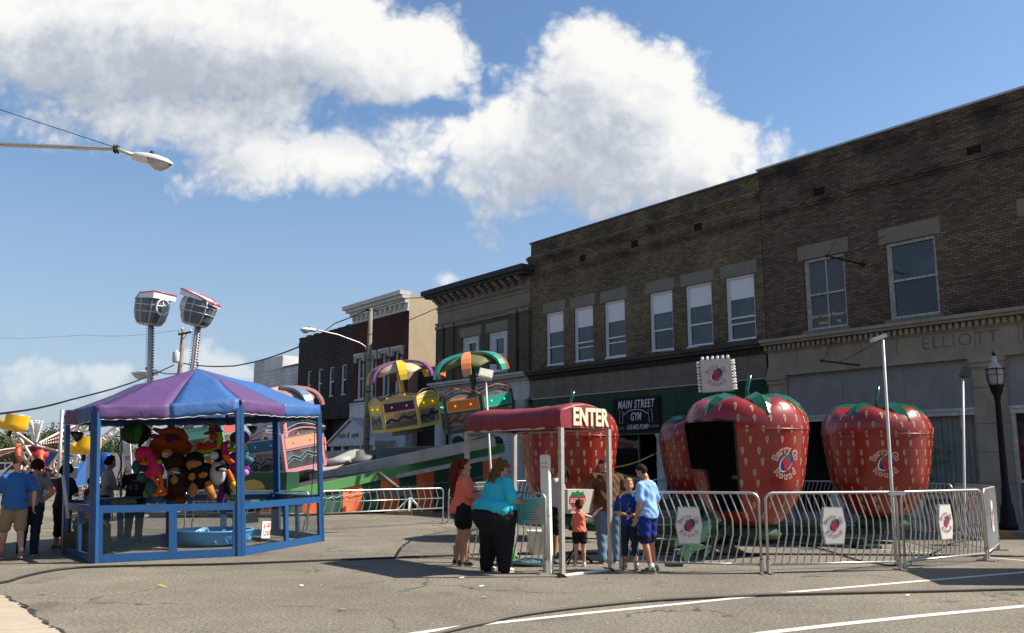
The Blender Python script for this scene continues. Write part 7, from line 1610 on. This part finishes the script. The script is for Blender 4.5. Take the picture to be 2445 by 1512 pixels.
def limb(mb, pts, rs, seg=12):
    mb.tube(pts, rs, seg)
    for p, r in zip(pts, rs): mb.ball(tuple(p), r*.995, seg)
def person(label, pos, yaw, Hh, sk=SK1, hair=('short', None), top=None, sleeve=.55, hem=.88, bottom=None, blen='shorts', shoes=None, sock=None, secs=None, lean=0., side=0., head=(0,0), arms=None, legs=None, fat=1., headk=1., vox=.011, near=True, group=None, rad=None, extra=None, z0=0., lroll=0.):
    s_ = Hh/1.75; root = thing('person', label, 'person', (pos[0], pos[1], z0), R(yaw), group); W = ROOTM[root] @ Matrix.Scale(s_, 4)
    T = secs or DEF_T; piv = Vector((0,0,.95)); Rb = Matrix.Rotation(R(side), 3, 'Y') @ Matrix.Rotation(-R(lean), 3, 'X')
    I3 = Matrix.Identity(3)
    def bend(p):
        p = Vector(p)
        if p.z <= .9: return p
        t = min(1, (p.z-.9)/.25); q = Quaternion().slerp(Rb.to_quaternion(), t); return piv+q @ (p-piv)
    rr = {'arm': .05*fat, 'elbow': .042*fat, 'wrist': .028*(.5+.5*fat), 'thigh': .09*fat, 'knee': .06*fat, 'calf': .058*fat, 'ankle': .04*(.5+.5*fat), 'sh': .19}
    if rad: rr.update(rad)
    sh = {q: bend((q*rr['sh']*.97,-.005,1.375)) for q in (-1, 1)}
    arms = arms or {}; legs = legs or {}
    AR = {q: [sh[q]]+[Vector(v) for v in arms.get(q, ((q*(rr['sh']+.06),-.03,1.12), (q*(rr['sh']+.07),.05,.87)))] for q in (-1, 1)}
    LG_ = {q: [Vector((q*.095*min(1.5,fat),0,.9))]+[Vector(v) for v in legs.get(q, ((q*.105,.02,.5), (q*.115,-.02,.09)))] for q in (-1, 1)}
    # ---- body
    mb = MB(); loftz(mb, T, -.004, bend)
    for q in (-1, 1):
        a, b, c = AR[q]; m1 = a.lerp(b,.45); m2 = b.lerp(c,.35)
        limb(mb, [a.lerp(Vector((0,0,0))+bend((q*.08,0,1.4)),.35), a, m1, b, m2, c], [.06,rr['arm']*1.12,rr['arm'],rr['elbow'],rr['elbow']*1.02,rr['wrist']])
        d = (c-b).normalized(); sd = d.cross(Vector((0,0,1))); sd = sd.normalized() if sd.length > .15 else Vector((0,1,0)) ; pn = sd.cross(d).normalized()
        if abs(d.z) > .8: sd = Vector((0,1,0)) - d*d.y; sd.normalize(); pn = sd.cross(d).normalized()
        pc = c+d*.05; mb.tube([c-d*.01, c+d*.03, c+d*.085], [.028,.04,.04], 10, ry=[.02,.017,.015], up=tuple(pn))
        for k in range(4):
            u = (-.03+.02*k); Lf = (.062,.074,.078,.066)[k]*.95; st_ = c+d*.08+sd*u; cu = -pn*(q if abs(d.z) > .8 else 1)
            mb.tube([st_, st_+d*Lf*.5+cu*.008, st_+d*Lf*.85+cu*.03, st_+d*Lf*.9+cu*.05], [.0095,.009,.008,.007], 7)
        mb.tube([c+d*.02+sd*.03, c+d*.05+sd*.055-pn*.005, c+d*.085+sd*.06-pn*.015], [.012,.0105,.009], 7)
        h_, k_, n_ = LG_[q]; mid = h_.lerp(k_,.5); cf = k_.lerp(n_,.3)+Vector((0,-.012,0))
        limb(mb, [h_, mid, k_, cf, k_.lerp(n_,.7), n_], [rr['thigh']*1.05,rr['thigh']*.88,rr['knee'],rr['calf'],(rr['calf']+rr['ankle'])/2*.9,rr['ankle']])
        fd = (Vector((k_-n_).xy.to_3d())*.15+Vector((q*.06,1,0))).normalized(); ft = Vector((n_.x,n_.y,max(.03,n_.z-.055))); mb.tube([ft-fd*.05, ft+fd*.05+Vector((0,0,.0)), ft+fd*.14-Vector((0,0,.005))], [.035,.04,.032], 10, ry=[.03,.03,.02])
    nk0 = bend((0,-.01,1.42)); nk1 = bend((0,.0,1.53)); hk = headk
    pit, hy = head; HM = Matrix.Translation(nk1) @ (Rb.to_4x4()) @ Matrix.Rotation(R(hy), 4, 'Z') @ Matrix.Rotation(-R(pit), 4, 'X') @ Matrix.Rotation(R(lroll), 4, 'Y') @ Matrix.Scale(hk, 4)
    def hp(x, y, z): return HM @ Vector((x,y,z))
    mb.tube([nk0, nk1, hp(0,.0,.05)], [.062*(.7+.3*fat),.052,.05], 12)
    hd_ = MB(); rot3 = HM.to_3x3()
    def hball(m_, x, y, z, rx, ry, rz): m_.ball((0,0,0), (rx,ry,rz), 16, 0, HM @ Matrix.Translation((x,y,z)))
    hball(mb, 0,-.005,.115,.073,.092,.1); hball(mb, 0,.025,.06,.058,.062,.065); hball(mb, 0,.045,.02,.035,.04,.028)
    mb.tube([hp(0,.083,.115), hp(0,.105,.08), hp(0,.098,.068)], [.008,.014,.013], 8); hball(mb, 0,.085,.045,.024,.014,.014)
    for q in (-1, 1): hball(mb, q*.075,-.005,.09,.012,.02,.03); hball(mb, q*.04,.07,.065,.025,.02,.025)
    for m_ in (mb,): m_.v = [W @ p for p in m_.v]
    body = remesh(mb, 'body', sk, root, vox*s_, 1)
    # ---- hair
    kind, hm = hair
    if hm is not None:
        mb = MB(); N = 22; rg = 14; g_ = .012; vs = []; ok = {}
        for i in range(rg+1):
            t = math.pi*i/rg
            for k in range(N):
                a = 2*math.pi*k/N; x, y, z = math.sin(t)*math.cos(a), math.sin(t)*math.sin(a), math.cos(t); vs.append((.082*x, .101*y-.008, .118+.106*z)); ok[i*N+k] = not (vs[-1][1] > .045 and vs[-1][2] < .165) and not (vs[-1][1] > -.0 and vs[-1][2] < .1) and vs[-1][2] > (.035 if kind != 'buzz' else .06)
        fs = [f for i in range(rg) for k in range(N) for f in [(i*N+k, (i+1)*N+k, (i+1)*N+(k+1) % N, i*N+(k+1) % N)] if all(ok[j] for j in f)]
        mb.add([HM @ Vector(v) for v in vs], fs, 0, True)
        r_ = random.Random(len(label)); 
        def locks(path, r0, n_, spread):
            for j in range(n_):
                o_ = Vector((r_.uniform(-1,1), r_.uniform(-.8,.6), r_.uniform(-.4,.4)))*spread; ph = r_.uniform(0,6)
                P_ = []; 
                for m_i in range(9):
                    t = m_i/8*(len(path)-1); i0 = min(int(t), len(path)-2); p = Vector(path[i0]).lerp(Vector(path[i0+1]), t-i0); p0_ = Vector(path[0]); P_.append(HM @ (p0_+o_*.3)+(p-p0_+o_*min(1,t*.4)+Vector((math.sin(t*4.2+ph), math.cos(t*3.9+ph), 0))*.014*min(1,t))*hk)
                mb.tube(P_, [r0*(1-.5*abs(i/8-.4)) for i in range(9)], 6)
        if kind == 'pony_long': locks([(0,-.08,.2),(0,-.15,.17),(0,-.185,.05),(0,-.19,-.12),(0,-.17,-.3),(0,-.14,-.42)], .019, 44, .07); hball(mb, 0,-.02,.12,.09,.105,.11) if False else None
        if kind == 'pony_curl': locks([(0,-.05,.225),(0,-.15,.21),(0,-.24,.08),(.0,-.3,-.1),(0,-.31,-.25)], .015, 44, .06)
        if kind == 'long': locks([(0,-.06,.2),(0,-.11,.1),(0,-.12,-.02),(0,-.11,-.14)], .035, 20, .06)
        if kind == 'curly_big':
            for j in range(60):
                a, t = r_.uniform(0,6.28), r_.uniform(.0,2.1); v = Vector((math.sin(t)*math.cos(a)*.1, min(.03,math.sin(t)*math.sin(a)*.11)-.02, .12+math.cos(t)*.12)); mb.ball(tuple(HM @ v), .028*s_ if False else .028, 6)
        if kind == 'girl_pony': locks([(0,-.08,.19),(0,-.14,.2),(.0,-.17,.12),(0,-.16,.02)], .022, 14, .03)
        if kind == 'bob': locks([(0,-.05,.2),(0,-.1,.1),(0,-.09,.02)], .035, 16, .06); [locks([(q*.05,.02,.2),(q*.085,.02,.12),(q*.08,.03,.03)], .022, 6, .012) for q in (-1, 1)]
        mb.v = [W @ p for p in mb.v]; mb.build('hair', hm, root)
    if near:
        for q in (-1, 1): mb = MB(); mb.ball((0,0,0), (.011,.007,.006), 8, 0, W @ HM @ Matrix.Translation((q*.03,.083,.112))); mb.build('eye', M_EYE, root)
        mb = MB(); mb.tube([W @ hp(x,.094-abs(x)*.35,.045+abs(x)*.05) for x in (-.024,-.012,0,.012,.024)], [.002,.004,.0045,.004,.002], 6); mb.build('mouth', M_LIP, root)
    # ---- clothes
    if top:
        mb = MB(); TF = [(z, rx+.016*max(0, min(1, (1.15-z)/.15)), ry+.016*max(0, min(1, (1.15-z)/.15)), yo) for z, rx, ry, yo in T]; loftz(mb, TF, .018, bend, 22, hem, 1.46)
        for q in (-1, 1):
            a, b, c = AR[q]
            if sleeve > 0: e = a.lerp(b, min(sleeve,1)); limb(mb, [a.lerp(bend((q*.07,0,1.4)),.5), a, e], [.07,rr['arm']*1.12+.018,rr['arm']+.024])
            if sleeve > 1: limb(mb, [b, b.lerp(c, sleeve-1)], [rr['elbow']+.02, rr['wrist']+.02])
        rj = random.Random(3+len(label)); mb.v = [W @ p for p in mb.v]; sh_ = remesh(mb, 'shirt', top, root, (vox+.003)*s_, 3)
        NS = [v.normal.copy() for v in sh_.data.vertices]
        for v, nv in zip(sh_.data.vertices, NS):
            p = v.co/s_; w_ = .005*math.sin(p.z*34+p.x*22+2.5*math.sin(p.y*19+p.x*7))+.004*math.sin(p.x*55+p.z*28+2*math.sin(p.z*13)); v.co += nv*w_*s_
    if bottom:
        mb = MB(); loftz(mb, T, .008, bend, 22, T[0][0], 1.0)
        for q in (-1, 1):
            h_, k_, n_ = LG_[q]; mid = h_.lerp(k_,.5)
            if blen == 'short': limb(mb, [h_, h_.lerp(k_,.5)], [rr['thigh']*1.05+.02, rr['thigh']*.9+.03])
            elif blen == 'shorts': limb(mb, [h_, mid, h_.lerp(k_,.92)], [rr['thigh']*1.05+.018, rr['thigh']*.88+.03, rr['knee']+.042])
            elif blen == 'capri': limb(mb, [h_, mid, k_, k_.lerp(n_,.45)], [rr['thigh']*1.05+.016, rr['thigh']*.88+.02, rr['knee']+.022, rr['calf']+.012])
            else: limb(mb, [h_, mid, k_, k_.lerp(n_,.5), n_+Vector((0,0,-.02))], [rr['thigh']*1.05+.014, rr['thigh']*.88+.018, rr['knee']+.02, rr['calf']+.012, rr['ankle']+.03])
        mb.v = [W @ p for p in mb.v]; o = remesh(mb, 'trousers' if blen in ('long','capri') else 'shorts', bottom, root, (vox+.003)*s_, 2)
        NS = [v.normal.copy() for v in o.data.vertices]
        for v, nv in zip(o.data.vertices, NS):
            p = v.co/s_; v.co += nv*s_*.004*math.sin(p.z*45+p.x*30+2*math.sin(p.y*25))
    for q in (-1, 1):
        k_, n_ = LG_[q][1:]; fd = (Vector((k_-n_).xy.to_3d())*.15+Vector((q*.06,1,0))).normalized(); base = Vector((n_.x, n_.y, n_.z-.09))
        if sock: mb = MB(); mb.tube([W @ (n_+Vector((0,0,-.03))), W @ (n_+Vector((0,0,.07)))], [(rr['ankle']+.007)*s_]*2, 12); mb.build('sock', sock, root)
        if shoes:
            M_ = Matrix.Translation(base) @ Matrix.Rotation(math.atan2(-fd.x, fd.y), 4, 'Z'); mb = MB()
            mb.ball((0,-.035,.052), (.042,.05,.045), 14, 0, M_); mb.ball((0,.05,.05), (.044,.075,.04), 14, 0, M_); mb.ball((0,.13,.036), (.046,.065,.032), 14, 0, M_); mb.ball((0,-.03,.085), (.035,.042,.03), 12, 0, M_)
            mb.v = [W @ p for p in mb.v]; f = remesh(mb, 'shoe', shoes, root, .009*s_, 1)
            mb = MB(); pts = [(.04*math.cos(t)*(1.12 if math.sin(t) > 0 else .95), .045+.14*math.sin(t)) for t in [2*math.pi*i/20 for i in range(20)]]; mb.slab(pts, .0, .022, 0, W @ M_); mb.build('sole', M_SOLE, f)
    if extra: extra(root, W, bend, HM, AR, LG_)
    return root
WH_SH = mat('shoe_white', (.62,.6,.55), .5); BL_SH = mat('shoe_black', (.02,.02,.022), .5); GR_SH = mat('shoe_grey', (.12,.12,.11), .5, var=.5, scale=30)
def g2(px, py): q = ground(px, py); return (q.x, q.y)
# coral woman, side on, looking right
CW = [(.82,.2,.17,-.01),(.9,.215,.19,-.01),(1.0,.2,.185,.01),(1.1,.195,.185,.03),(1.2,.19,.17,.02),(1.3,.19,.15,.01),(1.38,.185,.125,0),(1.43,.15,.1,-.01),(1.47,.08,.075,-.005)]
person('woman with a long red ponytail in a coral t-shirt and black shorts', g2(1104,1351), -84, 1.69, SK1, ('pony_long', hairm('auburn', (.13,.028,.012))), cl('coral', (.85,.19,.12)), .75, .84, cl('black', (.014,.014,.018)), 'short', BL_SH, None, CW, 2, 0, (4,2), {1: ((.27,.1,1.14),(.2,.32,1.13)), -1: ((-.27,.12,1.14),(-.12,.36,1.12))}, {1: ((.11,.03,.5),(.1,-.0,.09)), -1: ((-.1,0,.5),(-.11,-.08,.09))}, 1.45, rad={'ankle':.05,'calf':.085,'knee':.085,'thigh':.125,'arm':.062,'elbow':.052})
TW = [(.6,.22,.2,-.01),(.7,.29,.3,-.03),(.84,.34,.37,-.05),(.92,.345,.375,-.05),(1.0,.31,.33,-.03),(1.08,.27,.28,-.0),(1.16,.255,.25,.01),(1.26,.235,.215,.0),(1.34,.205,.18,-.02),(1.40,.15,.135,-.02),(1.44,.11,.1,-.015),(1.48,.08,.075,-.005)]
def shirt_tail(root, W, bend, HM, AR, LG_):
    mb = MB(); pts = []
    N = 40
    for i in range(N+1):
        a = 2*math.pi*i/N; z1 = .99; dip = .085*max(0, math.cos(2*(a-R(-20))))**3
        for (z, g_) in ((1.1,.022),(1.04,.03),(z1-.02-dip,.036)): 
            rx, ry, yo = (.29,.3,-.01) if z > 1.05 else (.315,.335,-.03); pts.append(W @ bend(Vector(((rx+g_)*math.cos(a), (ry+g_)*math.sin(a)+yo, z))))
    mb.add(pts, [(i*3+j, (i+1)*3+j, (i+1)*3+j+1, i*3+j+1) for i in range(N) for j in range(2)], 0, True); o = mb.build('shirt_hem', cl('turquoise', (.04,.5,.62)), root); md = o.modifiers.new('t', 'SOLIDIFY'); md.thickness = .01
    mb = MB(); 
    for q in (-1, 1): mb.tube([W @ HM @ Vector((q*.03+.022*math.cos(t), .1, .112+.017*math.sin(t))) for t in [i*math.pi/6 for i in range(12)]], .0025, 4, closed=True); mb.tube([W @ HM @ Vector(v) for v in ((q*.052,.098,.118),(q*.078,.0,.11))], .0025, 4)
    mb.build('glasses', M_BLK, root)
person('large woman in a turquoise top and black trousers with a curly streaked ponytail', g2(1186,1366), -52, 1.665, SK1, ('pony_curl', hairm('streaked_brown', (.16,.085,.035))), cl('turquoise', (.04,.5,.62)), .85, 1.0, cl('black', (.014,.014,.018)), 'long', WH_SH, mat('sock_white', (.6,.6,.58), .8), TW, 6, 0, (34,-8), {1: ((.33,.04,1.12),(.3,.26,1.08)), -1: ((-.33,.06,1.12),(-.18,.3,1.1))}, {1: ((.14,.03,.5),(.15,.03,.09)), -1: ((-.15,-.02,.5),(-.17,-.08,.09))}, 1.75, rad={'thigh':.215,'knee':.155,'calf':.125,'ankle':.075,'arm':.085,'elbow':.065,'wrist':.035,'sh':.185}, extra=shirt_tail)
# attendant
AT_ = g2(1326,1342)
person('ride attendant with dark hair in a white sleeveless top, bending over the control box', (AT_[0]-.02, AT_[1]+.35), -72, 1.62, SK2, ('bob', hairm('black', (.014,.011,.01))), cl('white', (.62,.6,.64)), .12, .8, cl('black', (.014,.014,.018)), 'shorts', BL_SH, None, None, 12, 0, (38,10), {1: ((.24,.2,1.12),(.14,.5,1.1)), -1: ((-.2,.24,1.12),(-.02,.52,1.08))}, None, 1.05)
# man in brown, back to the viewer, leaning to the left over the girl
MB_ = g2(1452,1345)
person('man in a brown t-shirt and faded jeans holding the small girl by the hand', MB_, 6, 1.76, SK1, ('buzz', hairm('short_brown', (.07,.03,.015))), cl('brown', (.11,.052,.025)), .8, .84, cl('faded_denim', (.12,.19,.3)), 'long', mat('shoe_brown', (.08,.05,.03), .6), None, [(.84,.17,.12,0),(.92,.185,.14,0),(1.0,.18,.14,0.01),(1.1,.18,.14,.01),(1.2,.19,.14,.01),(1.3,.205,.14,0),(1.38,.185,.12,-.005),(1.43,.12,.095,-.01),(1.47,.085,.075,-.005)], 16, 3, (38,28), {-1: ((-.33,.1,1.12),(-.38,.12,.86)), 1: ((.32,.2,1.2),(.27,.4,1.12))}, {-1: ((-.1,.02,.5),(-.1,-.06,.09)), 1: ((.12,.05,.5),(.14,.08,.09))}, 1.15, rad={'sh':.215,'arm':.058})
GC = cl('bright_coral', (.9,.19,.12))
def girlband(root, W, bend, HM, AR, LG_):
    mb = MB()
    for a, b in (((-.08,-.105,1.26),(.03,-.1,1.42)),((.08,-.105,1.26),(-.03,-.1,1.42))): mb.bar(W @ Vector(a), W @ Vector(b), .02, .03)
    mb.tube([W @ (Vector((.062*math.cos(t), .055*math.sin(t)-.005, 1.44))) for t in [i*math.pi/8 for i in range(16)]], .012, 6, closed=True); mb.build('halter_strap', GC, root)
q = g2(1385,1352)
person('small girl with a brown ponytail in a coral halter top and black shorts, reaching up', q, -4, 1.0, SK1, ('girl_pony', hairm('girl_brown', (.09,.035,.018))), GC, 0, .93, cl('black', (.014,.014,.018)), 'short', WH_SH, None, [(.84,.15,.12,0),(.92,.165,.135,0),(1.0,.155,.135,.01),(1.1,.15,.13,.02),(1.2,.15,.12,.01),(1.28,.15,.11,.0),(1.36,.145,.1,-.005),(1.41,.12,.08,-.01),(1.45,.07,.065,-.005)], 0, 0, (30,8), {1: ((.34,.06,1.32),(.52,.1,1.5)), -1: ((-.2,.04,1.12),(-.14,.2,1.0))}, {1: ((.1,.0,.48),(.12,-.02,.09)), -1: ((-.1,.02,.48),(-.13,0,.09))}, 1.05, headk=1.38, rad={'sh':.155,'arm':.045}, extra=girlband)
# boys
def boycollar(root, W, bend, HM, AR, LG_):
    mb = MB(); mb.tube([W @ bend(Vector((.082*math.cos(t), .078*math.sin(t)-.002, 1.455-.02*math.sin(t)))) for t in [i*math.pi/8 for i in range(16)]], .012, 6, closed=True); mb.build('collar', cl('green', (.03,.3,.08)), root)
    mb = MB()
    for (p) in (((-.05,.15,1.2),(.05,.155,1.12)),((.02,.155,1.22),(-.06,.15,1.06)),((-.02,.15,1.3),(.03,.155,1.26))): mb.bar(W @ bend(Vector(p[0])), W @ bend(Vector(p[1])), .03, .008, 0, up=(0,0,1))
    mb.build('shirt_print', mat('print_grey', (.35,.36,.3), .7), root)
person('young blond boy in a royal blue shirt with a green collar, facing the camera', g2(1505,1361), 172, 1.36, SK1, ('buzz', hairm('blond', (.42,.26,.1))), cl('royal_blue', (.012,.05,.28)), .8, .84, cl('dark_denim', (.02,.035,.06)), 'capri', GR_SH, mat('sock_white', (.6,.6,.58), .8), None, 0, 0, (6,14), {1: ((.26,.05,1.12),(.08,.22,1.08)), -1: ((-.26,.05,1.12),(-.06,.24,1.06))}, {-1: ((-.1,.03,.5),(-.12,.02,.09)), 1: ((.1,.02,.5),(.1,.0,.09))}, .98, headk=1.16, extra=boycollar)
def shortshem(root, W, bend, HM, AR, LG_):
    for q in (-1, 1):
        h_, k_, n_ = LG_[q]; a, b = h_.lerp(k_,.8), h_.lerp(k_,.97); mb = MB(); mb.tube([W @ a, W @ b], [.122*1.55/1.75, .116*1.55/1.75], 16, caps=False); mb.build('shorts_hem', cl('black', (.014,.014,.018)), root)
person('boy in a light blue t-shirt and dark blue shorts looking down to the left', g2(1551,1368), 48, 1.62, SK2, ('short', hairm('dark_brown', (.022,.014,.01))), cl('light_blue', (.26,.45,.8)), .8, .86, cl('basketball_blue', (.015,.03,.2)), 'shorts', GR_SH, mat('sock_white', (.6,.6,.58), .8), None, 4, 0, (34,12), {1: ((.22,-.03,1.12),(.22,.08,.88)), -1: ((-.23,.0,1.12),(-.2,.1,.87))}, {1: ((.1,.05,.5),(.12,-.02,.09)), -1: ((-.1,.02,.5),(-.1,-.1,.09))}, .95, extra=shortshem)
# left hand group
person('man in a blue t-shirt and khaki shorts walking away at the left edge', g2(24,1336), 38, 1.74, SK1, ('buzz', hairm('short_brown', (.07,.03,.015))), cl('mid_blue', (.03,.11,.33)), .85, .84, cl('khaki', (.27,.2,.13)), 'shorts', mat('sandal_tan', (.3,.14,.08), .6), None, [(.84,.17,.13,0),(.92,.175,.14,.02),(1.0,.175,.155,.03),(1.1,.172,.155,.03),(1.2,.172,.145,.02),(1.3,.195,.14,0),(1.38,.175,.12,-.005),(1.43,.115,.095,-.01),(1.47,.085,.075,-.005)], 4, 0, (8,0), {1: ((.27,-.1,1.14),(.28,-.06,.9)), -1: ((-.26,.1,1.14),(-.26,.25,.94))}, {1: ((.12,.04,.5),(.12,-.22,.13)), -1: ((-.1,.18,.5),(-.1,.26,.09))}, 1.0, rad={'sh':.19})
person('woman with dark curly hair in a grey top and dark jeans, hand on hip', g2(64,1327), 14, 1.66, SK2, ('curly_big', hairm('dark_curly', (.03,.015,.01))), cl('heather_grey', (.2,.18,.18)), .5, .9, cl('dark_jeans', (.018,.022,.04)), 'long', BL_SH, None, None, 4, 3, (14,0), {1: ((.38,-.1,1.16),(.2,-.04,1.0)), -1: ((-.25,.1,1.12),(-.16,.28,1.08))}, None, 1.2)
person('woman in black top and knee trousers, arms folded, behind the stall corner post', g2(141,1314), -30, 1.62, SK2, ('bob', hairm('black', (.014,.011,.01))), cl('black', (.014,.014,.018)), .7, .84, cl('black', (.014,.014,.018)), 'capri', mat('shoe_brown', (.08,.05,.03), .6), None, None, 2, 0, (10,0), {1: ((.27,.1,1.12),(.06,.22,1.14)), -1: ((-.27,.1,1.12),(-.06,.24,1.1))}, None, 1.2)
# seated man inside the stall
sp_ = at(190,1320,16.6)
root = thing('stool', 'dark crate used as a seat in the left corner of the stall', 'stool', (sp_.x, sp_.y, 0)); mb = MB(); mb.box(sp_.x-.2,sp_.x+.2,sp_.y-.2,sp_.y+.2,0,.4)
for k in range(4): mb.box(sp_.x-.205,sp_.x+.205,sp_.y-.21,sp_.y-.2,.04+.1*k,.1+.1*k)
mb.build('crate', mat('crate_brown', (.07,.05,.035), .7), root)
person('seated man in a grey shirt with a teal collar, in the stall corner', (sp_.x, sp_.y), -70, 1.7, SK2, ('buzz', hairm('short_brown', (.07,.03,.015))), cl('heather_grey', (.2,.18,.18)), .8, .88, cl('dark_green_cloth', (.02,.045,.03)), 'long', BL_SH, None, None, 14, 0, (18,0), {1: ((.27,.1,1.14),(.22,.34,1.02)), -1: ((-.27,.12,1.14),(-.16,.36,1.0))}, {1: ((.13,.42,.9),(.13,.44,.5)), -1: ((-.13,.42,.9),(-.13,.46,.5))}, 1.1, z0=-.42,
  extra=lambda root, W, bend, HM, AR, LG_: (lambda mb: (mb.tube([W @ bend(Vector((.1*math.cos(t), .09*math.sin(t)-.005, 1.45))) for t in [i*math.pi/8 for i in range(16)]], .025, 6, closed=True), mb.build('collar', cl('teal', (.01,.14,.17)), root)))(MB()))
person('child in a dark red shirt behind the seated man', (at(208,1250,18.2).x, 18.2), -60, 1.33, SK2, ('short', hairm('dark_brown', (.022,.014,.01))), cl('dark_red', (.16,.01,.012)), .8, .84, cl('dark_jeans', (.018,.022,.04)), 'long', BL_SH, None, None, 0, 0, (20,0), None, None, 1., headk=1.15, near=False)
person('curly haired man in a pale grey t-shirt behind the left stall post', (at(248,1250,19.0).x, 19.0), -75, 1.74, SK3, ('curly_big', hairm('black', (.014,.011,.01))), cl('pale_grey', (.3,.3,.31)), .8, .84, cl('dark_jeans', (.018,.022,.04)), 'long', BL_SH, None, None, 3, 0, (12,0), {1: ((.28,.06,1.14),(.2,.3,1.1)), -1: ((-.26,.1,1.14),(-.12,.34,1.1))}, None, 1.15, near=False)
def backprint(root, W, bend, HM, AR, LG_):
    mb = MB(); r_ = random.Random(4)
    for k in range(7): a_ = -.3+.45*k; mb.tube([W @ Vector((-.01,-.146,1.3)), W @ Vector((-.01+.05*math.cos(a_),-.147,1.3+.05*math.sin(a_))), W @ Vector((-.01+.085*math.cos(a_),-.146,1.29+.05*math.sin(a_)))], .005, 4)
    for k in range(3):
        x = -.1
        while x < .08: x2 = x+r_.uniform(.012,.03); mb.bar(W @ Vector((x,-.147,1.22-.04*k)), W @ Vector((x2,-.147,1.225-.04*k)), .004, .024); x = x2+.01
    mb.build('shirt_print', mat('print_pale', (.2,.2,.2), .7), root)
person('person in a printed black t-shirt and jeans with one arm raised', (at(325,1307,18.9).x, 18.7), 6, 1.68, SK2, ('short', hairm('dark_brown', (.022,.014,.01))), cl('black', (.014,.014,.018)), .85, .84, cl('dark_denim', (.02,.035,.06)), 'long', BL_SH, None, [(.84,.17,.12,0),(.92,.185,.135,0),(1.0,.18,.13,0),(1.1,.18,.13,0),(1.2,.185,.13,0),(1.3,.2,.13,0),(1.38,.2,.12,-.005),(1.43,.16,.1,-.01),(1.47,.085,.075,-.005)], 0, 0, (0,0), {-1: ((-.34,.08,1.2),(-.3,.12,1.46)), 1: ((.3,.12,1.16),(.2,.32,1.26))}, None, 1.15, near=False, extra=backprint)
def orangeprint(root, W, bend, HM, AR, LG_):
    mb = MB(); 
    for (x, z, a, b) in ((0,1.26,.1,.07),(-.05,1.18,.06,.05),(.06,1.18,.05,.06)): mb.add([W @ Vector((x+a*math.cos(t)*(1+.2*math.sin(5*t)), -.138, z+b*math.sin(t))) for t in [i*math.pi/8 for i in range(16)]], [tuple(range(16))])
    mb.build('shirt_print', mat('print_orange', (.45,.13,.04), .7), root)
person('distant person in a black t-shirt with an orange back print, beyond the walkers', (at(87,1212,24).x, 24.), 5, 1.7, SK1, ('buzz', hairm('short_brown', (.07,.03,.015))), cl('black', (.014,.014,.018)), .8, .84, cl('dark_denim', (.02,.035,.06)), 'long', BL_SH, None, None, 0, 0, (0,0), None, None, 1.2, near=False, vox=.016, extra=orangeprint)
person('distant person with brown hair behind the woman in the grey top', (at(50,1212,27).x, 27.), 20, 1.72, SK2, ('short', hairm('short_brown', (.07,.03,.015))), cl('dark_grey', (.04,.04,.045)), .8, .84, cl('black', (.014,.014,.018)), 'long', BL_SH, None, None, 0, 0, (0,0), None, None, 1.15, near=False, vox=.016)
# riders in the pink gondola
Wp = tiltm(GP['pink'], 4)
for i, (x, y, hm, tp, lab) in enumerate([(-.9,.3,hairm('short_brown', (.07,.03,.015)),cl('dark_red', (.16,.01,.012)),'rider in a dark red shirt at the left of the pink gondola'),(-.35,-.45,hairm('dark_brown', (.022,.014,.01)),cl('heather_grey', (.2,.18,.18)),'dark haired rider near the front left of the pink gondola'),(.15,.55,hairm('auburn', (.13,.028,.012)),cl('navy', (.02,.025,.07)),'auburn haired rider at the back of the pink gondola'),(.55,-.3,hairm('dark_brown', (.022,.014,.01)),cl('black', (.014,.014,.018)),'dark haired rider at the front right of the pink gondola'),(.95,.25,hairm('streaked_brown', (.16,.085,.035)),cl('coral', (.85,.19,.12)),'brown haired rider at the right rim of the pink gondola')]):
    p = Wp @ Vector((x, y, 0))
    person(lab, (p.x, p.y), rnd.uniform(0,360), 1.6, SK1, ('short', hm), tp, .8, .84, cl('dark_jeans', (.018,.022,.04)), 'long', BL_SH, None, None, 0, 0, (0,0), None, {1: ((.13,.38,.86),(.13,.4,.5)), -1: ((-.13,.38,.86),(-.13,.4,.5))}, 1., near=False, vox=.018, z0=p.z-.36, group='riders in the pink gondola')

bpy.data.scenes.remove(TMP)
